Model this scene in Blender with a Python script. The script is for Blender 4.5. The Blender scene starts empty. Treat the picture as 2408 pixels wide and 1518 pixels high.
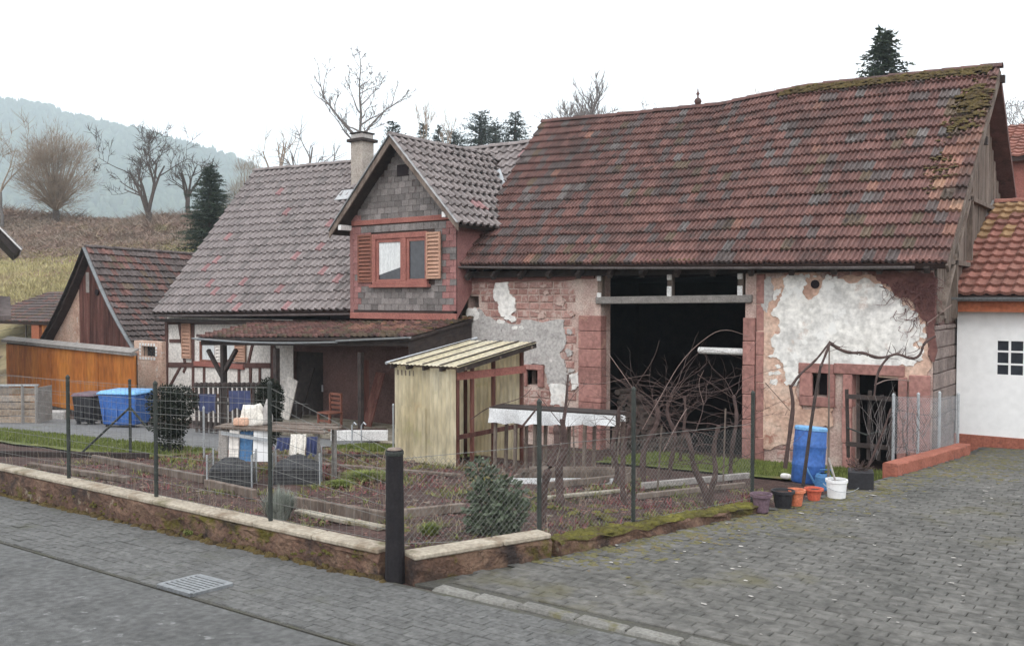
import bpy, bmesh, math, random
import numpy as np
from mathutils import Vector, Matrix, noise as mnoise
R_ = math.radians
rng = random.Random(7)
SC = bpy.context.scene
COL = SC.collection

# ------------------------------------------------------------------ camera
CZ = 3.4
PITCH = math.atan(59 / 2127)
cd = bpy.data.cameras.new('camera'); cam = bpy.data.objects.new('camera', cd); COL.objects.link(cam)
cd.sensor_width = 36; cd.lens = 36 * 2127 / 2408; cd.clip_start = 0.1; cd.clip_end = 4000
cam.location = (0, 0, CZ)
cam.rotation_euler = (math.pi / 2 - PITCH, 0, math.atan2(.6, .8))
SC.camera = cam
# ------------------------------------------------------------------ overcast sky, weak veiled sun
wd = bpy.data.worlds.new('World'); SC.world = wd; wd.use_nodes = True
nt = wd.node_tree; nt.nodes.clear()
sky = nt.nodes.new('ShaderNodeTexSky'); sky.sky_type = 'NISHITA'; sky.sun_disc = False
SUN_EL, SUN_ROT = R_(48), R_(200)
sky.sun_elevation = SUN_EL; sky.sun_rotation = SUN_ROT; sky.air_density = 1.0; sky.dust_density = 4; sky.ozone_density = 1
hs = nt.nodes.new('ShaderNodeHueSaturation'); hs.inputs['Saturation'].default_value = 0.25
mixw = nt.nodes.new('ShaderNodeMix'); mixw.data_type = 'RGBA'; mixw.inputs[0].default_value = 0.86   # cloud cover
cl = nt.nodes.new('ShaderNodeTexNoise'); cl.inputs['Scale'].default_value = 2.2; cl.inputs['Detail'].default_value = 5
cr = nt.nodes.new('ShaderNodeValToRGB')
cr.color_ramp.elements[0].position = .3; cr.color_ramp.elements[0].color = (8.9, 9.0, 9.2, 1)
cr.color_ramp.elements[1].position = .7; cr.color_ramp.elements[1].color = (10.4, 10.4, 10.45, 1)
tcw = nt.nodes.new('ShaderNodeTexCoord')
bg = nt.nodes.new('ShaderNodeBackground'); bg.inputs[1].default_value = 0.13
ow = nt.nodes.new('ShaderNodeOutputWorld')
L = nt.links.new
L(tcw.outputs['Generated'], cl.inputs['Vector']); L(cl.outputs['Fac'], cr.inputs[0])
L(sky.outputs[0], hs.inputs['Color']); L(hs.outputs[0], mixw.inputs[6]); L(cr.outputs[0], mixw.inputs[7])
L(mixw.outputs[2], bg.inputs[0]); L(bg.outputs[0], ow.inputs[0])
sd = bpy.data.lights.new('sun', 'SUN'); sd.energy = 0.7; sd.angle = R_(25); sd.color = (1, .97, .93)
sun = bpy.data.objects.new('sun', sd); COL.objects.link(sun)
# light comes from behind the camera, a little to the right
az = math.atan2(-.55, .35)
sv = Vector((math.cos(SUN_EL) * math.cos(az) , math.cos(SUN_EL) * math.sin(az), math.sin(SUN_EL)))
sun.rotation_euler = sv.to_track_quat('Z', 'Y').to_euler(); sun.location = sv * 60
sky.sun_rotation = math.atan2(sv.x, sv.y)
vs = SC.view_settings; vs.view_transform = 'Standard'; vs.look = 'None'; vs.gamma = 1; vs.use_curve_mapping = False; vs.exposure = 0.74
SC.cycles.use_adaptive_sampling = True
SC.cycles.max_bounces = 4; SC.cycles.diffuse_bounces = 2; SC.cycles.volume_bounces = 1; SC.cycles.transparent_max_bounces = 8
SC.cycles.use_denoising = True

# ------------------------------------------------------------------ where a sight line meets a plane (real positions in metres)
_s, _c = math.sin(PITCH), math.cos(PITCH)
FW = Vector((-.6 * _c, .8 * _c, -_s)); RT = Vector((.8, .6, 0)); UP = Vector((-.6 * _s, .8 * _s, _c)); CAM = Vector((0, 0, CZ))
def ray(px, py): return FW + RT * ((px - 1204) / 2127) + UP * ((759 - py) / 2127)
def wy(px, py, Y): d = ray(px, py); return CAM + d * (Y / d.y)
def wx(px, py, X): d = ray(px, py); return CAM + d * (X / d.x)
def wt(px, py, t): return CAM + ray(px, py) * t
def zp(x, y): return .9 + .028 * (x + 5.57) - .038 * (y - 5.7)
def zg(x, y):
    z = zp(x, y) - .038 * max(0, y - 7) - .012 * max(0, -x - 12)
    return z
def wg(px, py, f=zg, dz=0):
    Z = .5; d = ray(px, py)
    for _ in range(30):
        t = (Z - CZ) / d.z; p = CAM + d * t; Z = Z * .5 + .5 * (f(p.x, p.y) + dz)
    return p

# ------------------------------------------------------------------ mesh builder
class MB:
    def __init__(s): s.v = []; s.f = []; s.m = []; s.r = []
    def add(s, v, f, mi=0, rv=0.0):
        o = len(s.v); s.v.extend([tuple(p) for p in v])
        for q in f: s.f.append([o + i for i in q]); s.m.append(mi); s.r.append(rv)
        return s
    def box(s, a, b, mi=0, rv=0., rot=None, c=None):
        x0, y0, z0 = a; x1, y1, z1 = b
        v = [Vector(p) for p in ((x0,y0,z0),(x1,y0,z0),(x1,y1,z0),(x0,y1,z0),(x0,y0,z1),(x1,y0,z1),(x1,y1,z1),(x0,y1,z1))]
        if rot is not None:
            c = Vector(c) if c is not None else (Vector(a) + Vector(b)) / 2
            v = [c + rot @ (p - c) for p in v]
        return s.add(v, [(0,3,2,1),(4,5,6,7),(0,1,5,4),(1,2,6,5),(2,3,7,6),(3,0,4,7)], mi, rv)
    def beam(s, p, q, w, h, up=(0,0,1), mi=0, rv=0.):
        p = Vector(p); q = Vector(q); d = (q - p).normalized(); u = Vector(up)
        if abs(d.dot(u)) > .98: u = Vector((0, 1, 0))
        x = d.cross(u).normalized() * w / 2; z = x.cross(d).normalized() * h / 2
        v = [p-x-z, p+x-z, p+x+z, p-x+z, q-x-z, q+x-z, q+x+z, q-x+z]
        return s.add(v, [(0,1,2,3),(7,6,5,4),(0,4,5,1),(1,5,6,2),(2,6,7,3),(3,7,4,0)], mi, rv)
    def tube(s, pts, rad, n=6, mi=0, cap=True, rv=0.):
        pts = [Vector(p) for p in pts]; k = len(pts)
        if not hasattr(rad, '__len__'): rad = [rad] * k
        o = len(s.v); ref = Vector((.31, .17, .93)); vs_ = []
        for i, p in enumerate(pts):
            d = (pts[min(i + 1, k - 1)] - pts[max(i - 1, 0)])
            if d.length < 1e-9: d = Vector((0, 0, 1))
            d.normalize(); a = d.cross(ref)
            if a.length < 1e-3: a = d.cross(Vector((1, 0, 0)))
            a.normalize(); b = d.cross(a)
            for j in range(n):
                t = 2 * math.pi * j / n; vs_.append(p + (a * math.cos(t) + b * math.sin(t)) * rad[i])
        fs = []
        for i in range(k - 1):
            for j in range(n):
                j2 = (j + 1) % n; fs.append((i*n+j, i*n+j2, (i+1)*n+j2, (i+1)*n+j))
        if cap and n > 2: fs.append(tuple(range(n - 1, -1, -1))); fs.append(tuple((k-1)*n + j for j in range(n)))
        return s.add(vs_, fs, mi, rv)
    def lathe(s, prof, c=(0,0,0), n=20, mi=0, rot=None, cap0=True, cap1=False):
        c = Vector(c); vs_ = []
        for r, z in prof:
            for j in range(n):
                t = 2*math.pi*j/n; p = Vector((r*math.cos(t), r*math.sin(t), z))
                vs_.append(c + (rot @ p if rot is not None else p))
        k = len(prof); fs = []
        for i in range(k - 1):
            for j in range(n):
                j2 = (j+1) % n; fs.append((i*n+j, i*n+j2, (i+1)*n+j2, (i+1)*n+j))
        if cap0: fs.append(tuple(range(n-1, -1, -1)))
        if cap1: fs.append(tuple((k-1)*n+j for j in range(n)))
        return s.add(vs_, fs, mi)
    def quad(s, a, b, c, d, mi=0, rv=0.): return s.add([a, b, c, d], [(0,1,2,3)], mi, rv)
    def build(s, name, mats, parent=None, smooth=False, bevel=0, loc=None, **pr):
        me = bpy.data.meshes.new(name); me.from_pydata(s.v, [], s.f)
        mats = mats if isinstance(mats, (list, tuple)) else [mats]
        for m_ in mats: me.materials.append(m_)
        if len(mats) > 1: me.polygons.foreach_set('material_index', np.array(s.m, dtype=np.int32))
        if any(s.r):
            at = me.attributes.new('rv', 'FLOAT', 'FACE'); at.data.foreach_set('value', np.array(s.r, dtype=np.float32))
        if smooth: me.polygons.foreach_set('use_smooth', np.ones(len(s.f), dtype=bool))
        me.update()
        if bevel:
            bm = bmesh.new(); bm.from_mesh(me)
            bmesh.ops.remove_doubles(bm, verts=bm.verts, dist=1e-5)
            es = [e for e in bm.edges if len(e.link_faces) == 2 and e.calc_face_angle(0) > .6]
            bmesh.ops.bevel(bm, geom=es, offset=bevel, segments=1, affect='EDGES', clamp_overlap=True)
            bm.to_mesh(me); bm.free()
        o = bpy.data.objects.new(name, me); COL.objects.link(o)
        if loc is not None: o.location = loc
        if parent is not None: adopt(o, parent)
        for k_, v_ in pr.items(): o[k_] = v_
        return o
def adopt(o, p):
    o.parent = p
    if p.type == 'EMPTY' or p.parent is None: o.matrix_parent_inverse = Matrix.Translation(-Vector(p.location))
    return o
def thing(name, loc, label, category, group=None):
    o = bpy.data.objects.new(name, None); COL.objects.link(o); o.location = loc; o.empty_display_size = .1
    o['label'] = label; o['category'] = category
    if group: o['group'] = group
    return o
def tag(o, label, category, group=None):
    o['label'] = label; o['category'] = category
    if group: o['group'] = group
    return o
def inst(name, me, M, parent):
    o = bpy.data.objects.new(name, me); COL.objects.link(o); o.matrix_world = M; o.parent = parent; return o
def mesh_of(mb, name, mat_, smooth=False):
    me = bpy.data.meshes.new(name); me.from_pydata(mb.v, [], mb.f); me.materials.append(mat_)
    if smooth: me.polygons.foreach_set('use_smooth', np.ones(len(mb.f), dtype=bool))
    me.update(); return me
def jag(poly, amp=.06, it=3, seed=0):
    r = random.Random(seed); P = [Vector(p) for p in poly]
    for k in range(it):
        Q = []
        for i, a in enumerate(P):
            b = P[(i + 1) % len(P)]; d = b - a; n = Vector((-d.y, d.x))
            if n.length > 0: n.normalize()
            Q += [a, (a + b) / 2 + n * r.uniform(-1, 1) * min(amp, d.length * .3)]
        P = Q; amp *= .6
    return P
def in_poly(x, y, P):
    c = False; n = len(P)
    for i in range(n):
        x0, y0 = P[i][0], P[i][1]; x1, y1 = P[i-1][0], P[i-1][1]
        if (y0 > y) != (y1 > y) and x < (x1 - x0) * (y - y0) / (y1 - y0) + x0: c = not c
    return c

# ------------------------------------------------------------------ materials
def mk(name, cols, scale=3., rough=.85, bump=.25, bscale=None, stretch=(1,1,1), rnd=0., spots=None, top=None, metal=0., detail=6., fine=.25, spec=.3, trans=0., lo=.3, hi=.7, dist=.02):
    m = bpy.data.materials.new(name); m.use_nodes = True; n = m.node_tree.nodes; l = m.node_tree.links.new
    b = n['Principled BSDF']; b.inputs['Roughness'].default_value = rough; b.inputs['Metallic'].default_value = metal
    b.inputs['Specular IOR Level'].default_value = spec
    g = n.new('ShaderNodeNewGeometry'); mp = n.new('ShaderNodeMapping'); mp.inputs['Scale'].default_value = stretch
    l(g.outputs['Position'], mp.inputs[0])
    n1 = n.new('ShaderNodeTexNoise'); n1.inputs['Scale'].default_value = scale; n1.inputs['Detail'].default_value = detail; n1.inputs['Roughness'].default_value = .62
    l(mp.outputs[0], n1.inputs['Vector'])
    rp = n.new('ShaderNodeValToRGB'); el = rp.color_ramp.elements
    while len(el) < len(cols): el.new(.5)
    for i, c in enumerate(cols):
        el[i].position = lo + (hi - lo) * (i / max(1, len(cols) - 1)); el[i].color = (*c, 1)
    l(n1.outputs['Fac'], rp.inputs[0]); out = rp.outputs[0]
    if fine:
        n2 = n.new('ShaderNodeTexNoise'); n2.inputs['Scale'].default_value = scale * 9; n2.inputs['Detail'].default_value = 4; l(mp.outputs[0], n2.inputs['Vector'])
        mr = n.new('ShaderNodeMapRange'); mr.inputs[1].default_value = .3; mr.inputs[2].default_value = .7; mr.inputs[3].default_value = 1 - fine; mr.inputs[4].default_value = 1 + fine
        l(n2.outputs['Fac'], mr.inputs[0])
        vm = n.new('ShaderNodeVectorMath'); vm.operation = 'SCALE'; l(out, vm.inputs[0]); l(mr.outputs[0], vm.inputs['Scale']); out = vm.outputs[0]
    if rnd:
        oi = n.new('ShaderNodeObjectInfo'); at = n.new('ShaderNodeAttribute'); at.attribute_name = 'rv'
        ad = n.new('ShaderNodeMath'); ad.operation = 'ADD'; l(oi.outputs['Random'], ad.inputs[0]); l(at.outputs['Fac'], ad.inputs[1])
        fr = n.new('ShaderNodeMath'); fr.operation = 'FRACT'; l(ad.outputs[0], fr.inputs[0])
        m2 = n.new('ShaderNodeMapRange'); m2.inputs[3].default_value = 1 - rnd; m2.inputs[4].default_value = 1 + rnd; l(fr.outputs[0], m2.inputs[0])
        v2 = n.new('ShaderNodeVectorMath'); v2.operation = 'SCALE'; l(out, v2.inputs[0]); l(m2.outputs[0], v2.inputs['Scale']); out = v2.outputs[0]
    for sp in (spots or []):
        col, sc, th, wd_ = sp[:4]
        n3 = n.new('ShaderNodeTexNoise'); n3.inputs['Scale'].default_value = sc; n3.inputs['Detail'].default_value = 5; n3.inputs['Roughness'].default_value = .65
        off = n.new('ShaderNodeVectorMath'); off.operation = 'ADD'; off.inputs[1].default_value = (sc * 3.7, th * 91, sc * 1.3)
        l(g.outputs['Position'], off.inputs[0]); l(off.outputs[0], n3.inputs['Vector'])
        m3 = n.new('ShaderNodeMapRange'); m3.inputs[1].default_value = th; m3.inputs[2].default_value = th + wd_; l(n3.outputs['Fac'], m3.inputs[0])
        mx = n.new('ShaderNodeMix'); mx.data_type = 'RGBA'; l(m3.outputs[0], mx.inputs[0]); l(out, mx.inputs[6]); mx.inputs[7].default_value = (*col, 1); out = mx.outputs[2]
    if top:   # lichen or moss that grows on upward faces
        col, th = top
        sx = n.new('ShaderNodeSeparateXYZ'); l(g.outputs['Normal'], sx.inputs[0])
        n4 = n.new('ShaderNodeTexNoise'); n4.inputs['Scale'].default_value = 2.2; n4.inputs['Detail'].default_value = 6; l(g.outputs['Position'], n4.inputs['Vector'])
        ml = n.new('ShaderNodeMath'); ml.operation = 'MULTIPLY'; l(sx.outputs[2], ml.inputs[0]); l(n4.outputs['Fac'], ml.inputs[1])
        m4 = n.new('ShaderNodeMapRange'); m4.inputs[1].default_value = th; m4.inputs[2].default_value = th + .12; l(ml.outputs[0], m4.inputs[0])
        mx = n.new('ShaderNodeMix'); mx.data_type = 'RGBA'; l(m4.outputs[0], mx.inputs[0]); l(out, mx.inputs[6]); mx.inputs[7].default_value = (*col, 1); out = mx.outputs[2]
    l(out, b.inputs['Base Color'])
    if bump:
        nb = n.new('ShaderNodeTexNoise'); nb.inputs['Scale'].default_value = bscale or scale * 6; nb.inputs['Detail'].default_value = 5; l(mp.outputs[0], nb.inputs['Vector'])
        bp = n.new('ShaderNodeBump'); bp.inputs['Strength'].default_value = bump; bp.inputs['Distance'].default_value = dist
        l(nb.outputs['Fac'], bp.inputs['Height']); l(bp.outputs[0], b.inputs['Normal'])
    if trans:
        b.inputs['Transmission Weight'].default_value = trans
    return m
M = {}
def m_(k, *a, **kw): M[k] = mk(k, *a, **kw)
# ground
m_('asphalt', [(.075,.075,.074),(.096,.096,.095),(.116,.116,.115)], 1.6, .9, .5, 90, spots=[((.20,.20,.20), 7., .62, .08), ((.07,.07,.075), 2.2, .62, .1)], fine=.3)
m_('walk', [(.094,.093,.091),(.12,.119,.116)], 2.2, .9, .4, 60, rnd=.09, spots=[((.085,.085,.07), 1.4, .6, .14), ((.2,.2,.19), 5., .66, .08)], fine=.3)
m_('joint', [(.055,.054,.05),(.075,.072,.062),(.065,.065,.045)], 5, .95, .4)
m_('paver', [(.08,.078,.072),(.107,.103,.096),(.13,.125,.116)], 1.2, .9, .5, 50, rnd=.11, spots=[((.10,.09,.045), .5, .57, .14), ((.25,.245,.235), 6.5, .67, .06)], fine=.35)
m_('kerb', [(.13,.125,.115),(.19,.185,.17)], 4, .9, .4, 40, rnd=.2, spots=[((.12,.11,.06), 3., .6, .1)])
m_('soil', [(.032,.02,.018),(.062,.036,.031),(.095,.057,.048)], 3.5, .95, 1., 14, spots=[((.10,.11,.03), 1.3, .63, .06), ((.16,.12,.09), 5, .66, .05)], fine=.5, dist=.06)
m_('turf', [(.08,.10,.03),(.13,.15,.045),(.18,.17,.07)], 2.5, .95, .8, 30, spots=[((.20,.15,.07), 1.5, .62, .1)], fine=.45, dist=.05)
m_('grass', [(.09,.12,.025),(.16,.18,.05)], 4, .8, 0, rnd=.3)
m_('drive', [(.12,.12,.125),(.18,.18,.18)], 2.2, .9, .4, 50, spots=[((.10,.11,.05), 1.5, .62, .1)])
m_('hillside', [(.15,.11,.075),(.22,.16,.10),(.28,.23,.13),(.30,.26,.14)], .09, .95, .8, 3, spots=[((.32,.28,.14), .06, .5, .12), ((.24,.14,.11), .16, .56, .1), ((.10,.07,.055), .35, .6, .06)], fine=.45, dist=.2)
m_('scrubland', [(.15,.115,.09),(.23,.175,.135),(.28,.21,.15)], .2, .95, .8, 3, spots=[((.22,.09,.07), .3, .6, .08), ((.2,.17,.07), .25, .62, .06)], fine=.5, dist=.2)
m_('farhill', [(.05,.075,.05),(.09,.11,.065)], .03, .95, 0)
m_('concrete', [(.22,.19,.15),(.30,.27,.22),(.36,.33,.27)], 3, .9, .4, 40, spots=[((.10,.085,.03), 1.8, .55, .1), ((.16,.09,.07), 2.6, .6, .1)])
m_('wallcap', [(.27,.23,.18),(.41,.36,.29)], 3, .9, .35, 40, spots=[((.19,.14,.095), 2.4, .53, .16), ((.11,.10,.045), 1.3, .58, .12)])
m_('yardmoss', [(.085,.075,.04),(.13,.12,.055),(.14,.10,.06)], 4, .95, .5, 60)
m_('greystone', [(.15,.115,.105),(.23,.185,.17),(.29,.23,.21)], 2, .95, .5, 25, rnd=.25, spots=[((.12,.10,.1), 1.6, .6, .1)])
m_('wallface', [(.05,.032,.025),(.12,.07,.05),(.20,.13,.09)], 2.6, .95, .9, 25, spots=[((.09,.075,.015), 1.7, .56, .08), ((.035,.026,.024), 2.0, .55, .12), ((.24,.2,.15), 4.2, .64, .06)], dist=.04)
m_('wallmoss', [(.05,.042,.014),(.095,.085,.02),(.07,.042,.025)], 5, .95, .9, 30, spots=[((.09,.06,.04), 3, .6, .1)], dist=.05)
m_('moss', [(.05,.04,.014),(.095,.085,.02),(.16,.145,.03)], 3, .95, .6, 60)
m_('darkmoss', [(.04,.026,.014),(.075,.052,.02),(.11,.085,.026)], 5, .95, .8, 40)
m_('redwall', [(.26,.09,.06),(.36,.13,.09)], 3, .9, .3, 30, spots=[((.12,.06,.05), 2.5, .6, .12)])
# masonry
m_('mortar', [(.33,.22,.195),(.45,.33,.29),(.52,.43,.38)], 3, .95, .6, 30, dist=.03)
m_('stone', [(.22,.115,.10),(.31,.175,.15),(.40,.25,.22)], 2.2, .9, .55, 22, rnd=.18, spots=[((.46,.35,.31), 5.5, .52, .09), ((.46,.36,.32), 1.3, .57, .1), ((.20,.11,.10), 1.0, .6, .14)], dist=.03)
m_('sandstone', [(.26,.125,.11),(.35,.185,.16)], 1.5, .9, .35, 30, rnd=.14, spots=[((.44,.26,.2), 2.5, .63, .08)])
m_('plaster', [(.60,.58,.55),(.72,.70,.67),(.50,.49,.48)], 1.1, .92, .35, 14, spots=[((.76,.75,.73), 2.2, .58, .05), ((.40,.385,.375), 1.1, .58, .12), ((.50,.40,.35), 2.6, .62, .1), ((.26,.22,.21), 3.6, .68, .05)])
m_('greyplaster', [(.30,.28,.27),(.42,.40,.385),(.34,.31,.30)], 1.8, .95, .4, 18, spots=[((.62,.59,.57), 3.2, .65, .03), ((.22,.2,.2), 6, .66, .04)])
m_('pinkplaster', [(.42,.26,.20),(.54,.37,.29),(.60,.46,.38)], 1.6, .95, .4, 18, spots=[((.62,.58,.54), 2., .62, .05), ((.33,.16,.12), 1.7, .6, .07)])
m_('chimneyplaster', [(.30,.26,.23),(.40,.36,.32)], 2.5, .95, .3, 18, spots=[((.45,.30,.22), 2.2, .62, .1), ((.18,.16,.15), 1.8, .6, .12)])
m_('panel', [(.60,.56,.52),(.72,.68,.64)], 1.4, .92, .2, 14, spots=[((.50,.40,.36), 1.6, .62, .12)])
m_('white', [(.82,.82,.82),(.86,.86,.86)], .8, .9, .15, 60, fine=.05)
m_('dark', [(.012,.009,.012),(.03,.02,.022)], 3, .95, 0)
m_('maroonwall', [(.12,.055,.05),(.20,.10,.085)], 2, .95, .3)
m_('brownwall', [(.10,.06,.055),(.17,.10,.09)], 2, .95, .3)  # dark red-brown base colour for house front and barn gable
# tiles
for k, c0, c1 in (('tileA', (.09,.046,.042), (.16,.082,.072)), ('tileB', (.08,.062,.06), (.125,.10,.096)), ('tileC', (.19,.095,.072), (.28,.15,.115)),
                  ('tileD', (.115,.058,.051), (.195,.102,.088)), ('tileE', (.09,.066,.046), (.14,.10,.072)), ('tileF', (.11,.095,.093), (.16,.145,.14)), ('tileG', (.32,.18,.12), (.44,.26,.175))):
    m_(k, [c0, c1], 5, .78, .5, 30, spec=.3, rnd=.15, spots=[((.052,.038,.035), 2.3, .54, .16), ((.045,.035,.032), .55, .50, .25), ((.22,.22,.2), 14, .68, .05)])
for k, c0, c1 in (('ctA', (.20,.172,.17), (.29,.255,.25)), ('ctB', (.27,.15,.155), (.34,.20,.20)), ('ctC', (.16,.14,.138), (.23,.205,.20))):
    m_(k, [tuple(.88*v for v in c0), tuple(.88*v for v in c1)], 5, .8, .35, 40, rnd=.10, spots=[((.12,.105,.10), 1.1, .6, .2), ((.32,.30,.29), 9, .66, .08)])
for k, c0, c1 in (('rtA', (.25,.105,.082), (.345,.16,.125)), ('rtB', (.205,.09,.07), (.29,.14,.108)), ('rtC', (.30,.18,.09), (.38,.24,.13))):
    m_(k, [tuple(.88*v for v in c0), tuple(.88*v for v in c1)], 5, .85, .4, 40, rnd=.15, spots=[((.14,.10,.05), 2.2, .63, .1)])
m_('slate', [(.13,.115,.11),(.20,.18,.175)], 4, .7, .3, 40, rnd=.3, spots=[((.30,.28,.27), 5, .66, .08), ((.10,.07,.07), 3, .62, .1)])
m_('slatered', [(.22,.10,.095),(.30,.15,.14)], 4, .8, .3, 40, rnd=.2)
m_('deck', [(.04,.025,.022),(.07,.045,.04)], 4, .95, .2)
# timber, metal, plastic
W = (1, 1, .12)
m_('timber', [(.075,.035,.03),(.13,.07,.06)], 6, .85, .4, 30)
m_('oldwood', [(.08,.06,.05),(.155,.12,.10),(.21,.175,.15)], 5, .9, .5, 30, stretch=(1,1,.2), rnd=.2)
m_('greywood', [(.20,.18,.17),(.33,.31,.29)], 5, .9, .4, 30, rnd=.2)
m_('blackpost', [(.010,.009,.011),(.022,.019,.021)], 6, .8, .5, 30)
m_('cratewood', [(.20,.15,.11),(.30,.24,.19),(.22,.2,.19)], 2, .9, .4, 30, rnd=.2)
m_('darkwood', [(.025,.02,.02),(.06,.045,.04)], 6, .9, .4, 30, rnd=.2)
m_('plankred', [(.055,.02,.018),(.12,.05,.04),(.17,.09,.075)], 7, .9, .4, 30, stretch=(1,1,.1), rnd=.35)
m_('redframe', [(.24,.09,.075),(.32,.13,.105)], 3, .75, .2, 30)
m_('shutter', [(.36,.205,.145),(.45,.27,.195)], 4, .75, .2, 40, rnd=.1)
m_('shutterdark', [(.15,.06,.045),(.24,.10,.07)], 4, .8, .2, 40, rnd=.1)
m_('orange', [(.25,.075,.012),(.35,.115,.02),(.42,.165,.03)], .9, .75, .25, 30, stretch=(1,1,.3), rnd=.12, spots=[((.25,.06,.015), .8, .6, .15)])
m_('orangered', [(.34,.10,.05),(.43,.15,.075)], 2, .8, .2, 30)
m_('metal', [(.34,.34,.35),(.48,.48,.49)], 5, .45, .1, 30, metal=.6)
m_('darkmetal', [(.02,.024,.022),(.045,.05,.045)], 8, .6, .2, 50)
m_('greenwire', [(.05,.07,.06),(.08,.10,.09)], 8, .6, 0)
m_('wire', [(.14,.14,.135),(.22,.22,.21)], 8, .5, 0, metal=.4)
m_('galv', [(.36,.38,.40),(.5,.52,.54)], 8, .5, .1, metal=.5)
m_('gutterdark', [(.13,.11,.11),(.22,.20,.20)], 3, .5, .1, metal=.3)
m_('guttergrey', [(.18,.19,.20),(.25,.26,.27)], 3, .45, .1, metal=.4)
m_('whitepaint', [(.62,.61,.6),(.75,.74,.73)], 4, .6, .1, 30)
m_('glass', [(.02,.022,.03),(.035,.04,.05)], 1.2, .08, 0, spec=.6)
m_('curtain', [(.55,.57,.58),(.7,.72,.72)], 4, .9, .2, 20, stretch=(3,3,.3))
m_('blueplastic', [(.035,.10,.33),(.055,.15,.42)], 2, .5, .1, 30, spots=[((.09,.19,.38), 2.2, .6, .15), ((.10,.11,.15), 4, .63, .12)])
m_('bluelid', [(.14,.34,.62),(.2,.42,.68)], 2, .45, .1)
m_('lightblue', [(.05,.15,.33),(.09,.22,.42)], 3, .5, .1)
m_('blackplastic', [(.015,.015,.018),(.035,.033,.038)], 4, .5, .1)
m_('purpleplastic', [(.10,.065,.085),(.16,.105,.13)], 4, .6, .1)
m_('potred', [(.42,.07,.04),(.52,.12,.07)], 4, .6, .1)
m_('potorange', [(.48,.13,.07),(.58,.19,.10)], 4, .65, .1)
m_('whiteplastic', [(.74,.74,.75),(.8,.8,.8)], 4, .4, 0, fine=.04)
m_('sacks', [(.62,.58,.52),(.75,.72,.67)], 5, .8, .4, 14)
m_('salmon', [(.55,.33,.24),(.65,.42,.31)], 5, .8, .2)
m_('sheet', [(.46,.36,.18),(.58,.48,.27),(.63,.56,.38)], 1.4, .55, .1, 30, stretch=(2,2,.4), spots=[((.40,.24,.12), 1.1, .6, .2)], trans=.0)
m_('film', [(.55,.56,.57),(.72,.73,.74)], 6, .5, .3, 20)
m_('tarp', [(.025,.032,.085),(.05,.062,.14)], 6, .6, .4, 14)
m_('mesh_shade', [(.025,.025,.03),(.05,.05,.052)], 9, .8, 0)
# plants
m_('bark', [(.05,.038,.034),(.10,.08,.07)], 8, .95, .5, 40)
m_('barkgrey', [(.10,.09,.085),(.17,.155,.15)], 8, .95, .4, 40)
m_('twig', [(.15,.12,.095),(.24,.19,.15),(.24,.165,.135),(.28,.25,.15)], .25, .95, 0)
m_('twiggrey', [(.12,.105,.105),(.19,.17,.165)], 3, .95, 0)
m_('twigtan', [(.21,.165,.13),(.31,.245,.19)], 2, .95, 0)
m_('vine', [(.052,.035,.033),(.105,.07,.063)], 9, .95, .4, 50)
m_('vinelight', [(.17,.12,.11),(.26,.19,.17)], 9, .9, .2)
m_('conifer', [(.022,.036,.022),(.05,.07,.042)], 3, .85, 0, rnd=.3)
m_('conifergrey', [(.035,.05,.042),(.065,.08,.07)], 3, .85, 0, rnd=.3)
m_('yew', [(.008,.012,.008),(.02,.026,.016)], 4, .85, 0, rnd=.3)
m_('rhodo', [(.025,.04,.022),(.07,.09,.055),(.15,.17,.13)], 14, .55, 0, rnd=.35)
m_('lavender', [(.20,.22,.19),(.33,.35,.31)], 9, .9, 0, rnd=.25)
m_('dryleaf', [(.10,.05,.045),(.17,.085,.075),(.24,.17,.12)], 6, .9, 0, rnd=.3)
m_('litter', [(.30,.28,.26),(.45,.43,.40)], 8, .9, 0, rnd=.2)
m_('forest', [(.035,.055,.04),(.07,.085,.05)], .06, .95, 0, rnd=.35)
m_('creeper', [(.10,.045,.045),(.18,.09,.085)], 5, .95, 0)
# ================================================================== terrain
def fwd(x, y): return -.6 * x + .8 * y
def sid(x, y): return .8 * x + .6 * y
def zt(x, y):
    z = zg(x, min(y, 24)) if y < 24 else zg(x, 24)
    if x < -32: z = zg(-32, min(y, 24)) - .004 * (-32 - x)
    z = max(z, -1.4)
    t = fwd(x, y); s = sid(x, y)
    if t > 37:
        b = max(0, min(1, (y - 17) / 8)) if y < 25 else 1
        h = -1 + .285 * (min(t, 84) - 37)
        h += 1.6 * math.sin(s * .05 + .6) * min(1, (t - 37) / 30) + .7 * mnoise.noise(Vector((x * .07, y * .07, 3)))
        h += .05 * max(0, min(60, s + 30)) * min(1, (t - 37) / 45)
        if t > 84: h -= .10 * (t - 84) * min(1, (t - 84) / 60)
        h = max(h, -28)
        z = z * (1 - b) + max(z, h) * b
    return z
def axis(a, b, fine0, fine1, st, gr):
    L1 = list(np.arange(fine0, fine1, st)); x = fine1; d = st; R1 = []
    while x < b: R1.append(x); d *= gr; x += d
    R1.append(b); x = fine0; d = st; L0 = []
    while True:
        d *= gr; x -= d
        if x <= a: L0.append(a); break
        L0.append(x)
    return L0[::-1] + L1 + R1
gx = axis(-2250, 850, -46, 4, .8, 1.09); gy = axis(-220, 1680, -6, 40, .8, 1.09)
mb = MB()
V = [(x, y, zt(x, y) - .03) for y in gy for x in gx]; nx = len(gx)
Fq = [(j*nx+i, j*nx+i+1, (j+1)*nx+i+1, (j+1)*nx+i) for j in range(len(gy)-1) for i in range(nx-1)]
mb.add(V, Fq)
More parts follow.
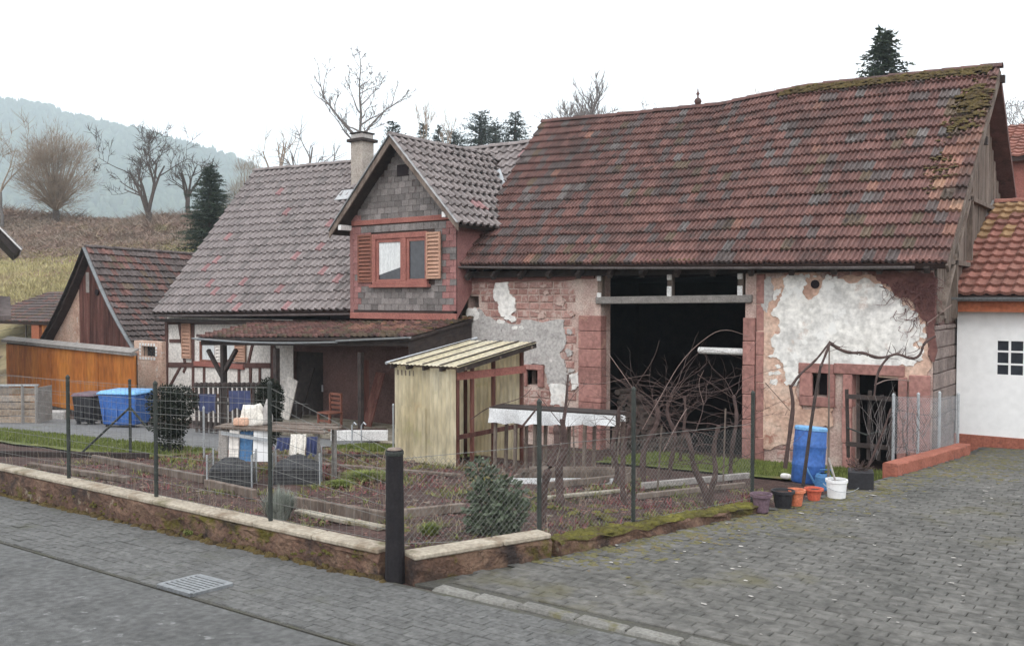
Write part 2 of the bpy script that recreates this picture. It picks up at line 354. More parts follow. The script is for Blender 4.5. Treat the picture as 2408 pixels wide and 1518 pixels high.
for k, q in enumerate(Fq):
    x, y, _ = V[q[0]]; mb.m[k] = (2 if fwd(x, y) > 69 + 4*mnoise.noise(Vector((x*.1, y*.1, 2))) and fwd(x, y) < 140 else 1) if (fwd(x, y) > 36 or x < -40 or x > 6 or y > 22) else 0
mb.build('ground', [M['soil'], M['hillside'], M['scrubland']], smooth=True, kind='structure')

def sheet(name, poly, dz, mat_, zf=zp, step=.0, skirt=.12):
    """a thin slab over the ground, poly in x,y"""
    mb = MB()
    top = [(x, y, zf(x, y) + dz) for x, y in poly]; bot = [(x, y, zf(x, y) + dz - skirt) for x, y in poly]; n = len(poly)
    mb.add(top + bot, [tuple(range(n))] + [(i, n + i, n + (i+1) % n, (i+1) % n)[::-1] for i in range(n)])
    return mb.build(name, mat_, kind='structure')
def gridsheet(name, x0, x1, y0, y1, dz, mat_, zf=zg, st=.6, edge=0., seed=1):
    mb = MB(); nx_ = max(2, int((x1-x0)/st)); ny_ = max(2, int((y1-y0)/st)); vv = []
    for j in range(ny_+1):
        for i in range(nx_+1):
            x = x0 + (x1-x0)*i/nx_; y = y0 + (y1-y0)*j/ny_
            if j in (0, ny_): y += edge * mnoise.noise(Vector((x * 1.3, seed, 0)))
            if i in (0, nx_): x += edge * mnoise.noise(Vector((seed, y * 1.3, 0)))
            e = 0 if (j in (0, ny_) or i in (0, nx_)) else 1
            vv.append((x, y, zf(x, y) + dz * (1 if e else .2) + .5 * dz * mnoise.noise(Vector((x * 2, y * 2, seed))) * e))
    mb.add(vv, [(j*(nx_+1)+i, j*(nx_+1)+i+1, (j+1)*(nx_+1)+i+1, (j+1)*(nx_+1)+i) for j in range(ny_) for i in range(nx_)])
    return mb.build(name, mat_, smooth=True, kind='structure')
GUT = 4.33
sheet('road', [(-60, -8), (20, -8), (20, GUT - .02), (-60, GUT - .02)], .0, M['asphalt'])
pav = sheet('pavement', [(-60, GUT + .015), (20, GUT + .015), (20, 5.70), (-60, 5.70)], -.004, M['joint'])
def sidewall_x(y): return float(np.interp(y, [5.7, 7.2, 8.8, 10.8, 13, 15, 18.5], [-5.45, -5.08, -4.72, -4.28, -3.95, -3.72, -3.36]))
ys = [5.78, 7.2, 8.8, 10.8, 13, 15, 18.5]
yard = sheet('courtyard', [(7, 5.78), (7, 20.15), (-3.3, 20.15)] + [(sidewall_x(y), y) for y in ys[::-1]], -.004, M['joint'], skirt=.6)

def paver_mesh(name, mat_, ch=.06):
    b = MB(); i = ch
    b.add([(0,0,-1),(1,0,-1),(1,1,-1),(0,1,-1),(0,0,-.25),(1,0,-.25),(1,1,-.25),(0,1,-.25),(i*.5,i,0),(1-i*.5,i,0),(1-i*.5,1-i,0),(i*.5,1-i,0)],
          [(8,9,10,11),(4,5,9,8),(5,6,10,9),(6,7,11,10),(7,4,8,11),(0,1,5,4),(1,2,6,5),(2,3,7,6),(3,0,4,7)])
    return mesh_of(b, name, mat_)
def lay_pavers(parent, me, mat_, x0, x1, y0, y1, lx, ly, inside, hh=.012, seed=3, n_parts=300, herring=False):
    r = random.Random(seed); items = []
    rows = int((y1 - y0) / ly)
    for j in range(rows):
        y = y0 + j * ly; x = x0 - (j % 2) * lx / 2 + .02 * math.sin(j * 1.7)
        while x < x1:
            if inside(x + lx / 2, y + ly / 2) and inside(x + .01, y + .01) and inside(x + lx - .01, y + ly - .01):
                items.append((x, y))
            x += lx
    items.sort(key=lambda p: p[0]**2 + p[1]**2 if 1 else 0)
    def key(p):
        d = Vector((p[0], p[1], zp(*p) - CZ)); t = d.dot(FW)
        a = d.dot(RT) / max(t, .1); b_ = d.dot(UP) / max(t, .1)
        return (t if (t > 0 and abs(a) < .58 and abs(b_) < .365) else 100 + d.length)
    items.sort(key=key)
    g = .006; stuff = MB(); vv = np.array([v.co[:] for v in me.vertices]); ff = [tuple(p.vertices) for p in me.polygons]
    for k, (x, y) in enumerate(items):
        z = zp(x + lx/2, y + ly/2); dz = r.uniform(-.004, .005); tx = .028 + r.uniform(-.012, .012); ty = -.038 + r.uniform(-.02, .02)
        ex = Vector((lx - g, r.uniform(-.002, .002), tx * lx)); ey = Vector((0, ly - g, ty * ly)); ez = Vector((0, 0, .03))
        o = Vector((x + g/2, y + g/2, z - tx*lx/2 - ty*ly/2 + hh + dz))
        Mx = Matrix(((ex.x, ey.x, 0, o.x), (ex.y, ey.y, 0, o.y), (ex.z, ey.z, .03, o.z), (0, 0, 0, 1)))
        if k < n_parts: inst('paver', me, Mx, parent)
        else:
            A = np.array(Mx); pts = vv @ A[:3, :3].T + A[:3, 3]
            stuff.add(pts.tolist(), ff[:5], 0, r.random() * .999 + .0005)
    if stuff.v: stuff.build('paver_field', mat_, parent, kind='stuff')
pm = paver_mesh('paver', M['paver'])
lay_pavers(yard, pm, M['paver'], -5.6, 6.6, 5.98, 20.1, .23, .125, lambda x, y: x > sidewall_x(y) + .02)
wm = paver_mesh('paver_walk', M['walk'], .04)
lay_pavers(pav, wm, M['walk'], -19, 6, GUT + .04, 5.68, .2, .105, lambda x, y: True, hh=.006, seed=5)
# kerb stones that close the courtyard towards the pavement
km = paver_mesh('kerb_stone', M['kerb'], .1); x = -5.15; r = random.Random(4)
while x < 6.4:
    w = r.uniform(.42, .55)
    Mx = Matrix.Translation((x, 5.735 + r.uniform(-.012, .012), zp(x, 5.8) + .018 + r.uniform(-.006, .008))) @ Matrix.Diagonal((w - .012, .14, .1, 1))
    inst('kerb_stone', km, Mx, yard); x += w
# gutter line of setts is a narrow sunk joint; storm drain grate
gp = [wg(p[0], p[1], zp) for p in ((307,1392),(437,1368),(511,1390),(392,1413))]
gc = sum(gp, Vector()) / 4; print('GRATE', [tuple(round(c, 2) for c in p) for p in gp])
dg = thing('storm_drain', (gc.x, gc.y, zp(gc.x, gc.y)), 'rectangular iron storm drain grate let into the pavement', 'drain')
gx0, gx1, gy0, gy1 = gc.x - .24, gc.x + .24, GUT + .03, GUT + .42
def gz(x, y): return zp(x, y) + .016
b = MB(); zz = gz(gc.x, gc.y); sl = .028; syl = -.038
def gpnt(x, y, h=0): return Vector((x, y, gz(x, y) + h))
for a, c in (((gx0, gy0), (gx1, gy0)), ((gx0, gy1), (gx1, gy1)), ((gx0, gy0), (gx0, gy1)), ((gx1, gy0), (gx1, gy1))):
    b.beam(gpnt(*a), gpnt(*c), .04, .03)
b.build('frame', M['guttergrey'], dg)
b = MB(); b.quad(gpnt(gx0, gy0, -.008), gpnt(gx1, gy0, -.008), gpnt(gx1, gy1, -.008), gpnt(gx0, gy1, -.008)); b.build('shaft', M['dark'], dg)
for k in range(8):
    y = gy0 + (k + .6) * (gy1 - gy0) / 8.2; b = MB(); b.beam(gpnt(gx0 + .02, y - .0), gpnt(gx1 - .02, y), .03, .026); b.build('bar', M['guttergrey'], dg)

# garden: lawns, drive, beds
gridsheet('driveway', -46, -15.8, 11.4, 15.6, .02, M['drive'], edge=.15)
def blades(name, poly, n, h, mat_, seed, zf=zg, **pr):
    r = random.Random(seed); mb = MB(); xs = [p[0] for p in poly]; ys_ = [p[1] for p in poly]; k = 0
    while k < n:
        x = r.uniform(min(xs), max(xs)); y = r.uniform(min(ys_), max(ys_))
        if not in_poly(x, y, poly): continue
        k += 1; z = zf(x, y); a = r.uniform(0, 6.28); hh = h * r.uniform(.4, 1.2); w = .012 + .5 * h * .06
        dx, dy = math.cos(a) * w, math.sin(a) * w; lx, ly = r.uniform(-.5, .5) * hh, r.uniform(-.5, .5) * hh
        mb.add([(x-dx, y-dy, z), (x+dx, y+dy, z), (x+lx, y+ly, z+hh)], [(0,1,2)], 0, r.random() * .99 + .001)
    return mb.build(name, mat_, **pr)
def lawn(x0, x1, y0, y1, seed, n):
    gridsheet('lawn', x0, x1, y0, y1, .05, M['turf'], edge=.18, seed=seed)
    o = blades('lawn_grass', [(x0+.1,y0+.1),(x1-.1,y0+.1),(x1-.1,y1-.1),(x0+.1,y1-.1)], n, .07, M['grass'], seed, zf=lambda x, y: zg(x, y) + .04, kind='stuff')
    o['label'] = 'short green lawn grass'
lawn(-42, -16.2, 9.5, 11.5, 11, 26000)
lawn(-15.4, -11.9, 13.5, 14.9, 12, 6000)
lawn(-9.6, -3.95, 15.6, 18.1, 13, 12000)
# soil beds inside the wall, a little proud of the ground
gridsheet('garden_bed', -16, -5.45, 5.92, 9.3, .10, M['soil'], st=.25, edge=.04, seed=21)
gridsheet('garden_bed', -15.5, -4.9, 9.4, 13.2, .07, M['soil'], st=.3, edge=.1, seed=22)

# ================================================================== far hill with its wood
def hill_top(px): return float(np.interp(px, [-900, -400, -150, 0, 100, 200, 300, 400, 500, 600, 700, 850, 1100], [120, 170, 205, 236, 250, 280, 302, 326, 356, 392, 440, 520, 680]))
mb = MB(); pxs = list(range(-500, 1101, 40)); TT = 1500; rows = []
for px in pxs:
    d = ray(px, 700); p = CAM + d * TT; zt_ = CZ + (700 - hill_top(px) - 12) / 2127 * TT
    zt_ = max(zt_, -10); prof = []
    for k in range(9):
        u = k / 8; tt = TT - 640 * (1 - u); q = CAM + d * tt
        prof.append((q.x, q.y, -30 + (zt_ + 30) * (u ** .85) + 8 * mnoise.noise(Vector((q.x*.006, q.y*.006, 0))) * (1 - u)))
    q = CAM + d * (TT + 140); prof.append((q.x, q.y, zt_ * .6 - 8)); rows.append(prof)
for r_ in rows: mb.v.extend(r_)
n = 10
for i in range(len(rows) - 1):
    for j in range(n - 1): mb.f.append([i*n+j, (i+1)*n+j, (i+1)*n+j+1, i*n+j+1]); mb.m.append(0); mb.r.append(0)
mb.build('hill', M['farhill'], smooth=True, kind='structure')
mb = MB(); r = random.Random(31)
for i in range(9000):
    px = r.uniform(-500, 700); u = r.random() ** .8; d = ray(px, 700)
    zt_ = max(-10, CZ + (700 - hill_top(px) - 12) / 2127 * TT); q = CAM + d * (TT - 640 * (1 - u)); z = -30 + (zt_ + 30) * u ** .85
    h = r.uniform(13, 27) * (1.0 if u < .97 else .8); w = h * r.uniform(.2, .42); rv = r.random()*.99+.001
    if r.random() < .55: prof = ((w, h*.1), (w*.55, h*.5), (.05, h))
    else: prof = ((w*.7, h*.15), (w*1.15, h*.5), (w*.7, h*.85), (.1, h*.95))
    nn = 5; a0 = r.random()*6; vv = [(q.x + rr*math.cos(a0+6.283*j/nn), q.y + rr*math.sin(a0+6.283*j/nn), z + zz_ - 3) for rr, zz_ in prof for j in range(nn)]
    mb.add(vv, [(k*nn+j, k*nn+(j+1) % nn, (k+1)*nn+(j+1) % nn, (k+1)*nn+j) for k in range(len(prof)-1) for j in range(nn)], 0, rv)
o = mb.build('forest', M['forest'], smooth=True, kind='stuff'); o['label'] = 'dark wood covering the hazy far hill'; o['category'] = 'forest'
# ================================================================== low garden walls
def strip_wall(name, pts, w, top, base, mats, label, cap=.0, capmat=None, jitter=.015, seed=1, step=.18):
    """wall along pts (x,y); top/base give z at x,y; returns the thing"""
    r = random.Random(seed); P = []
    for (x0, y0), (x1, y1) in zip(pts, pts[1:]):
        n = max(1, int(math.hypot(x1-x0, y1-y0) / step))
        for k in range(n): P.append((x0 + (x1-x0)*k/n, y0 + (y1-y0)*k/n))
    P.append(pts[-1]); n = len(P)
    t = thing(name, (P[0][0], P[0][1], base(*P[0])), label, 'wall')
    mb = MB(); prof = []
    for i, (x, y) in enumerate(P):
        a = P[max(i-1, 0)]; c = P[min(i+1, n-1)]; d = Vector((c[0]-a[0], c[1]-a[1])).normalized(); nrm = Vector((-d.y, d.x))
        def q(s, z, j=1.): return (x + nrm.x * (s + j*r.uniform(-jitter, jitter)), y + nrm.y * (s + j*r.uniform(-jitter, jitter)), z + j*r.uniform(-jitter, jitter))
        zb, zt_ = base(x, y) - .15, top(x, y) - cap; zm = (zb + .15 + zt_) / 2
        prof.append([q(-w/2, zb), q(-w/2, zm - .04), q(-w/2, zm + .04), q(-w/2, zt_ - .02), q(-w/2 + .02, zt_, .5), q(w/2 - .02, zt_, .5), q(w/2, zt_ - .02), q(w/2, zb)])
    m = 8
    for p in prof: mb.v.extend(p)
    for i in range(n - 1):
        for j in range(m - 1): mb.f.append([i*m+j, (i+1)*m+j, (i+1)*m+j+1, i*m+j+1][::-1]); mb.m.append(1 if (j in (3, 4, 5) and len(mats) > 1) else 0); mb.r.append(0)
    mb.f.append(list(range(m))); mb.m.append(0); mb.r.append(0); mb.f.append([(n-1)*m+j for j in range(m)][::-1]); mb.m.append(0); mb.r.append(0)
    mb.build('wall_body', mats, t)
    if cap:
        L_ = 0; i = 0
        while i < n - 1:      # cast coping stones, each its own piece
            k = min(n - 1, i + int(1.0 / step)); b = MB()
            a, c = Vector((*P[i], top(*P[i]) - cap/2)), Vector((*P[k], top(*P[k]) - cap/2)); d = (c - a).normalized()
            b.beam(a + d * .006, c - d * .006, w + .02, cap); b.build('coping_stone', capmat, t, bevel=.012); i = k
    return t
fw = strip_wall('garden_wall', [(-40, 5.80), (-5.76, 5.80)], .2, lambda x, y: zp(x, y) + float(np.interp(x, [-13, -6], [.38, .27])), zp, [M['wallface']], 'low stained garden wall with pale coping along the street', cap=.05, capmat=M['wallcap'], seed=2, jitter=.022)
sw1 = strip_wall('garden_wall', [(-5.50, 5.80), (-5.05, 7.28)], .2, lambda x, y: zp(x, y) + .25, zp, [M['wallface']], 'short low wall with pale coping right of the corner post', cap=.05, capmat=M['wallcap'], seed=3, jitter=.02)
sw2 = strip_wall('garden_wall', [(-5.02, 7.36), (-4.72, 8.8), (-4.28, 10.8)], .22, lambda x, y: zp(x, y) + .17 - .02 * (y - 7), zp, [M['wallface'], M['wallmoss']], 'low mossy wall between courtyard and vine bed', seed=4, jitter=.03)
sw3 = strip_wall('garden_wall', [(-3.74, 14.9), (-3.36, 18.6)], .24, lambda x, y: zp(x, y) + .20, lambda x, y: zp(x, y) - .2, [M['redwall']], 'low red wall piece running to the white outbuilding', seed=5, jitter=.008)
def moss_on(name, parent, spots, mat_, seed, kind='stuff', sq=.45):
    """lumpy moss cushions; spots = (x,y,z,r)"""
    r = random.Random(seed); mb = MB()
    for x, y, z, rad in spots:
        n = 7; a0 = r.random()*6; ring = []
        for rr, hh in ((1, -.05), (.8, .55), (.4, .95)):
            for j in range(n):
                k = r.uniform(.75, 1.2); a = a0 + 6.283*j/n; ring.append((x + rad*rr*k*math.cos(a), y + rad*rr*k*math.sin(a), z + rad*sq*hh*k))
        ring.append((x, y, z + rad*sq))
        mb.add(ring, [(k*n+j, k*n+(j+1) % n, (k+1)*n+(j+1) % n, (k+1)*n+j) for k in range(2) for j in range(n)] + [(2*n+j, 2*n+(j+1) % n, 3*n) for j in range(n)], 0, r.random()*.9+.01)
    return mb.build(name, mat_, parent, smooth=True, **({'kind': kind} if kind else {}))
r = random.Random(9); sp = []
for k in range(170):
    y = r.uniform(7.5, 10.8); x = sidewall_x(y) + r.uniform(-.12, .09); sp.append((x, y, zp(x, y) + .165 - .02*(y-7), r.uniform(.03, .075)))
moss_on('moss_cushions', sw2, sp, M['moss'], 8)
sp = [(x, 5.66 + r.uniform(-.05, .04), zp(x, 5.68) + .0, r.uniform(.015, .06)) for x in [r.uniform(-15, -5.6) for _ in range(330)]]
moss_on('moss_cushions', fw, sp, M['darkmoss'], 9, sq=.7)
sp = [(x, 5.71, zp(x, 5.68) + r.uniform(.0, .2), r.uniform(.012, .04)) for x in [r.uniform(-15, -5.6) for _ in range(160)]]
moss_on('moss_growth', fw, sp, M['wallmoss'], 10, sq=.7)
sp = []
for k in range(1500):
    y = r.uniform(7., 14.8); x = sidewall_x(y) + .14 + abs(r.gauss(0, .35)); sp.append((x, y, zp(x, y) + .012, r.uniform(.01, .04)))
for k in range(900):
    y = r.uniform(15, 20); x = sidewall_x(y) + .16 + abs(r.gauss(0, .9)); sp.append((x, y, zp(x, y) + .012, r.uniform(.015, .05)))
o = moss_on('courtyard_moss', None, sp, M['yardmoss'], 11, sq=.14); o['label'] = 'flat moss growing over the courtyard edge'; o['category'] = 'moss'
# grit and torn leaves on the paving
mb = MB()
for k in range(170):
    x = r.uniform(-5.2, -.6); y = r.uniform(5.9, 17)
    if x < sidewall_x(y) + .2 or x > -.12*y + 1.2: continue
    s = r.uniform(.006, .02) * (1 if r.random() < .93 else 2); a = r.random()*6; z = zp(x, y) + .022
    pts = [(x + s*k2*math.cos(a+t)*1.6, y + s*k2*math.sin(a+t), z + r.uniform(0, .006)) for t, k2 in ((0, 1), (1.1, .7), (2.4, .9), (3.6, .8), (5, .75))]
    mb.add(pts, [(0,1,2,3,4)], 0, r.random())
o = mb.build('paving_litter', M['litter'], kind='stuff'); o['label'] = 'pale grit and torn leaves strewn over the paving'; o['category'] = 'litter'
# dead leaves and stalks over the soil
mb = MB()
for k in range(9000):
    x = r.uniform(-15.5, -4.4); y = r.uniform(5.95, 13)
    if x > sidewall_x(y) - .15: continue
    if mnoise.noise(Vector((x*.7, y*.7, 5))) < -.12: continue
    s = r.uniform(.01, .03); a = r.random()*6; z = zg(x, y) + .10 + r.uniform(0, .03); tz = r.uniform(-.6, .6)
    dx, dy = math.cos(a)*s, math.sin(a)*s
    mb.add([(x-dx, y-dy, z), (x-dy*.5, y+dx*.5, z+tz*s), (x+dx, y+dy, z+abs(tz)*s*.7), (x+dy*.5, y-dx*.5, z+.004)], [(0,1,2,3)], 0, r.random())
o = mb.build('leaf_litter', M['dryleaf'], kind='stuff'); o['label'] = 'reddish dead leaves covering the garden soil'; o['category'] = 'leaves'
# ================================================================== roofs of single tiles
def tile_mesh(kind, mat_):
    b = MB()
    if kind == 'rib':    prof = [(0, 0), (.06, .036), (.20, .038), (.28, .0), (.50, .0), (.56, .036), (.70, .038), (.78, .0), (1.0, 0)]
    elif kind == 'pan':  prof = [(0, 0), (.10, .055), (.26, .072), (.42, .055), (.52, .004), (.78, .0), (1.0, 0)]
    elif kind == 's':    prof = [(0, .004), (.16, .03), (.32, .034), (.5, .008), (.75, 0), (1.0, .006)]
    else:                prof = [(0, 0), (.06, .004), (.94, .004), (1.0, 0)]
    n = len(prof); v = []
    lift = .08 if kind != 'flat' else .022
    for y, zz in ((0, lift), (1.16, .006)):
        for x, z in prof: v.append((x * .985 + .0075, y, z + zz))
    for x, z in prof: v.append((x * .985 + .0075, .0, z + lift - (.065 if kind != 'flat' else .014)))
    f = [(i, i+1, n+i+1, n+i) for i in range(n-1)] + [(2*n+i, 2*n+i+1, i+1, i) for i in range(n-1)] + [(2*n, 0, n), (3*n-1, 2*n-1, n-1)]
    b.add(v, f); return b
def lay_tiles(roof, kind, P, rows, width, mats, pick, n_parts=300, skip=None, offset=0.0, seed=1, name='tile', vis=None, jit=.006, lift0=.0):
    """P(u,v) gives the roof surface (u along the eave 0..1, v up the slope 0..1)"""
    r = random.Random(seed); tb = tile_mesh(kind, None); vv = np.array(tb.v); meshes = [mesh_of(tb, name, m, smooth=False) for m in mats]; items = []
    for j in range(rows):
        v0 = j / rows; v1 = (j + 1) / rows
        Ln = (P(1, v0) - P(0, v0)).length; n = max(1, round(Ln / width))
        for i in range(-1 if offset else 0, n):
            u0 = (i + (offset if j % 2 else 0)) / n; u1 = u0 + 1 / n
            if u0 < -.0001 or u1 > 1.0001: continue
            uc, vc = (u0 + u1)/2, (v0 + v1)/2
            o = P(u0, v0); 
            if skip and skip(uc, vc, P(uc, vc)): continue
            ex = P(u1, v0) - o; ey = P(u0, v1) - o; nz = ex.cross(ey).normalized()
            if nz.z < 0: nz = -nz
            o = o + nz * (lift0 + r.uniform(-jit, jit) * .6) + ey * r.uniform(-.035, .035) * (jit > 0)
            ey = ey + ex * r.uniform(-.03, .03) * (jit > 0)
            Mx = Matrix(((ex.x, ey.x, nz.x, o.x), (ex.y, ey.y, nz.y, o.y), (ex.z, ey.z, nz.z, o.z), (0, 0, 0, 1)))
            d = o - CAM; seen = 0 if (vis is None or vis(P(uc, vc))) else 500
            items.append((d.length + seen, Mx, pick(uc, vc, r)))
    items.sort(key=lambda t: t[0]); stuff = MB(); 
    for k, (_, Mx, mi) in enumerate(items):
        if k < n_parts and _ < 500: inst(name, meshes[mi], Mx, roof)
        else:
            A = np.array(Mx); stuff.add((vv @ A[:3, :3].T + A[:3, 3]).tolist(), tb.f, mi, r.random()*.99 + .001)
    if stuff.v: stuff.build(name + '_field', mats, roof, kind='stuff')
    return len(items)
def ruled(E0, E1, ridge):
    """E0,E1 eave ends; ridge list of (u, point)"""
    E0, E1 = Vector(E0), Vector(E1); us = [u for u, _ in ridge]; ps = np.array([p[:] for _, p in ridge])
    def P(u, v):
        e = E0.lerp(E1, u); q = Vector([float(np.interp(u, us, ps[:, k])) for k in range(3)]); return e.lerp(q, v)
    return P
def deck(name, P, mat_, parent, th=.12, nu=24, nv=4, drop=.01, over=0.):
    mb = MB(); top = []; bot = []
    for j in range(nv + 1):
        for i in range(nu + 1):
            u, v = i/nu, j/nv; p = P(u, v); a = P(min(1, u+.01), v) - P(max(0, u-.01), v); b = P(u, min(1, v+.01)) - P(u, max(0, v-.01)); n = a.cross(b).normalized()
            if n.z < 0: n = -n
            top.append(p - n*drop); bot.append(p - n*(drop+th))
    m = nu + 1; N = len(top); f = [(j*m+i, j*m+i+1, (j+1)*m+i+1, (j+1)*m+i) for j in range(nv) for i in range(nu)]
    f2 = [tuple(N + k for k in q[::-1]) for q in f]
    edge = [(i, i+1) for i in range(nu)] + [(j*m+nu, (j+1)*m+nu) for j in range(nv)] + [(nv*m+i+1, nv*m+i) for i in range(nu)] + [((j+1)*m, j*m) for j in range(nv)]
    mb.add(top + bot, f + f2 + [(b_, a_, N + a_, N + b_) for a_, b_ in edge]); return mb.build(name, mat_, parent)
def ridge_caps(roof, pts, mat_, seed=1, L_=.38, r_=.11, name='ridge_tile'):
    r = random.Random(seed); b = MB(); n = 6
    for x in (0, 1):
        for j in range(n + 1): a = math.pi * j / n; k = 1.0 if x == 0 else .86; b.v.append((x, math.cos(a) * r_ * k * 1.15, math.sin(a) * r_ * k - .02))
    b.f = [[j, j+1, n+2+j, n+1+j] for j in range(n)] + [list(range(n+1))]; b.m = [0] * len(b.f)
    me = mesh_of(b, name, mat_, smooth=False)
    for p, q in zip(pts, pts[1:]):
        k = max(1, round((q-p).length / L_))
        for i in range(k):
            a = p.lerp(q, i/k); c = p.lerp(q, (i+1.12)/k); ex = c - a; ey = Vector((0, 0, 1)).cross(ex).normalized(); ez = ex.normalized().cross(ey)
            if ez.z < 0: ez = -ez
            a = a + Vector((0, 0, r.uniform(-.008, .012)))
            inst(name, me, Matrix(((ex.x, ey.x, ez.x, a.x), (ex.y, ey.y, ez.y, a.y), (ex.z, ey.z, ez.z, a.z), (0,0,0,1))), roof)
def gutter(name, p, q, rad, mat_, parent, n=7, sag=0.):
    p, q = Vector(p), Vector(q); d = (q - p).normalized(); side = Vector((0, 0, 1)).cross(d).normalized(); mb = MB(); K = 10; vv = []
    for i in range(K + 1):
        c = p.lerp(q, i/K) + Vector((0, 0, -sag * math.sin(math.pi*i/K)))
        for rr in (rad, rad - .012):
            for j in range(n + 1): a = math.pi + math.pi*j/n; vv.append(c + side*math.cos(a)*rr + Vector((0, 0, math.sin(a)*rr)))
    m = 2*(n+1); f = []
    for i in range(K):
        for j in range(n): f.append((i*m+j, i*m+j+1, (i+1)*m+j+1, (i+1)*m+j)); f.append((i*m+n+1+j, (i+1)*m+n+1+j, (i+1)*m+n+2+j, i*m+n+2+j))
        f.append((i*m, (i+1)*m, (i+1)*m+n+1, i*m+n+1)); f.append((i*m+n, i*m+2*n+1, (i+1)*m+2*n+1, (i+1)*m+n))
    mb.add(vv, f); mb.add(vv[:n+1], [tuple(range(n+1))]); mb.add(vv[K*m:K*m+n+1], [tuple(range(n+1))[::-1]])
    return mb.build(name, mat_, parent, smooth=False)
def holed_wall(mb, x0, x1, z0, z1, holes, Y, th, mi=0, topf=None):
    """front wall in plane y=Y facing -y with rectangular holes (xa,xb,za,zb); th goes back"""
    xs = sorted({x0, x1, *[min(max(v, x0), x1) for h in holes for v in h[:2]]}); zs = sorted({z0, z1, *[min(max(v, z0), z1) for h in holes for v in h[2:4]]})
    for a, b in zip(xs, xs[1:]):
        for c, d in zip(zs, zs[1:]):
            mx, mz = (a+b)/2, (c+d)/2
            if any(h[0] < mx < h[1] and h[2] < mz < h[3] for h in holes): continue
            mb.quad((a,Y,c),(b,Y,c),(b,Y,d),(a,Y,d), mi); mb.quad((b,Y+th,c),(a,Y+th,c),(a,Y+th,d),(b,Y+th,d), mi)
    for a, b, c, d in [h[:4] for h in holes]:
        mb.quad((a,Y,c),(a,Y+th,c),(b,Y+th,c),(b,Y,c), mi); mb.quad((a,Y,d),(b,Y,d),(b,Y+th,d),(a,Y+th,d), mi)
        mb.quad((a,Y,c),(a,Y,d),(a,Y+th,d),(a,Y+th,c), mi); mb.quad((b,Y,c),(b,Y+th,c),(b,Y+th,d),(b,Y,d), mi)
    mb.quad((x0,Y,z1),(x1,Y,z1),(x1,Y+th,z1),(x0,Y+th,z1), mi); mb.quad((x0,Y,z0),(x0,Y,z1),(x0,Y+th,z1),(x0,Y+th,z0), mi); mb.quad((x1,Y,z0),(x1,Y+th,z0),(x1,Y+th,z1),(x1,Y,z1), mi)
def rect(px0, py0, px1, py1, Y):
    """x and z range on the plane y=Y for a picture rectangle given by its left-top and right-bottom corner"""
    a = wy(px0, (py0+py1)/2, Y); b = wy(px1, (py0+py1)/2, Y); c = wy((px0+px1)/2, py0, Y); d = wy((px0+px1)/2, py1, Y)
    return (a.x, b.x, d.z, c.z)
def slab(name, r4, Y, mat_, parent, proud=.04, depth=.04, bevel=.008):
    b = MB(); b.box((r4[0], Y-proud, r4[2]), (r4[1], Y+depth, r4[3])); return b.build(name, mat_, parent, bevel=bevel)
def louvre_shutter(parent, r4, Y, mat_, proud=.05, n=10):
    """a shutter lying on the wall: frame with slats as its own pieces"""
    x0, x1, z0, z1 = r4; f = .055; b = MB(); y0, y1 = Y-proud, Y-.004
    b.box((x0,y0,z0),(x0+f,y1,z1)); b.box((x1-f,y0,z0),(x1,y1,z1)); b.box((x0+f,y0,z0),(x1-f,y1,z0+f)); b.box((x0+f,y0,z1-f),(x1-f,y1,z1)); b.box((x0+f,y1-.008,z0+f),(x1-f,y1,z1-f))
    sh = b.build('shutter', mat_, parent)
    for k in range(n):
        z = z0 + f + (z1-z0-2*f)*(k+.5)/n; b = MB(); h = (z1-z0-2*f)/n
        b.box((x0+f,y0+.008,z-h*.36),(x1-f,y0+.02,z+h*.36), rot=Matrix.Rotation(R_(-28), 3, 'X')); b.build('slat', mat_, sh)
    return sh
def plank_wall(parent, pts_top, x0, x1, zb, Y, w, mat_, seed=1, th=.025, name='plank', axis_='x'):
    r = random.Random(seed); x = x0
    while x < x1 - .02:
        ww = min(w * r.uniform(.85, 1.15), x1 - x); za, zc = pts_top(x + .005), pts_top(x + ww - .005); d = r.uniform(0, .008)
        if min(za, zc) > zb + .03:
            b = MB(); y0, y1 = Y - th - d, Y; a, c = x + .004, x + ww - .004
            P_ = lambda u, y, z: (u, y, z) if axis_ == 'x' else (y, u, z)
            b.add([P_(a,y0,zb),P_(c,y0,zb),P_(c,y0,zc),P_(a,y0,za),P_(a,y1,zb),P_(c,y1,zb),P_(c,y1,zc),P_(a,y1,za)], [(0,1,2,3),(5,4,7,6),(4,0,3,7),(1,5,6,2),(3,2,6,7),(0,4,5,1)])
            b.build(name, mat_, parent)
        x += ww
# ================================================================== barn
YB = 18.4
BX0, BX1 = -15.26, -3.87
barn = thing('barn', (-9.5, YB, zg(-9.5, YB)), 'long stone barn with sagging mossy tile roof and wide dark doorway', 'barn')
ZB = -1.0; ZT = 4.02
big = rect(1412, 640, 1752, 1075, YB); big = (big[0], big[1], ZB, 3.95)
win_r = rect(1912, 877, 1948, 932, YB); dor_r = rect(2005, 882, 2112, 1090, YB); win_l = rect(1241, 869, 1267, 905, YB); hole = rect(1102, 696, 1126, 723, YB)
dor_r = (dor_r[0], dor_r[1], ZB, dor_r[3])
mb = MB(); holed_wall(mb, BX0, BX1, ZB, ZT, [big, win_r, dor_r, win_l, hole], YB, .45)
fwall = mb.build('front_wall', M['mortar'], barn)
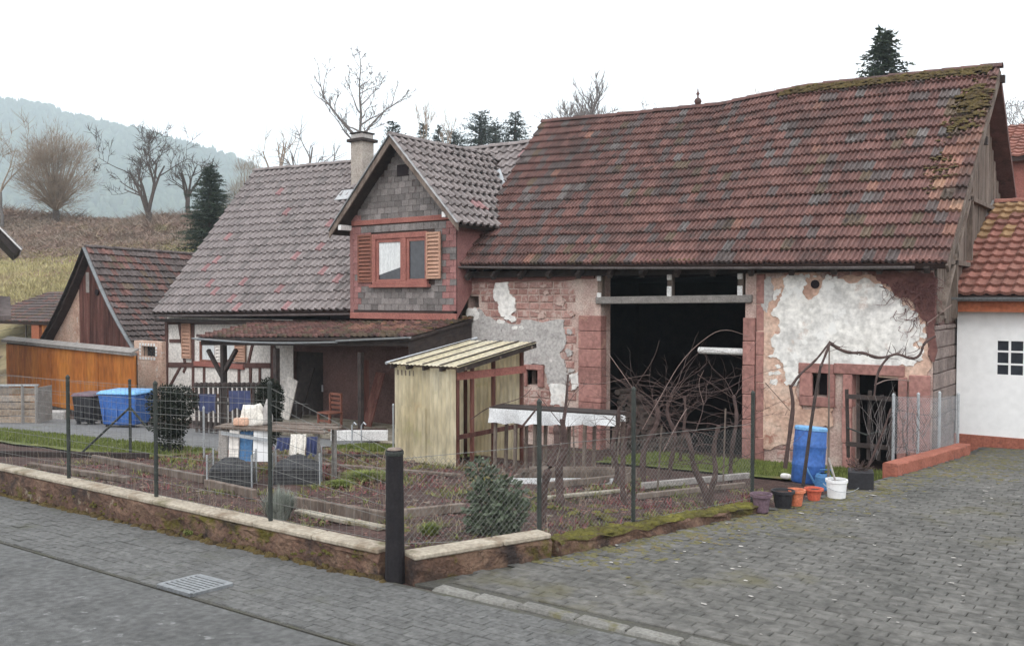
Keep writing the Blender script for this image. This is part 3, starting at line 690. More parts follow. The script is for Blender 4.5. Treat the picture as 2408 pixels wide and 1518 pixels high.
# rest of the shell
RY, RZ = 22.8, 8.6; YE = 27.4
mb = MB()
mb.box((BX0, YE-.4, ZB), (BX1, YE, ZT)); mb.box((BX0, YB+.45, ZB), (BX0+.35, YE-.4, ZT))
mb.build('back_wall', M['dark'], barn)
mb = MB(); mb.quad((BX0+.3, YB+.2, -.25), (BX1-.3, YB+.2, -.25), (BX1-.3, YE-.2, -.25), (BX0+.3, YE-.2, -.25)); mb.build('barn_floor', M['dark'], barn)  # near-black floor: the interior's darkness is put into its colour
mb = MB(); mb.add([(BX0+.02,YB+.46,ZT),(BX0+.02,YE,ZT),(BX0+.02,RY,8.5),(BX0+.3,YB+.46,ZT),(BX0+.3,YE,ZT),(BX0+.3,RY,8.5)], [(0,1,2),(5,4,3)]); mb.box((BX0+.36, YB+1.6, 3.9), (BX1-.32, YE-.42, 4.0)); mb.build('shading_loft', M['dark'], barn)  # left gable, plus a loft deck added to darken the interior
# stones laid in courses
sm = []
for k in range(4):
    r = random.Random(40 + k); b = MB(); c = [(sx*.5*r.uniform(.93, 1), sz*.5*r.uniform(.92, 1)) for sx, sz in ((-1,-1),(1,-1),(1,1),(-1,1))]
    i = [(x*.88*r.uniform(.96, 1.03), z*.82*r.uniform(.95, 1.04)) for x, z in c]
    b.add([(x, .6, z) for x, z in c] + [(x, -.35, z) for x, z in c] + [(x, -1*r.uniform(.85, 1.1), z) for x, z in i], [(8,9,10,11),(4,5,9,8),(5,6,10,9),(6,7,11,10),(7,4,8,11),(0,1,5,4),(1,2,6,5),(2,3,7,6),(3,0,4,7)])
    sm.append(mesh_of(b, 'stone', M['stone']))
avoid = [(big[0]-.62, big[1]+.48, ZB, 3.98), (win_r[0]-.32, win_r[1]+.2, win_r[2]-.28, win_r[3]+.2), (dor_r[0]-.4, dor_r[1]+.7, ZB, dor_r[3]+.22), (win_l[0]-.12, win_l[1]+.2, win_l[2]-.05, win_l[3]+.15), (hole[0]-.02, hole[1]+.02, hole[2]-.02, hole[3]+.02)]
r = random.Random(5); z = ZT - .02; nst = 0; stones = []
while z > -.35:
    h = r.uniform(.14, .22); x = BX0 + .02
    while x < BX1 - .05:
        w = r.uniform(.2, .48); w = min(w, BX1 - .02 - x)
        x_, w_ = x, w
        bad = any(x < a[1] and x + w > a[0] and z - h < a[3] and z > a[2] for a in avoid)
        if not bad and w > .1: stones.append((x + w/2, z - h/2, w, h))
        x += w
    z -= h
print('STONES', len(stones))
stones.sort(key=lambda s: -s[0]*0 + abs(s[0] + 9.5) * 0 + (1 if s[1] < .2 else 0))
for k, (x, z, w, h) in enumerate(sorted(stones, key=lambda s: (s[1] < -.1, -s[0] if 0 else 0))[:300]):
    inst('stone', sm[k % 4], Matrix.Translation((x, YB, z)) @ Matrix.Diagonal((w - .025, r.uniform(.012, .034), h - .025, 1)), fwall)
# plaster that still clings to the stones
def patch(name, pxs, mat_, d, seed, amp=.09, parent=fwall, Y=YB, it=3):
    P = [wy(px, py, Y) for px, py in pxs]; Q = jag([(p.x, p.z) for p in P], amp, it, seed)
    bm = bmesh.new(); f = bm.faces.new([bm.verts.new((q.x, Y - d, q.y)) for q in Q])
    ex = bmesh.ops.extrude_face_region(bm, geom=[f]); bmesh.ops.translate(bm, verts=[g for g in ex['geom'] if isinstance(g, bmesh.types.BMVert)], vec=(0, d + .004, 0))
    bmesh.ops.triangulate(bm, faces=[q for q in bm.faces if len(q.verts) > 4]); bmesh.ops.recalc_face_normals(bm, faces=bm.faces)
    me = bpy.data.meshes.new(name); bm.to_mesh(me); bm.free(); me.materials.append(mat_); o = bpy.data.objects.new(name, me); COL.objects.link(o); adopt(o, parent); return o
patch('plaster_patch', [(1790,650),(1870,640),(1960,660),(2080,655),(2140,700),(2178,760),(2192,860),(2160,900),(1990,858),(1886,862),(1886,955),(1860,1052),(1785,1050)], M['pinkplaster'], .040, 1, .12)
patch('plaster_patch', [(1848,656),(1885,650),(1900,668),(1896,700),(1935,668),(1990,662),(2060,668),(2110,700),(2150,730),(2172,772),(2150,805),(2172,845),(2150,860),(2080,862),(1990,858),(1930,856),(1880,870),(1868,905),(1850,890),(1838,850),(1806,838),(1820,790),(1836,752),(1815,735),(1836,700)], M['plaster'], .058, 2, .13)
patch('plaster_patch', [(1172,652),(1190,650),(1200,690),(1212,700),(1215,728),(1195,742),(1176,735),(1165,705)], M['plaster'], .05, 3, .08)
patch('plaster_patch', [(1108,735),(1128,725),(1165,752),(1225,762),(1228,752),(1330,752),(1332,800),(1318,830),(1330,860),(1340,905),(1290,902),(1284,858),(1236,856),(1232,880),(1108,870)], M['greyplaster'], .046, 4, .07)
patch('plaster_patch', [(1100,728),(1118,722),(1130,740),(1122,752),(1102,752)], M['plaster'], .052, 5, .05)
patch('plaster_patch', [(1292,905),(1325,900),(1338,930),(1330,955),(1296,950)], M['plaster'], .05, 6, .07)
patch('plaster_patch', [(1338,880),(1362,872),(1368,905),(1345,918)], M['plaster'], .048, 7, .05)
patch('plaster_patch', [(1790,655),(1812,650),(1820,700),(1806,735),(1792,720)], M['greyplaster'], .05, 8, .06)
patch('plaster_patch', [(1870,962),(1960,958),(1960,1000),(1920,1015),(1875,1005)], M['pinkplaster'], .046, 9, .08)
patch('maroon_render', [(2040,640),(2196,640),(2198,850),(2180,800),(2165,745),(2120,700),(2075,668)], M['maroonwall'], .066, 12, .12)  # dark maroon patch at the top right of the wall
patch('maroon_render', [(1108,640),(1398,640),(1398,655),(1250,660),(1108,662)], M['maroonwall'], .06, 13, .05)  # dark maroon strip along the top left of the wall
fr_ = random.Random(21)
for cx, cy, sp_x, sp_y, n_, mt in ((1850,690,40,55,10,'plaster'), (1835,880,35,55,9,'plaster'), (2165,800,18,50,7,'plaster'), (1200,745,60,30,9,'plaster'), (1300,700,45,40,5,'mortar'), (1330,840,18,70,8,'greyplaster'), (1900,655,70,10,6,'plaster'), (1830,980,30,40,7,'pinkplaster'), (1345,720,25,60,3,'mortar')):
    for k in range(n_):
        x_, y_ = cx + fr_.gauss(0, sp_x*.55), cy + fr_.gauss(0, sp_y*.55); s_ = fr_.uniform(4, 11)
        if 1395 < x_ < 1800 or x_ > 2185 or x_ < 1108: continue
        if x_ > 1800 and 860 < y_ < 960 and x_ > 1880: continue
        patch('plaster_fragment', [(x_ + s_*math.cos(t_)*fr_.uniform(.6,1.3), y_ + s_*.8*math.sin(t_)*fr_.uniform(.6,1.3)) for t_ in (0,1.1,2.2,3.2,4.2,5.3)], M[mt], fr_.uniform(.042,.052), 100+k, .03, it=2)
# dressed sandstone: pillars of the doorway, frames of the openings
def blocks(name, x0, x1, z0, z1, n, mat_, proud, seed):
    rr = random.Random(seed); zz = [z0 + (z1-z0)*k/n + (rr.uniform(-.06, .06) if 0 < k < n else 0) for k in range(n+1)]
    for a, b_ in zip(zz, zz[1:]):
        b = MB(); j = rr.uniform(-.006, .01); b.box((x0 + rr.uniform(-.01,.01), YB-proud-j, a+.005), (x1 + rr.uniform(-.008,.008), YB+.2, b_-.005)); b.build(name, M[mat_], fwall, bevel=.012)
blocks('pillar_block', big[0]-.58, big[0]+.05, ZB+.3, 2.98, 9, 'sandstone', .07, 1)
blocks('pillar_block', big[1]-.03, big[1]+.24, ZB+.3, 2.98, 7, 'sandstone', .08, 2)
blocks('pillar_block', big[1]+.25, big[1]+.43, ZB+.3, 3.9, 8, 'sandstone', .05, 3)
x0, x1, z0, z1 = win_r
for nm, rr in (('window_jamb', (x0-.26, x0, z0, z1)), ('window_jamb', (x1, x1+.14, z0, z1)), ('window_sill', (x0-.26, x1+.14, z0-.2, z0-.003))): slab(nm, rr, YB, M['sandstone'], fwall, .075, .2, .012)
x0, x1, z0, z1 = dor_r; lz = rect(1990, 857, 2100, 881, YB)
slab('lintel', (x0-.36, x1+.12, z1+.003, z1+.21), YB, M['sandstone'], fwall, .085, .3, .012)
slab('lintel', (win_r[0]-.28, x0-.365, win_r[3]+.003, win_r[3]+.20), YB, M['sandstone'], fwall, .082, .3, .012)
blocks('door_jamb', x0-.18, x0-.003, -.2, z1, 3, 'sandstone', .08, 5); blocks('door_jamb', x1+.003, x1+.17, -.2, z1, 3, 'sandstone', .08, 6)
blocks('quoin', x1+.2, x1+.58, -.2, z1+.05, 3, 'sandstone', .075, 7)
x0, x1, z0, z1 = win_l
for nm, rr in (('window_jamb', (x1, x1+.17, z0-.03, z1)), ('window_jamb', (x0-.1, x0, z0-.03, z1)), ('lintel', (x0-.1, x1+.17, z1+.003, z1+.13))): slab(nm, rr, YB, M['sandstone'], fwall, .07, .2, .01)
mb = MB(); mb.box((x0-.05, YB+.38, z0-.05), (x1+.05, YB+.42, z1+.05)); mb.box((win_r[0]-.05, YB+.38, win_r[2]-.05), (win_r[1]+.05, YB+.42, win_r[3]+.05)); mb.build('dark_backing', M['dark'], barn)  # dark panels closing the two small window openings
# round putlog hole: a solid disc, the hollow's shade put into its colour
p = wy(1919, 668, YB); mb = MB(); mb.lathe([(.0,0),(.085,0),(.09,.004),(.075,.012),(.0,.013)], p + Vector((0,-.058,0)), 14, rot=Matrix.Rotation(R_(90), 3, 'X')); mb.build('putlog_hole', M['dark'], barn)
# timber lintel, struts and tie posts in the big doorway
q0, q1 = wy(1396, 705, YB-.02), wy(1768, 700, YB-.02); zl = 3.02
mb = MB(); mb.beam((big[0]-.1, YB+.02, wy(1412,706,YB).z), (big[1]+.16, YB+.02, wy(1752,702,YB).z), .2, .17); mb.build('lintel_beam', M['greywood'], barn, bevel=.015)
for px in (1412, 1577, 1743):
    a = wy(px, 632, YB); c = wy(px, 698, YB); mb = MB(); mb.beam((a.x, YB+.03, c.z), (a.x, YB+.03, ZT+.1), .13, .13); o = mb.build('strut', M['oldwood'], barn, bevel=.012)
    for z in (c.z - .02, ZT - .22):
        mb = MB(); mb.box((a.x-.055, YB-.075, z), (a.x+.055, YB-.04, z + (.26 if z < 3.4 else .12))); mb.build('bracket', M['whitepaint'], o, bevel=.006)
mb = MB(); mb.beam((BX0, YB-.1, ZT-.02), (BX1, YB-.1, ZT-.02), .16, .16); mb.build('wall_plate', M['darkwood'], barn)
x = BX0 + .3
while x < BX1:
    mb = MB(); mb.beam((x, YB-.42, ZT-.12), (x, YB+.6, ZT+.74), .1, .13); mb.build('rafter', M['darkwood'], barn); x += .85
# pale rail across the doorway, dark inside
a, c = wy(1645, 823, YB+.5), wy(1752, 827, YB+.3)
mb = MB(); mb.tube([a, c], .075, 10); mb.build('doorway_rail', M['whitepaint'], barn)
# roof
def zrid(px, py, Y=RY): return wy(px, py, Y)
rp = [zrid(1275,291), zrid(1480,273), zrid(1690,252), zrid(1900,209), zrid(2130,184), zrid(2352,162)]
E0, E1 = wy(1073, 624, 17.93), wy(2228, 619, 17.93)
xs0, xs1 = rp[0].x, rp[-1].x
PB = ruled(E0, E1, [((p.x - xs0)/(xs1 - xs0), p) for p in rp])
roof = deck('roof', PB, M['deck'], barn)
PBb = ruled((E0.x, YE+.4, 4.1), (E1.x, YE+.4, 4.1), [((p.x - xs0)/(xs1 - xs0), p + Vector((0, .12, -.02))) for p in rp]); deck('roof_back', PBb, M['tileA'], barn)
def pickB(u, v, r):
    n1 = mnoise.noise(Vector((u*14, v*9, 1))); n2 = mnoise.noise(Vector((u*40, v*26, 7))); g = r.random()
    lim = .955 + .03*math.sin(v*11) if v < .70 else .985
    if u > lim and .04 < v and g < .8: return 6 if g < .10 else (2 if g < .5 else 3)
    if u > .93 and .70 < v < .86: return 4
    grey = .14 + .45*n1 + .35*n2 + .22*max(0, .55 - u)
    if g < grey: return 1 if r.random() < .86 else 5
    if g > .985 + .02*n2: return 2
    if g > .90: return 4 if n1 > 0 else 3
    return 3 if r.random() < .5 else 0
print('barn tiles', lay_tiles(roof, 'rib', PB, 18, .215, [M[k] for k in ('tileA','tileB','tileC','tileD','tileE','tileF','tileG')], pickB, seed=3, jit=.012))
ridge_caps(roof, [p + Vector((0, .03, .05)) for p in rp], M['tileA'], 3, r_=.12)
# moss on the roof
r = random.Random(12); sp = []
def roofpt(u, v, dz=.06): p = PB(u, v); return p + Vector((0, -.03, dz))
for k in range(520):
    u = r.uniform(.60, .985); p = roofpt(u, r.uniform(.955, 1.0)); sp.append((*p, r.uniform(.05, .12)))
for k in range(150):
    u = r.gauss(.972, .012); v = r.gauss(.80, .045); p = roofpt(min(u, .995), v); sp.append((*p, r.uniform(.05, .13)))
for k in range(60):
    u = r.gauss(.962, .014); v = r.gauss(.665, .02); p = roofpt(min(u, .995), v); sp.append((*p, r.uniform(.04, .1)))
for k in range(60):
    u = r.gauss(.95, .012); v = r.gauss(.45, .05); p = roofpt(min(u, .995), v); sp.append((*p, r.uniform(.03, .07)))
for k in range(420):
    u = r.random(); v = (math.floor(r.random()*18))/18 + .004; p = roofpt(u, v, .035); sp.append((*p, r.uniform(.015, .045)))
for k in range(40):
    u = r.gauss(.53, .03); p = roofpt(u, .012, .04); sp.append((*p, r.uniform(.03, .07)))
moss_on('roof_moss', roof, sp, M['darkmoss'], 4, sq=.5)
gutter('gutter', E0 + Vector((-.02, -.07, -.02)), E1 + Vector((-.55, -.07, -.04)), .055, M['gutterdark'], barn, sag=.02)
# ridge finials
def finial(p, s):
    mb = MB(); prof = [(.16,0),(.18,.05),(.08,.12),(.06,.2),(.15,.3),(.2,.42),(.15,.55),(.05,.62),(.04,.72),(.1,.82),(.04,.92),(.02,1.1),(.0,1.12)]
    mb.lathe([(a*s, z*s) for a, z in prof], p, 12); return mb.build('ridge_finial', M['tileA'], roof, smooth=True)
finial(zrid(1641, 258), .52); finial(zrid(1282, 291), .2)
# right gable: boarded, with its frame
gz_ = lambda y: (ZT + (y - YB) * (RZ - ZT) / (RY - YB)) if y < RY else (RZ - (y - RY) * (RZ - ZT) / (YE - RY))
mb = MB(); X = BX1
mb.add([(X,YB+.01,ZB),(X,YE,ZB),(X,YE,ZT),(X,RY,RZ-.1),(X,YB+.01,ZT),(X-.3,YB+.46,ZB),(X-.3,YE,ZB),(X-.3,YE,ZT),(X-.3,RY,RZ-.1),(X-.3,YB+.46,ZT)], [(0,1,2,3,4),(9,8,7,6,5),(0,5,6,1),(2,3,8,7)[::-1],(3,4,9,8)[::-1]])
gw = mb.build('gable_wall', M['brownwall'], barn)
gr_ = random.Random(33); z = -.6
while z < 2.85:
    h = gr_.uniform(.22, .34); y = YB + .02
    while y < 21.6:
        w = gr_.uniform(.28, .6); b = MB(); b.box((X-.02, y+.008, z+.008), (X+.025+gr_.uniform(0,.025), min(y+w, 21.7)-.008, min(z+h, 2.88)-.008)); b.build('gable_stone', M['greystone'], gw, bevel=.015); y += w
    z += h
rr = random.Random(3); y = YB + .1
while y < YE - .1:
    w = rr.uniform(.18, .3); zt_ = gz_(y + w/2) - .22; zb = 2.9 + rr.uniform(-.1, .1)
    if zt_ > zb + .2:
        b = MB(); b.box((X, y+.008, zb), (X+.03+rr.uniform(0,.012), y+w-.008, zt_)); b.build('gable_board', M['oldwood'], gw)
    y += w
for (ya, za), (yc, zc) in (((YB+.1, 4.1), (YE-.2, 4.1)), ((YB+1.4, 3.0), (YB+1.4, 5.3)), ((YB+2.9, 3), (YB+2.9, 6.6)), ((YB+.2, 3.1), (YB+2.8, 5.6)), ((YB+1.0, 5.5), (YE-2, 5.5))):
    b = MB(); b.beam((X+.07, ya, za), (X+.07, yc, zc), .09, .15, up=(1,0,0)); b.build('gable_beam', M['oldwood'], gw)
for y, L_ in ((RY-.1, .5), (RY-1.6, .42)):
    b = MB(); b.beam((X-.3, y, gz_(y)-.25), (X+L_, y, gz_(y)-.25), .14, .16); b.build('purlin_end', M['darkwood'], barn)
b = MB(); p, q = PB(1, 0), PB(1, 1); b.beam(p + Vector((.0, 0, -.10)), q + Vector((0, 0, -.12)), .05, .16); b.build('bargeboard', M['oldwood'], barn)
# dead creeper clinging to the right corner under the eave
mb = MB(); r = random.Random(77)
for k in range(110):
    px = min(2198, r.gauss(2165, 40)); py = 648 + abs(r.gauss(0, 48)) + max(0, (2160 - px)) * .2
    if px < 2040 or py > 830: continue
    p = wy(px, py, YB - .09); pts = [p]
    for j in range(5): pts.append(pts[-1] + Vector((r.uniform(-.12, .12), r.uniform(-.04, .02), r.uniform(-.14, .03))))
    for q in pts: q.y = min(q.y, YB - .065)
    mb.tube(pts, [.008,.007,.006,.005,.004,.003], 3, cap=False)
o = mb.build('dead_creeper', M['creeper']); tag(o, 'brown dead creeper hanging under the right end of the barn eave', 'creeper')
# things inside: firewood
fs = thing('firewood_stack', (big[0]+.8, YB+.9, -.25), 'stack of split firewood inside the left of the barn doorway', 'firewood'); r = random.Random(15)
lm = MB(); lm.tube([(0,0,0),(0,1,0)], .5, 7); lme = mesh_of(lm, 'log', M['bark'])
for row in range(15):
    for c in range(11):
        if row > 6 + 4*math.cos(c*.35): continue
        x = big[0] + .12 + c*.155 + (row % 2)*.07; z = -.18 + row*.13; s = r.uniform(.12, .165)
        o = bpy.data.objects.new('log', lme); COL.objects.link(o); o.location = (x, YB + .55 + r.uniform(0, .12), z); o.scale = (s, .5, s); o.rotation_euler = (0, r.uniform(0, 3), r.uniform(-.06, .06)); adopt(o, fs)
# ================================================================== half-timbered farmhouse
YH = 18.4
HX0, HX1 = -29.15, BX0 - .01
house = thing('farmhouse', (-22, YH, zg(-22, YH)), 'half timbered farmhouse with grey tiled roof, slate-faced dormer and chimney', 'house')
ZHB = -1.6; ZHT = 2.72
w1 = rect(470, 803, 508, 850, YH); w2 = rect(525, 803, 560, 850, YH); hd = (rect(690, 800, 760, 990, YH)[0], rect(690, 800, 760, 990, YH)[1], ZHB, 1.75); hd2 = (rect(842, 850, 868, 980, YH)[0], rect(842, 850, 868, 980, YH)[1], -.1, 1.6)
mb = MB(); holed_wall(mb, HX0, HX1, ZHB, ZHT, [w1, w2, hd, hd2], YH, .3)
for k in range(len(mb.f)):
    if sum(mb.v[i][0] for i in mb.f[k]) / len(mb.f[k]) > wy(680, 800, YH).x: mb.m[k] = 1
hw = mb.build('wall', [M['panel'], M['brownwall']], house)
mb = MB(); mb.box((HX0, YH+.3, ZHB), (HX0+.3, 26, ZHT)); mb.box((HX0, 25.7, ZHB), (HX1, 26, ZHT)); mb.box((HX0+.3, YH+.9, ZHB), (HX1, YH+.95, ZHT)); mb.build('inner_wall', M['dark'], house)
# timber frame, beam by beam
def tim(a, b_, w=.13, d=.03, mat_='timber'):
    p, q = wy(a[0], a[1], YH), wy(b_[0], b_[1], YH); m = MB()
    m.beam((p.x, YH - d/2 + .02, p.z), (q.x, YH - d/2 + .02, q.z), d + .06, w, up=(p.z - q.z, 0, q.x - p.x) if 0 else (0,0,1)) if abs(p.x-q.x) > abs(p.z-q.z) else m.beam((p.x, YH-d/2+.02, p.z), (q.x, YH-d/2+.02, q.z), w, d + .06, up=(0,1,0))
    return m.build('timber', M[mat_], house, bevel=.006)
for a, b_, w in (((393,752),(393,960),.17), ((422,756),(436,855),.13), ((455,756),(455,853),.13), ((455,862),(455,960),.12), ((481,862),(481,960),.11), ((512,862),(545,935),.12), ((563,862),(563,960),.12), ((590,862),(590,960),.12), ((585,853),(597,800),.11),
                 ((643,752),(643,970),.22), ((612,862),(612,960),.1), ((400,801),(453,801),.12), ((398,857),(640,859),.17), ((398,758),(640,756),.14), ((590,803),(640,800),.1), ((398,930),(640,930),.13), ((398,912),(425,862),.1), ((438,862),(432,875),.1)):
    tim(a, b_, w)
# ground floor windows with their shutters
for wr in (w1, w2):
    x0, x1, z0, z1 = wr; m = MB(); f = .06
    m.box((x0,YH-.02,z0),(x0+f,YH+.1,z1)); m.box((x1-f,YH-.02,z0),(x1,YH+.1,z1)); m.box((x0+f,YH-.02,z0),(x1-f,YH+.1,z0+f)); m.box((x0+f,YH-.02,z1-f),(x1-f,YH+.1,z1))
    wn = m.build('window', M['shutterdark'], house)
    m = MB(); m.box((x0+f, YH+.05, z0+f), (x1-f, YH+.06, z1-f)); m.build('pane', M['curtain'], wn)
slab('window_sill', (w1[0]-.25, w2[1]+.35, w1[2]-.17, w1[2]-.003), YH, M['redframe'], house, .09, .02)
louvre_shutter(house, rect(432, 760, 453, 842, YH), YH-.05, M['shutter'], .05, 9); louvre_shutter(house, rect(557, 803, 581, 850, YH), YH-.05, M['shutter'], .05, 6); louvre_shutter(house, rect(511, 803, 524, 850, YH), YH-.05, M['panel'], .05, 5)
# main roof
HRY = 22.2
e0, e1 = wy(362, 737, 17.85), wy(1073, 728, 17.85); e1 = Vector((BX0 + .1, 17.85, e1.z + .03))
h0, h1 = wy(603, 404, HRY), wy(1241, 339, HRY); hl = h0 + (h1-h0)*((BX0+.1-h0.x)/(h1.x-h0.x)); h0.x = e0.x
PH = ruled(e0, e1, [(0, h0), (.5, h0.lerp(hl, .5) - Vector((0, 0, .05))), (1, hl)])
hroof = deck('roof', PH, M['deck'], house)
PHb = ruled((e0.x, 26.4, 2.8), (e1.x, 26.4, 2.8), [(0, h0 + Vector((0,.1,-.02))), (1, hl + Vector((0,.1,-.02)))]); deck('roof_back', PHb, M['ctC'], house)
# dormer geometry
DX0, DX1, DXC = -19.03, -15.1, -17.05; DY = 17.78; DZ = 7.67; DRX0, DRX1, DRZ = -19.45, -14.7, 5.24; DYF = 17.35
def house_z(y): return e0.z + (y - 17.85) * (h0.z - e0.z) / (HRY - 17.85)
def house_y(z): return 17.85 + (z - e0.z) * (HRY - 17.85) / (h0.z - e0.z)
def under_dormer(u, v, p):
    if not (DRX0 < p.x < DRX1 + .4): return False
    if p.x > DRX1: return p.z < DRZ + .2
    zr = DZ - abs(p.x - DXC) * (DZ - DRZ) / (DRX1 - DXC)
    if DX0 < p.x: return p.z < zr - .05
    return DRZ - .05 < p.z < zr - .1
def pickH(u, v, r):
    g = r.random()
    if g < .035 + .05*max(0, .35 - v): return 1
    return 2 if g < .2 else 0
cts = [M['ctA'], M['ctB'], M['ctC']]
print('house tiles', lay_tiles(hroof, 'pan', PH, 19, .30, cts, pickH, skip=under_dormer, seed=6, jit=.006))
ridge_caps(hroof, [h0 + Vector((0,0,.04)), h0.lerp(hl,.5) + Vector((0,0,-.01)), hl + Vector((0,0,.04))], M['ctA'], 5, r_=.12)
gutter('gutter', e0 + Vector((.1, -.06, -.04)), Vector((DX0 - .02, 17.79, wy(820,733,17.79).z - .03)), .07, M['gutterdark'], house, sag=.015)
b = MB(); b.beam(e0 + Vector((-.02,0,-.08)), h0 + Vector((-.02,0,-.08)), .04, .2); b.build('bargeboard', M['darkwood'], house)
b = MB(); b.box((HX0-.05, 17.95, 2.56), (DX0-.01, 18.36, 2.66)); b.build('soffit', M['darkwood'], house)
# chimney (belongs to the roof)
cc = wy(851, 400, 21.6); CX = cc.x; 
m = MB(); m.box((CX-.28, 21.35, 6.6), (CX+.28, 21.9, wy(851,333,21.6).z)); ch = m.build('chimney', M['chimneyplaster'], hroof, bevel=.015)
zc = wy(851, 333, 21.6).z
m = MB(); m.box((CX-.38, 21.25, zc-.03), (CX+.38, 22.0, zc+.07)); m.build('chimney_cap', M['darkwood'], hroof, bevel=.01)
m = MB(); m.box((CX-.27, 21.36, zc+.072), (CX+.27, 21.89, zc+.24)); m.build('chimney_top', M['greyplaster'], hroof, bevel=.01)
m = MB(); m.box((CX-.31, 21.32, zc+.242), (CX+.31, 21.93, zc+.29)); m.build('chimney_cap', M['darkwood'], hroof, bevel=.01)
m = MB(); m.beam((CX-.5, 20.98, house_z(20.98)+.1), (CX+.35, 20.98, house_z(20.98)+.1), .5, .02, up=(0,-1,1)); m.build('chimney_flashing', M['metal'], hroof)
# ---- dormer front, faced with slates
zb = 2.84
m = MB(); apex = DZ - .12
top_l = DZ - (DXC - DX0) * (DZ - DRZ)/(DXC - DRX0) - .1; top_r = DZ - (DX1 - DXC) * (DZ - DRZ)/(DRX1 - DXC) - .1
dw = rect(880, 548, 1008, 668, DY)
wl = rect(900, 562, 941, 656, DY); wr = rect(966, 562, 1005, 656, DY)
m.add([(DX0,DY,zb),(DX1,DY,zb),(DX1,DY,top_r),(DXC,DY,apex),(DX0,DY,top_l),(DX0,DY+.2,zb),(DX1,DY+.2,zb),(DX1,DY+.2,top_r),(DXC,DY+.2,apex),(DX0,DY+.2,top_l)], [(0,1,2,3,4),(9,8,7,6,5),(0,5,6,1)])
dface = m.build('dormer_wall', M['deck'], house)
for X, s in ((DX0, 1), (DX1, -1)):      # cheeks
    zt_ = top_l if s == 1 else top_r; yb = house_y(zt_ + .05); m = MB()
    m.add([(X,DY,zb),(X,DY,zt_),(X,yb,zt_),(X+.12*s,DY,zb),(X+.12*s,DY,zt_),(X+.12*s,yb,zt_)], [(0,1,2),(5,4,3),(0,3,4,1),(1,4,5,2)]); m.build('dormer_cheek', M['slatered'], house)
sl = []
for k in range(3):
    r = random.Random(60+k); b = MB(); c = [(-.5,-.5),(.5,-.5),(.5,.62),(-.5,.62)]; c = [(x*r.uniform(.95,1), z*r.uniform(.94,1)) for x, z in c]
    b.add([(x, 0, z) for x, z in c] + [(c[0][0], -.018, c[0][1]), (c[1][0], -.018, c[1][1]), (c[2][0], -.004, c[2][1]), (c[3][0], -.004, c[3][1])], [(4,5,6,7),(0,1,5,4),(1,2,6,5),(3,0,4,7)]); sl.append(b)
slm = [mesh_of(b, 'slate', M['slate']) for b in sl]; slr = [mesh_of(b, 'slate', M['slatered']) for b in sl]
fr = (dw[0]-.08, dw[1]+.12, dw[2]-.1, dw[3]+.14); r = random.Random(8); z = zb + .22; row = 0; ns = 0
bands = (rect(850, 512, 1030, 524, DY)[2:],)
while z < apex - .1:
    hgt = .165; x = DX0 + .03 - (row % 2)*.13; w = .262
    while x < DX1 - .02:
        a, c = max(x, DX0+.01), min(x+w, DX1-.01); xc = (a+c)/2; zc_ = z + hgt/2
        lim = DZ - abs(xc - DXC)*(DZ-DRZ)/(DXC-DRX0) - .12
        if c - a > .06 and zc_ < lim and not (fr[0] < xc < fr[1] and fr[2] < zc_ < fr[3]) and not (bands[0][0]-.03 < zc_ < bands[0][1]+.03):
            red = a < DX0 + .25 or c > DX1 - .28 or (fr[0]-.55 < xc < fr[0]) and fr[2] < zc_ < fr[3]
            inst('slate', (slr if red and r.random() < .85 else slm)[r.randrange(3)], Matrix.Translation((xc, DY - .006, zc_)) @ Matrix.Diagonal((c-a-.006, 1, hgt, 1)), dface); ns += 1
        x += w
    z += hgt; row += 1
print('slates', ns)
slab('trim_board', (DX0+.05, DX1-.05, bands[0][0], bands[0][1]), DY, M['redframe'], dface, .035, .0, .006)
slab('trim_board', (DX0-.01, DX1+.01, zb-.02, zb+.15), DY, M['redframe'], dface, .05, .0, .008)
slab('trim_board', (DX0-.015, DX0+.12, zb+.155, top_l-.25), DY, M['slatered'], dface, .03, .0, .006)
nr = rect(935, 387, 962, 414, DY); slab('vent_opening', nr, DY, M['dark'], dface, .03, .0, .004)
# dormer window
x0, x1, z0, z1 = dw; m = MB(); t = .13; Y0, Y1 = DY-.10, DY-.001
m.box((x0,Y0,z0),(x0+.14,Y1,z1)); m.box((x1-.05,Y0,z0),(x1+.02,Y1,z1)); m.box((x0+.14,Y0,z1-.14),(x1-.05,Y1,z1)); m.box((x0+.14,Y0,z0),(x1-.05,Y1,z0+.09))
cxm = (wl[1] + wr[0]) / 2; m.box((cxm-.10,Y0,z0+.09),(cxm+.10,Y1,z1-.14))
dwin = m.build('dormer_window', M['redframe'], house, bevel=.008)
m = MB(); m.box((x0-.06,Y0-.06,z0-.09),(x1+.08,Y1,z0-.003)); m.build('window_sill', M['redframe'], dwin, bevel=.008)
for rr in ((x0+.14, cxm-.10), (cxm+.10, x1-.05)):
    a, c = rr; za, zd = z0+.09, z1-.14; m = MB(); f = .09; yy0, yy1 = DY-.065, DY-.02
    m.box((a,yy0,za),(a+f,yy1,zd)); m.box((c-.03,yy0,za),(c,yy1,zd)); m.box((a+f,yy0,za),(c-.03,yy1,za+.05)); m.box((a+f,yy0,zd-f),(c-.03,yy1,zd)); m.build('casement', M['redframe'], dwin)
    m = MB(); m.box((a+f, DY-.035, za+.05), (c-.03, DY-.03, zd-f)); m.build('pane', M['glass'], dwin)
a, c = x0+.14+.09, cxm-.13; za, zd = z0+.14, z1-.23
m = MB(); m.add([(a,DY-.037,za+.12),(c,DY-.037,za+.32),(c,DY-.037,zd),(a,DY-.037,zd)], [(0,1,2,3)]); m.build('curtain', M['curtain'], dwin)
sr = rect(1003, 545, 1036, 655, DY-.12); louvre_shutter(house, sr, DY-.1, M['shutter'], .05, 11)
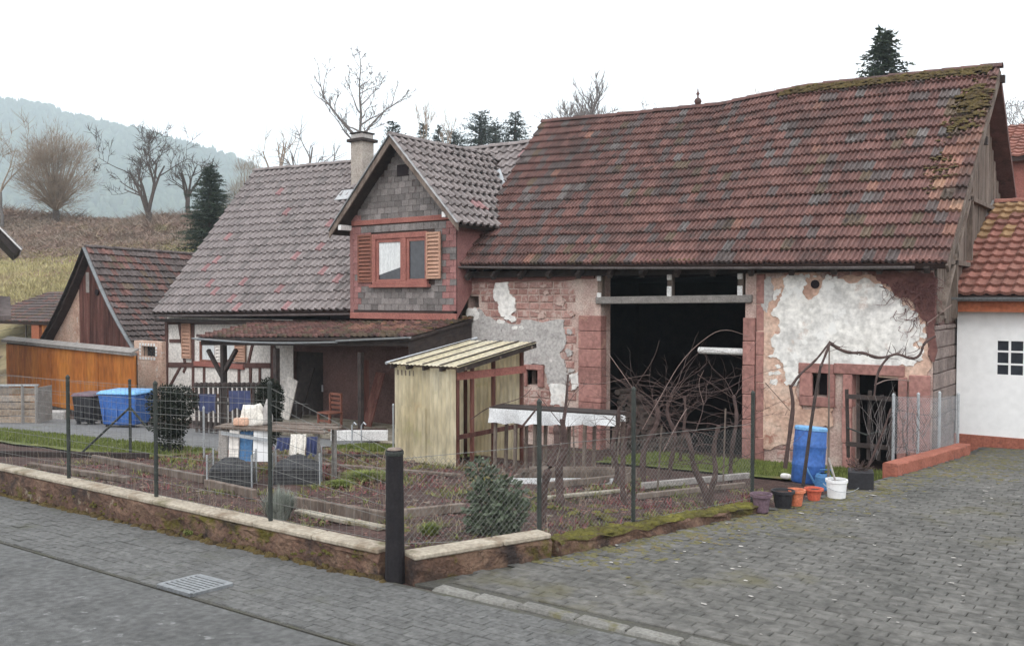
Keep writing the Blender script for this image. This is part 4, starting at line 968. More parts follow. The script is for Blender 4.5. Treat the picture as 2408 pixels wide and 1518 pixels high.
slf = rect(842, 552, 876, 664, DY-.05); louvre_shutter(house, slf, DY-.03, M['shutterdark'], .05, 12)
# dormer roof
dB = house_y(DZ)
PL = ruled((DRX0, house_y(DRZ), DRZ), (DRX0, DYF, DRZ), [(0, Vector((DXC, dB, DZ))), (1, Vector((DXC, DYF, DZ)))])
PR = ruled((DRX1, DYF, DRZ), (DRX1, house_y(DRZ) + .25, DRZ), [(0, Vector((DXC, DYF, DZ))), (1, Vector((DXC, dB, DZ)))])
dl = deck('dormer_roof', PL, M['darkwood'], house, nu=6, nv=3, th=.09); dr = deck('dormer_roof', PR, M['darkwood'], house, nu=6, nv=3, th=.09)
lay_tiles(dl, 'pan', PL, 10, .30, cts, pickH, seed=7); lay_tiles(dr, 'pan', PR, 10, .26, cts, pickH, seed=8)
ridge_caps(dl, [Vector((DXC, DYF-.02, DZ+.04)), Vector((DXC, dB, DZ+.04))], M['ctA'], 6, r_=.11)
for X, mt in ((DRX0, 'darkwood'), (DRX1, 'whitepaint')):
    s = -1 if X < DXC else 1
    b = MB(); b.beam((X, DYF-.02, DRZ+.045), (DXC, DYF-.02, DZ+.06), .03, .07, up=(0,1,0)); b.build('verge_trim', M['metal' if s == 1 else 'guttergrey'], house)
    b = MB(); b.beam((X, DYF+.0, DRZ-.08), (DXC, DYF+.0, DZ-.06), .03, .19, up=(0,1,0)) if 0 else b.add([(X,DYF-.01,DRZ-.16),(X,DYF-.01,DRZ+.02),(DXC,DYF-.01,DZ+.02),(DXC,DYF-.01,DZ-.18),(X,DYF+.03,DRZ-.16),(X,DYF+.03,DRZ+.02),(DXC,DYF+.03,DZ+.02),(DXC,DYF+.03,DZ-.18)], [(0,1,2,3),(7,6,5,4),(0,4,5,1),(1,5,6,2),(2,6,7,3),(3,7,4,0)])
    b.build('bargeboard', M['oldwood'], house)
    b = MB(); xx = (DX0 - .02) if s == -1 else (DX1 - .1); zz = DZ - abs(xx - DXC)*(DZ-DRZ)/(DXC-DRX0) - .28
    b.beam((xx, DYF+.02, zz), (xx, DY, zz), .12, .14); b.build('purlin_end', M['whitepaint'], house)
b = MB(); v0 = Vector((DRX1+.03, house_y(DRZ)+.1, DRZ+.1)); v1 = Vector((DXC+.6, house_y(DZ-.6), DZ-.5)); b.beam(v0.lerp(v1, .35), v1, .16, .03, up=(0,-1,1)); b.build('valley_flashing', M['galv'], house)
# ---- lean-to roof over the terrace
p0, p1 = Vector((-23.75, 15.95, wy(466,794,15.95).z)), Vector((-15.03, 15.95, wy(970,793,15.95).z))
q0, q1 = Vector((-23.75, 18.33, 2.62)), Vector((-15.03, 18.33, 2.86))
PP = ruled(p0, p1, [(0, q0), (.45, q0.lerp(q1,.45) - Vector((0,0,.04))), (1, q1)])
proof = deck('porch_roof', PP, M['darkwood'], house, th=.07)
def pickP(u, v, r):
    g = r.random(); n = mnoise.noise(Vector((u*12, v*4, 4)))
    if u > .55 and g < .35 + .4*n: return 2 if v > .3 else 1
    return 0 if g < .55 else (1 if g < .8 else 3)
lay_tiles(proof, 's', PP, 8, .21, [M['tileD'], M['tileE'], M['tileC'], M['tileA']], pickP, seed=9, jit=.014, n_parts=300)
r = random.Random(14); sp = []
for k in range(420):
    u = 1 - abs(r.gauss(0, .3)); v = r.random()**.6
    if u < .05: continue
    p = PP(u, v); sp.append((p.x, p.y, p.z+.05, r.uniform(.025, .08)))
moss_on('roof_moss', proof, sp, M['darkmoss'], 5, sq=.4)
gl = p0 + Vector((-.1, -.06, 0)); gm = wy(792, 802, 15.9); gr = p1 + Vector((.05, -.06, .02))
gutter('porch_gutter', gl, gm, .05, M['galv'], house, sag=.07); gutter('porch_gutter', gm + Vector((0,0,.03)), gr, .05, M['galv'], house)
m = MB(); m.beam((p0.x+.1, 16.1, p0.z-.14), (p1.x-.1, 16.1, p1.z-.14), .14, .16); m.build('porch_beam', M['darkwood'], house)
for px, th in ((526, .15), (650, .14), (848, .12)):
    a = wy(px, 850, 16.1); m = MB(); zb_ = zg(a.x, 16.1) - .05; m.beam((a.x, 16.1, zb_), (a.x, 16.1, p0.z-.2), th, th); o = m.build('porch_post', M['darkwood'], house, bevel=.01)
    if px == 526:
        m = MB(); m.beam((a.x, 16.1, 1.0), (a.x-.75, 16.1, 1.85), .1, .1); m.build('brace', M['darkwood'], o); m = MB(); m.beam((a.x, 16.1, 1.2), (a.x+.6, 16.1, 1.9), .1, .1); m.build('brace', M['darkwood'], o)
m = MB(); m.add([(-15.08,15.98,p1.z-.05),(-15.08,18.34,q1.z-.06),(-15.08,18.34,1.9),(-15.08,15.98,1.75),(-15.12,15.98,p1.z-.05),(-15.12,18.34,q1.z-.06),(-15.12,18.34,1.9),(-15.12,15.98,1.75)], [(0,1,2,3),(7,6,5,4),(0,4,5,1),(3,2,6,7),(0,3,7,4),(1,5,6,2)]); m.build('porch_side_board', M['darkwood'], house)
m = MB(); m.box((-21.6, 16.05, -1.2), (-15.1, 18.38, zg(-18, 17) + .16)); m.build('terrace', M['concrete'], house, bevel=.02)
d0, d1 = hd[0], hd[1]; m = MB(); m.box((d0+.02, YH+.12, ZHB), (d1-.02, YH+.17, hd[3]-.02)); dd = m.build('door', M['darkwood'], house)
m = MB(); m.box((d1-.18, YH+.09, .55), (d1-.12, YH+.118, .75)); m.build('handle', M['metal'], dd)
m = MB(); m.box((hd2[0]+.02, YH+.1, hd2[2]), (hd2[1]-.02, YH+.14, hd2[3])); m.build('door', M['plankred'], house)
m = MB(); a = wy(655, 985, 17); m.beam((a.x, 17.2, a.z), (wy(676,890,17).x, 17.2, wy(676,890,17).z), .45, .03, up=(0,1,0)); 
o = m.build('white_board', M['panel']); tag(o, 'tilted white board leaning beside the dark porch door', 'board')
# ================================================================== white outbuilding on the right
YW = 20.2; WX0, WX1 = -3.8, 2.6
wb = thing('outbuilding', (-1, YW, zp(-1, YW)), 'white rendered outbuilding with red plinth and clay tile roof', 'outbuilding')
zb = -.2; wz = rect(2340, 797, 2420, 886, YW); wx0, wx1 = wz[0], wz[0] + 1.02; wz0, wz1 = wz[2], wz[3]
mb = MB(); holed_wall(mb, WX0, WX1, zb, 3.12, [(wx0, wx1, wz0, wz1)], YW, .3); mb.box((WX0, YW+.3, zb), (WX0+.3, 28.3, 3.12)); mb.box((WX0, 28, zb), (WX1, 28.3, 3.1)); mb.box((WX1-.3, YW+.3, zb), (WX1, 28.3, 3.12)); wbw = mb.build('wall', M['white'], wb)
pz = wy(2300, 1022, YW).z
mb = MB(); mb.box((WX0-.03, YW-.035, -.3), (WX1, YW+.02, pz)); mb.box((WX0-.033, YW+.02, -.3), (WX0+.02, 27, pz)); mb.build('plinth', M['redwall'], wb, bevel=.006)
mb = MB(); f = .04; y0, y1 = YW+.0, YW+.06
mb.box((wx0,y0,wz0),(wx0+f,y1,wz1)); mb.box((wx1-f,y0,wz0),(wx1,y1,wz1)); mb.box((wx0+f,y0,wz0),(wx1-f,y1,wz0+f)); mb.box((wx0+f,y0,wz1-f),(wx1-f,y1,wz1)); win = mb.build('window', M['white'], wb)
for k in (1, 2, 3):
    x = wx0 + (wx1-wx0)*k/4; b = MB(); b.box((x-.02, YW+.005, wz0+f), (x+.02, YW+.05, wz1-f)); b.build('muntin', M['white'], win)
for k in (1, 2):
    z = wz0 + (wz1-wz0)*k/3; b = MB(); b.box((wx0+f, YW+.01, z-.018), (wx1-f, YW+.045, z+.018)); b.build('muntin', M['white'], win)
for i in range(4):
    for k in range(3):
        xa, xb = wx0+(wx1-wx0)*i/4, wx0+(wx1-wx0)*(i+1)/4; za, zc = wz0+(wz1-wz0)*k/3, wz0+(wz1-wz0)*(k+1)/3
        b = MB(); b.add([(xa,YW+.035,za),(xb,YW+.035,za),(xb,YW+.037,zc),(xa,YW+.037,zc)], [(0,1,2,3)]); b.build('pane', M['glass'], win)
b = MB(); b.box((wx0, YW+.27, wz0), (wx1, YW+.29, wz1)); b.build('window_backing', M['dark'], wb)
fz = (wy(2300,733,YW-.2).z, wy(2300,711,YW-.2).z)
b = MB(); b.box((WX0-.32, YW-.27, fz[0]), (WX1+.3, YW-.22, fz[1]+.03)); b.build('fascia', M['orangered'], wb)
b = MB(); b.box((WX0-.32, YW-.22, fz[0]+.02), (WX1+.3, YW+.02, fz[0]+.05)); b.build('soffit', M['orangered'], wb)
We0, We1 = Vector((-4.0, YW-.3, wy(2215,695,YW-.3).z)), Vector((WX1+.3, YW-.3, wy(2215,695,YW-.3).z)); WRZ = wy(2340, 479, 24.3).z
PW = ruled(We0, We1, [(0, Vector((-3.78, 24.3, WRZ))), (1, Vector((WX1+.3, 24.3, WRZ)))])
wroof = deck('roof', PW, M['deck'], wb)
PWb = ruled((-4, 28.5, 3.5), (WX1+.3, 28.5, 3.5), [(0, Vector((-3.78, 24.4, WRZ-.02))), (1, Vector((WX1+.3, 24.4, WRZ-.02)))]); deck('roof_back', PWb, M['rtB'], wb)
lay_tiles(wroof, 's', PW, 14, .24, [M['rtA'], M['rtB'], M['rtC']], lambda u, v, r: (2 if (u < .12 and r.random() < .3 and v > .5) else (1 if r.random() < .3 else 0)), seed=11, vis=lambda p: p.x < -1.6)
ridge_caps(wroof, [Vector((-3.78, 24.3, WRZ+.04)), Vector((WX1+.3, 24.3, WRZ+.04))], M['rtA'], 7, r_=.1)
gutter('gutter', (WX0-.62, YW-.38, We0.z-.03), (WX1+.4, YW-.38, We0.z-.03), .085, M['guttergrey'], wb)
b = MB(); b.beam(We0 + Vector((-.03,0,.03)), Vector((-3.81, 24.3, WRZ+.05)), .05, .09); b.build('verge_trim', M['metal'], wb)
# ================================================================== red-clad house farther back
rh = thing('red_house', (1.5, 34, 0), 'red shingle-clad house with red roof behind the white outbuilding', 'house')
a = wy(2362, 372, 33); RX0 = a.x - .05; ztop = a.z
mb = MB(); mb.box((RX0, 33, -.5), (RX0+8, 40, ztop)); rhw = mb.build('wall', M['redframe'], rh)
z = wy(2380, 480, 33).z - .6; k = 0; bm_ = MB(); bm_.box((0,-.014,0),(1,0,1)); bme = mesh_of(bm_, 'shingle', M['redframe'])
while z < ztop - .05:
    x = RX0 - (k % 2)*.2
    while x < RX0 + 1.9:
        a0, a1 = max(x, RX0), x + .4; inst('shingle', bme, Matrix.Translation((a0+.004, 33, z+.006)) @ Matrix.Rotation(R_(3), 4, 'X') @ Matrix.Diagonal((a1-a0-.008, 1.5, .2, 1)), rhw); x += .4
    z += .21; k += 1
slab('window', (RX0+1.15, RX0+1.9, z-2.2, z-.6), 33, M['whitepaint'], rh, .05, .0)
PRr = ruled((RX0-.35, 32.6, ztop-.05), (RX0+8.4, 32.6, ztop-.05), [(0, Vector((RX0-.35, 36.5, ztop+1.6))), (1, Vector((RX0+8.4, 36.5, ztop+1.6)))])
rr_ = deck('roof', PRr, M['deck'], rh); lay_tiles(rr_, 's', PRr, 11, .3, [M['rtA'], M['rtB']], lambda u, v, r: int(r.random() < .4), seed=12, vis=lambda p: p.x < RX0 + 1.9, jit=.004)
PRb = ruled((RX0-.35, 40.4, ztop-.05), (RX0+8.4, 40.4, ztop-.05), [(0, Vector((RX0-.35, 36.55, ztop+1.58))), (1, Vector((RX0+8.4, 36.55, ztop+1.58)))]); deck('roof_back', PRb, M['rtB'], rh)
# ================================================================== steep-gabled shed, left
YS = 18.7
gs = thing('gabled_shed', (-34, YS, -1), 'small shed with steep dark gable of planks and old tile roof', 'shed')
ap = wy(221, 583, YS); bl = wy(122, 808, YS); br = wy(318, 806, YS); SZB = bl.z
def gtop(x): return (ap.z - (ap.x - x) * (ap.z - bl.z)/(ap.x - bl.x)) if x < ap.x else (ap.z - (x - ap.x) * (ap.z - br.z)/(br.x - ap.x))
mb = MB(); mb.add([(bl.x,YS,SZB),(br.x,YS,SZB),(ap.x,YS,ap.z-.1),(bl.x,YS+.2,SZB),(br.x,YS+.2,SZB),(ap.x,YS+.2,ap.z-.1)], [(0,1,2),(5,4,3)]); mb.box((bl.x+.3, YS+.02, -1.6), (br.x+1.9, YS+.22, SZB+.02)); sgw = mb.build('gable_wall', M['pinkplaster'], gs)
pl0, pl1 = wy(188, 700, YS).x, wy(300, 700, YS).x
plank_wall(gs, lambda x: gtop(x)-.22, pl0, br.x-.25, SZB+.05, YS-.002, .2, M['plankred'], 5, name='plank')
mb = MB(); mb.beam((bl.x-.2, YS-.06, SZB-.06), (br.x+.15, YS-.06, SZB-.06), .2, .14); mb.build('sill_beam', M['sandstone'], gs)
slab('white_post', (rect(205,640,212,688,YS)[0], rect(205,640,212,688,YS)[1], rect(205,640,212,688,YS)[2], rect(205,640,212,688,YS)[3]), YS-.03, M['greywood'], gs, .03, .0)
p = wy(229, 687, YS-.06); mb = MB(); mb.lathe([(.0,0),(.12,0),(.13,.03),(.12,.05),(.0,.05)], p, 10, rot=Matrix.Rotation(R_(90),3,'X')); mb.build('owl_hole', M['dark'], gs)
rb = wy(466, 599, 23.2).y; YR1 = 23.4
rdg0, rdg1 = Vector((ap.x, YS-.35, ap.z+.02)), Vector((ap.x, YR1, ap.z - .1))
for s, bx in ((-1, bl), (1, br)):
    e = Vector((bx.x + s*.75, 0, bx.z - (.75 if s < 0 else .62)*(ap.z-bx.z)/abs(ap.x-bx.x)*.42))
    PS = ruled((e.x, YS-.35, e.z), (e.x, YR1, e.z), [(0, rdg0), (1, rdg1)])
    def PSk(u, v, P0=PS, s=s): q = P0(u, v); return q + Vector((0, 0, -.28*math.sin(math.pi*v)))       # bell-cast slope
    ro = deck('roof', PSk, M['deck'], gs, nu=5, nv=8)
    if s == 1: lay_tiles(ro, 's', PSk, 17, .21, [M['tileD'], M['tileB'], M['tileA'], M['tileE']], lambda u, v, r: (1 if r.random() < .62 + .3*(v < .4) else (0 if r.random() < .6 else (2 if r.random() < .7 else 3))), seed=13, jit=.012)
    else: lay_tiles(ro, 's', PSk, 17, .21, [M['tileD'], M['tileB']], lambda u, v, r: int(r.random() < .5), seed=14, n_parts=0)
    for k in range(6):
        a, c = PSk(0 if s*1 > 0 else 0, k/6), PSk(0, (k+1)/6); b = MB(); b.beam(a + Vector((0,-.03,-.02)), c + Vector((0,-.03,-.02)), .04, .2, up=(0,1,0)); b.build('bargeboard', M['darkwood' if s < 0 else 'guttergrey'], gs)
ridge_caps(ro, [rdg0 + Vector((0,0,.03)), rdg1 + Vector((0,0,.03))], M['tileB'], 8, r_=.1)
# walled passage between shed and house with a barred window in whitewashed blocks
pw = thing('passage_wall', (-30, YS-.4, -1), 'pink rendered wall with small barred window beside the orange gate', 'wall')
x0, x1 = wy(316, 850, YS-.5).x, HX0 - .03
wr_ = rect(333, 814, 365, 838, YS-.5)
mb = MB(); holed_wall(mb, x0, x1, -1.6, wy(350,802,YS-.5).z, [wr_], YS-.5, .3); mb.build('wall_body', M['pinkplaster'], pw)
mb = MB(); mb.box((wr_[0], YS-.25, wr_[2]), (wr_[1], YS-.23, wr_[3])); mb.build('pane', M['glass'], pw)
for k in range(4): x = wr_[0] + (wr_[1]-wr_[0])*(k+.5)/4; b = MB(); b.tube([(x, YS-.45, wr_[2]), (x, YS-.45, wr_[3])], .012, 5); b.build('bar', M['darkmetal'], pw)
for k in range(6):
    for zz in (wr_[2]-.12, wr_[3]+.01): xx = wr_[0]-.12 + k*(wr_[1]-wr_[0]+.12)/5.5; slab('white_block', (xx, xx+.1, zz, zz+.1), YS-.5, M['whitepaint'], pw, .025, .0)
for k in range(3):
    for xx in (wr_[0]-.13, wr_[1]+.03): zz = wr_[2] + .03 + k*(wr_[3]-wr_[2])/3; slab('white_block', (xx, xx+.1, zz, zz+.09), YS-.5, M['whitepaint'], pw, .026, .0)
# ================================================================== orange timber garage front
og = thing('board_gate', (-33, 16.5, -.8), 'long orange stained board gate with pale top rail at left', 'gate')
A, B_ = wy(16, 826, 17.6), wy(315, 830, 16.6); A.z = B_.z + .08; zb0 = -.75
u = Vector((B_.x-A.x, B_.y-A.y, 0)); Ln = u.length; u.normalize(); nrm = Vector((u.y, -u.x, 0))
def gpt(s, d, z): return Vector((A.x, A.y, 0)) + u*s + nrm*d + Vector((0,0,z))
mb = MB(); dpth = .12
mb.add([gpt(0,0,-1.3), gpt(Ln,0,-1.3), gpt(Ln,0,B_.z-.02), gpt(0,0,A.z-.02), gpt(0,-dpth,-1.3), gpt(Ln,-dpth,-1.3), gpt(Ln,-dpth,B_.z-.02), gpt(0,-dpth,A.z-.02)], [(0,1,2,3),(5,4,7,6),(4,0,3,7),(1,5,6,2),(3,2,6,7)]); mb.build('wall_body', M['darkwood'], og)
s = .05; r = random.Random(2); k = 0
while s < Ln - .1:
    w = r.uniform(.24, .30); b = MB(); d = .03 + r.uniform(0, .01) + (.02 if (k//8) % 2 else 0)
    v = [gpt(s+.004,.002,zb0), gpt(s+w-.004,.002,zb0), gpt(s+w-.004,.002,A.z-.16), gpt(s+.004,.002,A.z-.16)]; v2 = [p + nrm*d for p in v]
    b.add(v + v2, [(4,5,6,7),(0,1,5,4),(1,2,6,5),(2,3,7,6),(3,0,4,7)]); b.build('board', M['orange'], og); s += w; k += 1
b = MB(); b.beam(gpt(-.15,.06,A.z-.03), gpt(Ln+.12,.06,B_.z-.03), .2, .1); b.build('roof_edge', M['greywood'], og)
b = MB(); v = [gpt(-.15,.16,A.z+.03), gpt(Ln+.12,.16,B_.z+.03), gpt(Ln+.12,-dpth,B_.z+.16), gpt(-.15,-dpth,A.z+.16)]; b.add(v + [p - Vector((0,0,.05)) for p in v], [(0,1,2,3),(7,6,5,4),(0,4,5,1),(1,5,6,2),(2,6,7,3),(3,7,4,0)]); b.build('roof', M['greywood'], og)
# ================================================================== open lean-to behind, far left
lt = thing('open_shed', (-42, 22, -1), 'open lean-to shed with orange posts behind the orange gate at left edge', 'shed')
Y = 21.5; a, c = wy(-60, 765, Y), wy(140, 762, Y); a.z = c.z
PL_ = ruled((a.x, Y-.1, a.z+.05), (c.x+.6, Y-.1, c.z+.05), [(0, Vector((a.x, Y+4, a.z+1.55))), (1, Vector((c.x+.6, Y+4, c.z+1.55)))])
lr = deck('roof', PL_, M['deck'], lt); lay_tiles(lr, 's', PL_, 11, .26, [M['tileB'], M['tileD'], M['tileE']], lambda u, v, r: (0 if r.random() < .6 else (1 if r.random() < .6 else 2)), seed=15)
mb = MB(); mb.box((a.x, Y+3.8, -1.4), (c.x+.4, Y+4, c.z+1.3)); mb.box((a.x, Y+2, -1.3), (c.x, Y+3.7, -.9)); mb.build('back_wall', M['dark'], lt)
for px0, px1 in ((74, 92), (-50, -34)):
    q = rect(px0, 770, px1, 830, Y); b = MB(); b.box((q[0], Y, -1.4), (q[1], Y+.2, a.z)); b.build('post', M['orangered'], lt)
q = rect(96, 768, 150, 830, Y); b = MB(); b.box((q[0], Y+.05, -1.4), (q[1]+.5, Y+.12, a.z)); b.build('side_panel', M['orange'], lt)
# ================================================================== neighbour's house at the left picture edge: only its roof corner reaches into view
nh = thing('neighbour_house', (-40, 15, -1), 'dark roof corner with pale verge at the left edge above the hillside', 'house')
tip = wt(46, 588, 34); g = ray(10, 700); g = Vector((g.x, g.y, 0)).normalized(); lat = Vector((g.y, -g.x, 0)); up1 = Vector((0, 0, 1))
sl_ = 1.15
def nq(l_, d, z): return Vector((tip.x, tip.y, tip.z)) + lat*l_ + g*d + up1*z
PN = ruled(nq(0,0,0), nq(0,7,0), [(0, nq(-4.5,0,4.5*sl_)), (1, nq(-4.5,7,4.5*sl_))])
no = deck('roof', PN, M['darkwood'], nh, th=.22); lay_tiles(no, 'pan', PN, 18, .3, [M['ctC']], lambda u, v, r: 0, seed=16, n_parts=0)
PN2 = ruled(nq(-9,7,0), nq(-9,0,0), [(0, nq(-4.5,7,4.5*sl_)), (1, nq(-4.5,0,4.5*sl_))]); deck('roof', PN2, M['ctC'], nh, th=.2)
b = MB(); b.beam(nq(.06,-.03,.02), nq(-4.5,-.03,4.5*sl_+.05), .05, .13, up=tuple(g)); b.build('verge_board', M['whitepaint'], nh)
mb = MB(); W_ = [nq(-3.6,.7,1.9), nq(-6.4,.7,1.9), nq(-6.4,6.5,1.9), nq(-3.6,6.5,1.9)]
mb.add([Vector((p.x,p.y,-2)) for p in W_] + W_ + [nq(-4.5,.7,4.3*sl_), nq(-4.5,6.5,4.3*sl_)], [(0,1,5,8,4)[::-1],(1,2,6,5)[::-1],(2,3,7,9,6)[::-1],(3,0,4,7)[::-1]]); mb.build('wall', M['panel'], nh)
# low lean-to roof corner of the same neighbour
q = wt(26, 742, 33)
b = MB(); b.add([q, q + lat*-3, q + lat*-3 + g*3 + up1*1.0, q + g*3 + up1*.7, q - up1*.15, q + lat*-3 - up1*.15, q + lat*-3 + g*3 + up1*.85, q + g*3 + up1*.55], [(0,1,2,3)[::-1],(4,5,6,7),(0,4,5,1)[::-1],(3,7,4,0)[::-1]]); b.build('lean_to_roof', M['tileB'], nh)
# ================================================================== trees
def bare_tree(name, base, H, seed, label, mats, r0=.18, spread=.8, levels=4, fork=.35, lean=(0,0), twig=.012, nb=3, trunk_pts=None, up=.25, dens=1., group=None):
    r = random.Random(seed); t = thing(name, base, label, 'tree', group); base = Vector(base); tr = MB(); cr = MB()
    def grow(p, d, L_, rad, lev):
        n = 5; pts = [p]; rs = [rad]
        for i in range(n):
            d = (d + Vector((r.uniform(-1,1), r.uniform(-1,1), r.uniform(-.6,1)*up*2)) * .16).normalized(); pts.append(pts[-1] + d*L_/n); rs.append(rad*(1 - .62*(i+1)/n))
        cr.tube(pts, rs, 5 if lev < 2 else 3, cap=False)
        if lev >= levels: return
        k = max(2, int(round(nb * dens + r.uniform(-.5, .8)))) + (2 if lev == levels-1 else 0)
        for j in range(k):
            f = r.uniform(.3, 1); i = min(n-1, int(f*n)); q = pts[i].lerp(pts[i+1], f*n - i); a = r.uniform(0, 6.283)
            side = d.cross(Vector((math.cos(a), math.sin(a), .3))).normalized(); nd = (d*r.uniform(.4, .9) + side*spread + Vector((0,0,up*.4))).normalized()
            grow(q, nd, L_*r.uniform(.45, .72), max(rs[i]*.62, twig), lev+1)
    th = H*fork; pts = [base + Vector((0,0,-.6))] + [base + Vector((lean[0]*k/5 + r.uniform(-.03,.03)*th, lean[1]*k/5 + r.uniform(-.03,.03)*th, th*k/5)) for k in range(6)]
    tr.tube(pts, [r0*1.5, r0*1.25, r0*1.05, r0, r0*.95, r0*.9, r0*.85], 8); tr.build('trunk', mats[0], t, smooth=True)
    k = nb + 1
    for j in range(k):
        a = 6.283*j/k + r.uniform(-.4,.4); s = spread*r.uniform(.5, 1.1) if j else .1
        grow(pts[-1 if j < 2 else -2], Vector((math.cos(a)*s, math.sin(a)*s, 1)).normalized(), (H - th)*r.uniform(.5,.68), r0*.62, 1)
    zm = max(v[2] for v in cr.v) - base.z; k = H / zm; q0 = pts[-1]
    cr.v = [(q0.x + (x - q0.x)*(1 + (k-1)*.5), q0.y + (y - q0.y)*(1 + (k-1)*.5), q0.z + (z - q0.z)*(H - th)/max(.1, zm - th)) for x, y, z in cr.v]
    cr.build('crown', mats[1], t, smooth=False); return t
def conifer(name, base, H, W, seed, label, mat_, dens=1., group=None, narrow=1., first=.05, ncard=1.0, cs=1.0):
    r = random.Random(seed); t = thing(name, base, label, 'tree', group); base = Vector(base); tr = MB(); tr.tube([base + Vector((0,0,-.5)), base + Vector((0,0,H*.5)), base + Vector((0,0,H*.98))], [W*.07, W*.045, .01], 7); tr.build('trunk', M['bark'], t)
    mb = MB(); nl = int(26*dens)
    for l in range(nl):
        f = first + (1-first)*(l/nl)**.9; z = H*f; R = W*.5*(1-f)**narrow*r.uniform(.8, 1.15) + .06*H*.1
        for j in range(int((9 - 4*f)*dens)):
            a = r.uniform(0, 6.283); L_ = R*r.uniform(.55, 1.15); droop = r.uniform(-.32, .02) + .38*f; d = Vector((math.cos(a), math.sin(a), droop)).normalized(); p = base + Vector((0, 0, z + r.uniform(-.02, .02)*H)); n = max(3, int(L_/(H*.028*cs)))
            for k in range(n):
                q = p + d*L_*(k+.8)/n + Vector((0,0, -.04*L_*(k/n)**2)); s = H*.021*cs*r.uniform(.7, 1.5)*(1.25 - .5*k/n)
                for m2 in range(max(1, int(2*ncard))):
                    e = Vector((r.uniform(-1,1), r.uniform(-1,1), r.uniform(-.7,.35))).normalized()*s*1.5 + d*s*.8; w = e.cross(Vector((r.uniform(-1,1), r.uniform(-1,1), 1))).normalized()*s*.5
                    mb.add([q - w, q + e*.55 - w*.2, q + e, q + e*.5 + w], [(0,1,2,3)], 0, r.random()*.98+.01)
    mb.build('crown', mat_, t); return t
def on_hill(px, t):
    d = ray(px, 700); p = CAM + d*t; return Vector((p.x, p.y, zt(p.x, p.y)))
def topz(py, t): return CZ + (700 - py)/2127*t
def leader_tree(name, base, H, seed, label, mats, r0=.28, n=22, L0=.3, low=.35):
    """slender tree with one main stem, a big left limb and wavy side branches"""
    r = random.Random(seed); t = thing(name, base, label, 'tree'); base = Vector(base); tr = MB(); cr = MB(); K = 12
    st = [base + Vector((0,0,-.5))] + [base + Vector((r.uniform(-1,1)*H*.008, r.uniform(-1,1)*H*.008, H*k/K)) for k in range(K+1)]
    tr.tube(st, [r0*1.3] + [r0*(1 - .93*(k/K)**.8) for k in range(K+1)], 8); tr.build('trunk', mats[0], t, smooth=True)
    def br(p, d, L_, rad, lev):
        pts = [p]; d = d.normalized()
        for k in range(7): d = (d + Vector((r.uniform(-1,1), r.uniform(-1,1), r.uniform(-.7,1)))*.22).normalized(); pts.append(pts[-1] + d*L_/7)
        cr.tube(pts, [rad*(1 - .8*k/7) for k in range(8)], 5 if lev == 0 else 3, cap=False)
        if lev < 3:
            for k in range(4 + (lev == 2)): q = pts[r.randrange(2, 8)]; br(q, d + Vector((r.uniform(-1,1), r.uniform(-1,1), r.uniform(-.3,.9)))*.9, L_*r.uniform(.3,.55), max(rad*.45, .018), lev+1)
    for k in range(n):
        f = low + (1-low)*(k+.5)/n; a = r.uniform(0, 6.283); p = base + Vector((0,0,H*f)); br(p, RT*math.cos(a)*1.0 + FW*math.sin(a) + Vector((0,0,.25+.5*f)), H*L0*(1.15-f)*r.uniform(.6,1.2), r0*(1.1-f)*.55, 0)
    p = base + Vector((0,0,H*.52)); br(p, -RT*.75 + Vector((0,0,.8)), H*.34, r0*.5, 0); br(p, RT*.5 + Vector((0,0,.9)), H*.3, r0*.4, 0)
    cr.build('crown', mats[1], t); return t
b = on_hill(848, 66); leader_tree('bare_tree', b, topz(126, 66) - b.z, 4, 'tall bare tree standing right behind the chimney', [M['barkgrey'], M['twiggrey']], r0=.27, low=.48, L0=.36, n=15)
b = on_hill(1385, 60); bare_tree('bare_tree', b, topz(160, 60) - b.z, 9, 'bare many-stemmed tree rising behind the left end of the barn ridge', [M['barkgrey'], M['twiggrey']], r0=.3, spread=.42, levels=4, fork=.45, nb=5, twig=.02, up=.6)
b = on_hill(1500, 62); bare_tree('bare_tree', b, topz(228, 62) - b.z, 12, 'low bare tree just right of the many-stemmed one behind barn ridge', [M['barkgrey'], M['twiggrey']], r0=.2, spread=.9, levels=4, fork=.55, nb=3, twig=.02)
b = on_hill(1780, 62); bare_tree('bare_tree', b, topz(200, 62) - b.z, 13, 'faint bare treetop showing above the middle of the barn ridge', [M['barkgrey'], M['twigtan']], r0=.2, spread=.4, levels=4, fork=.6, nb=4, twig=.018, up=.5)
b = on_hill(725, 62); bare_tree('bare_tree', b, topz(270, 62) - b.z, 15, 'thin bare tree between half timbered roof and chimney', [M['barkgrey'], M['twiggrey']], r0=.2, spread=.7, levels=3, fork=.4, nb=3, twig=.02)
b = on_hill(660, 70); bare_tree('bare_tree', b, topz(290, 70) - b.z, 16, 'slender pale bare tree left of the chimney above the roof', [M['barkgrey'], M['twigtan']], r0=.16, spread=.5, levels=3, fork=.5, nb=2, twig=.02)
for px, py, sd, lb in ((1006, 215, 21, 'leftmost of the two thin birch stems behind the dormer'), (1055, 250, 22, 'right one of the two thin birch stems behind the dormer')):
    b = on_hill(px, 75); bare_tree('birch_tree', b, topz(py, 75) - b.z, sd, lb, [M['barkgrey'], M['twigtan']], r0=.06, spread=.35, levels=3, fork=.55, nb=3, twig=.014, up=.6)
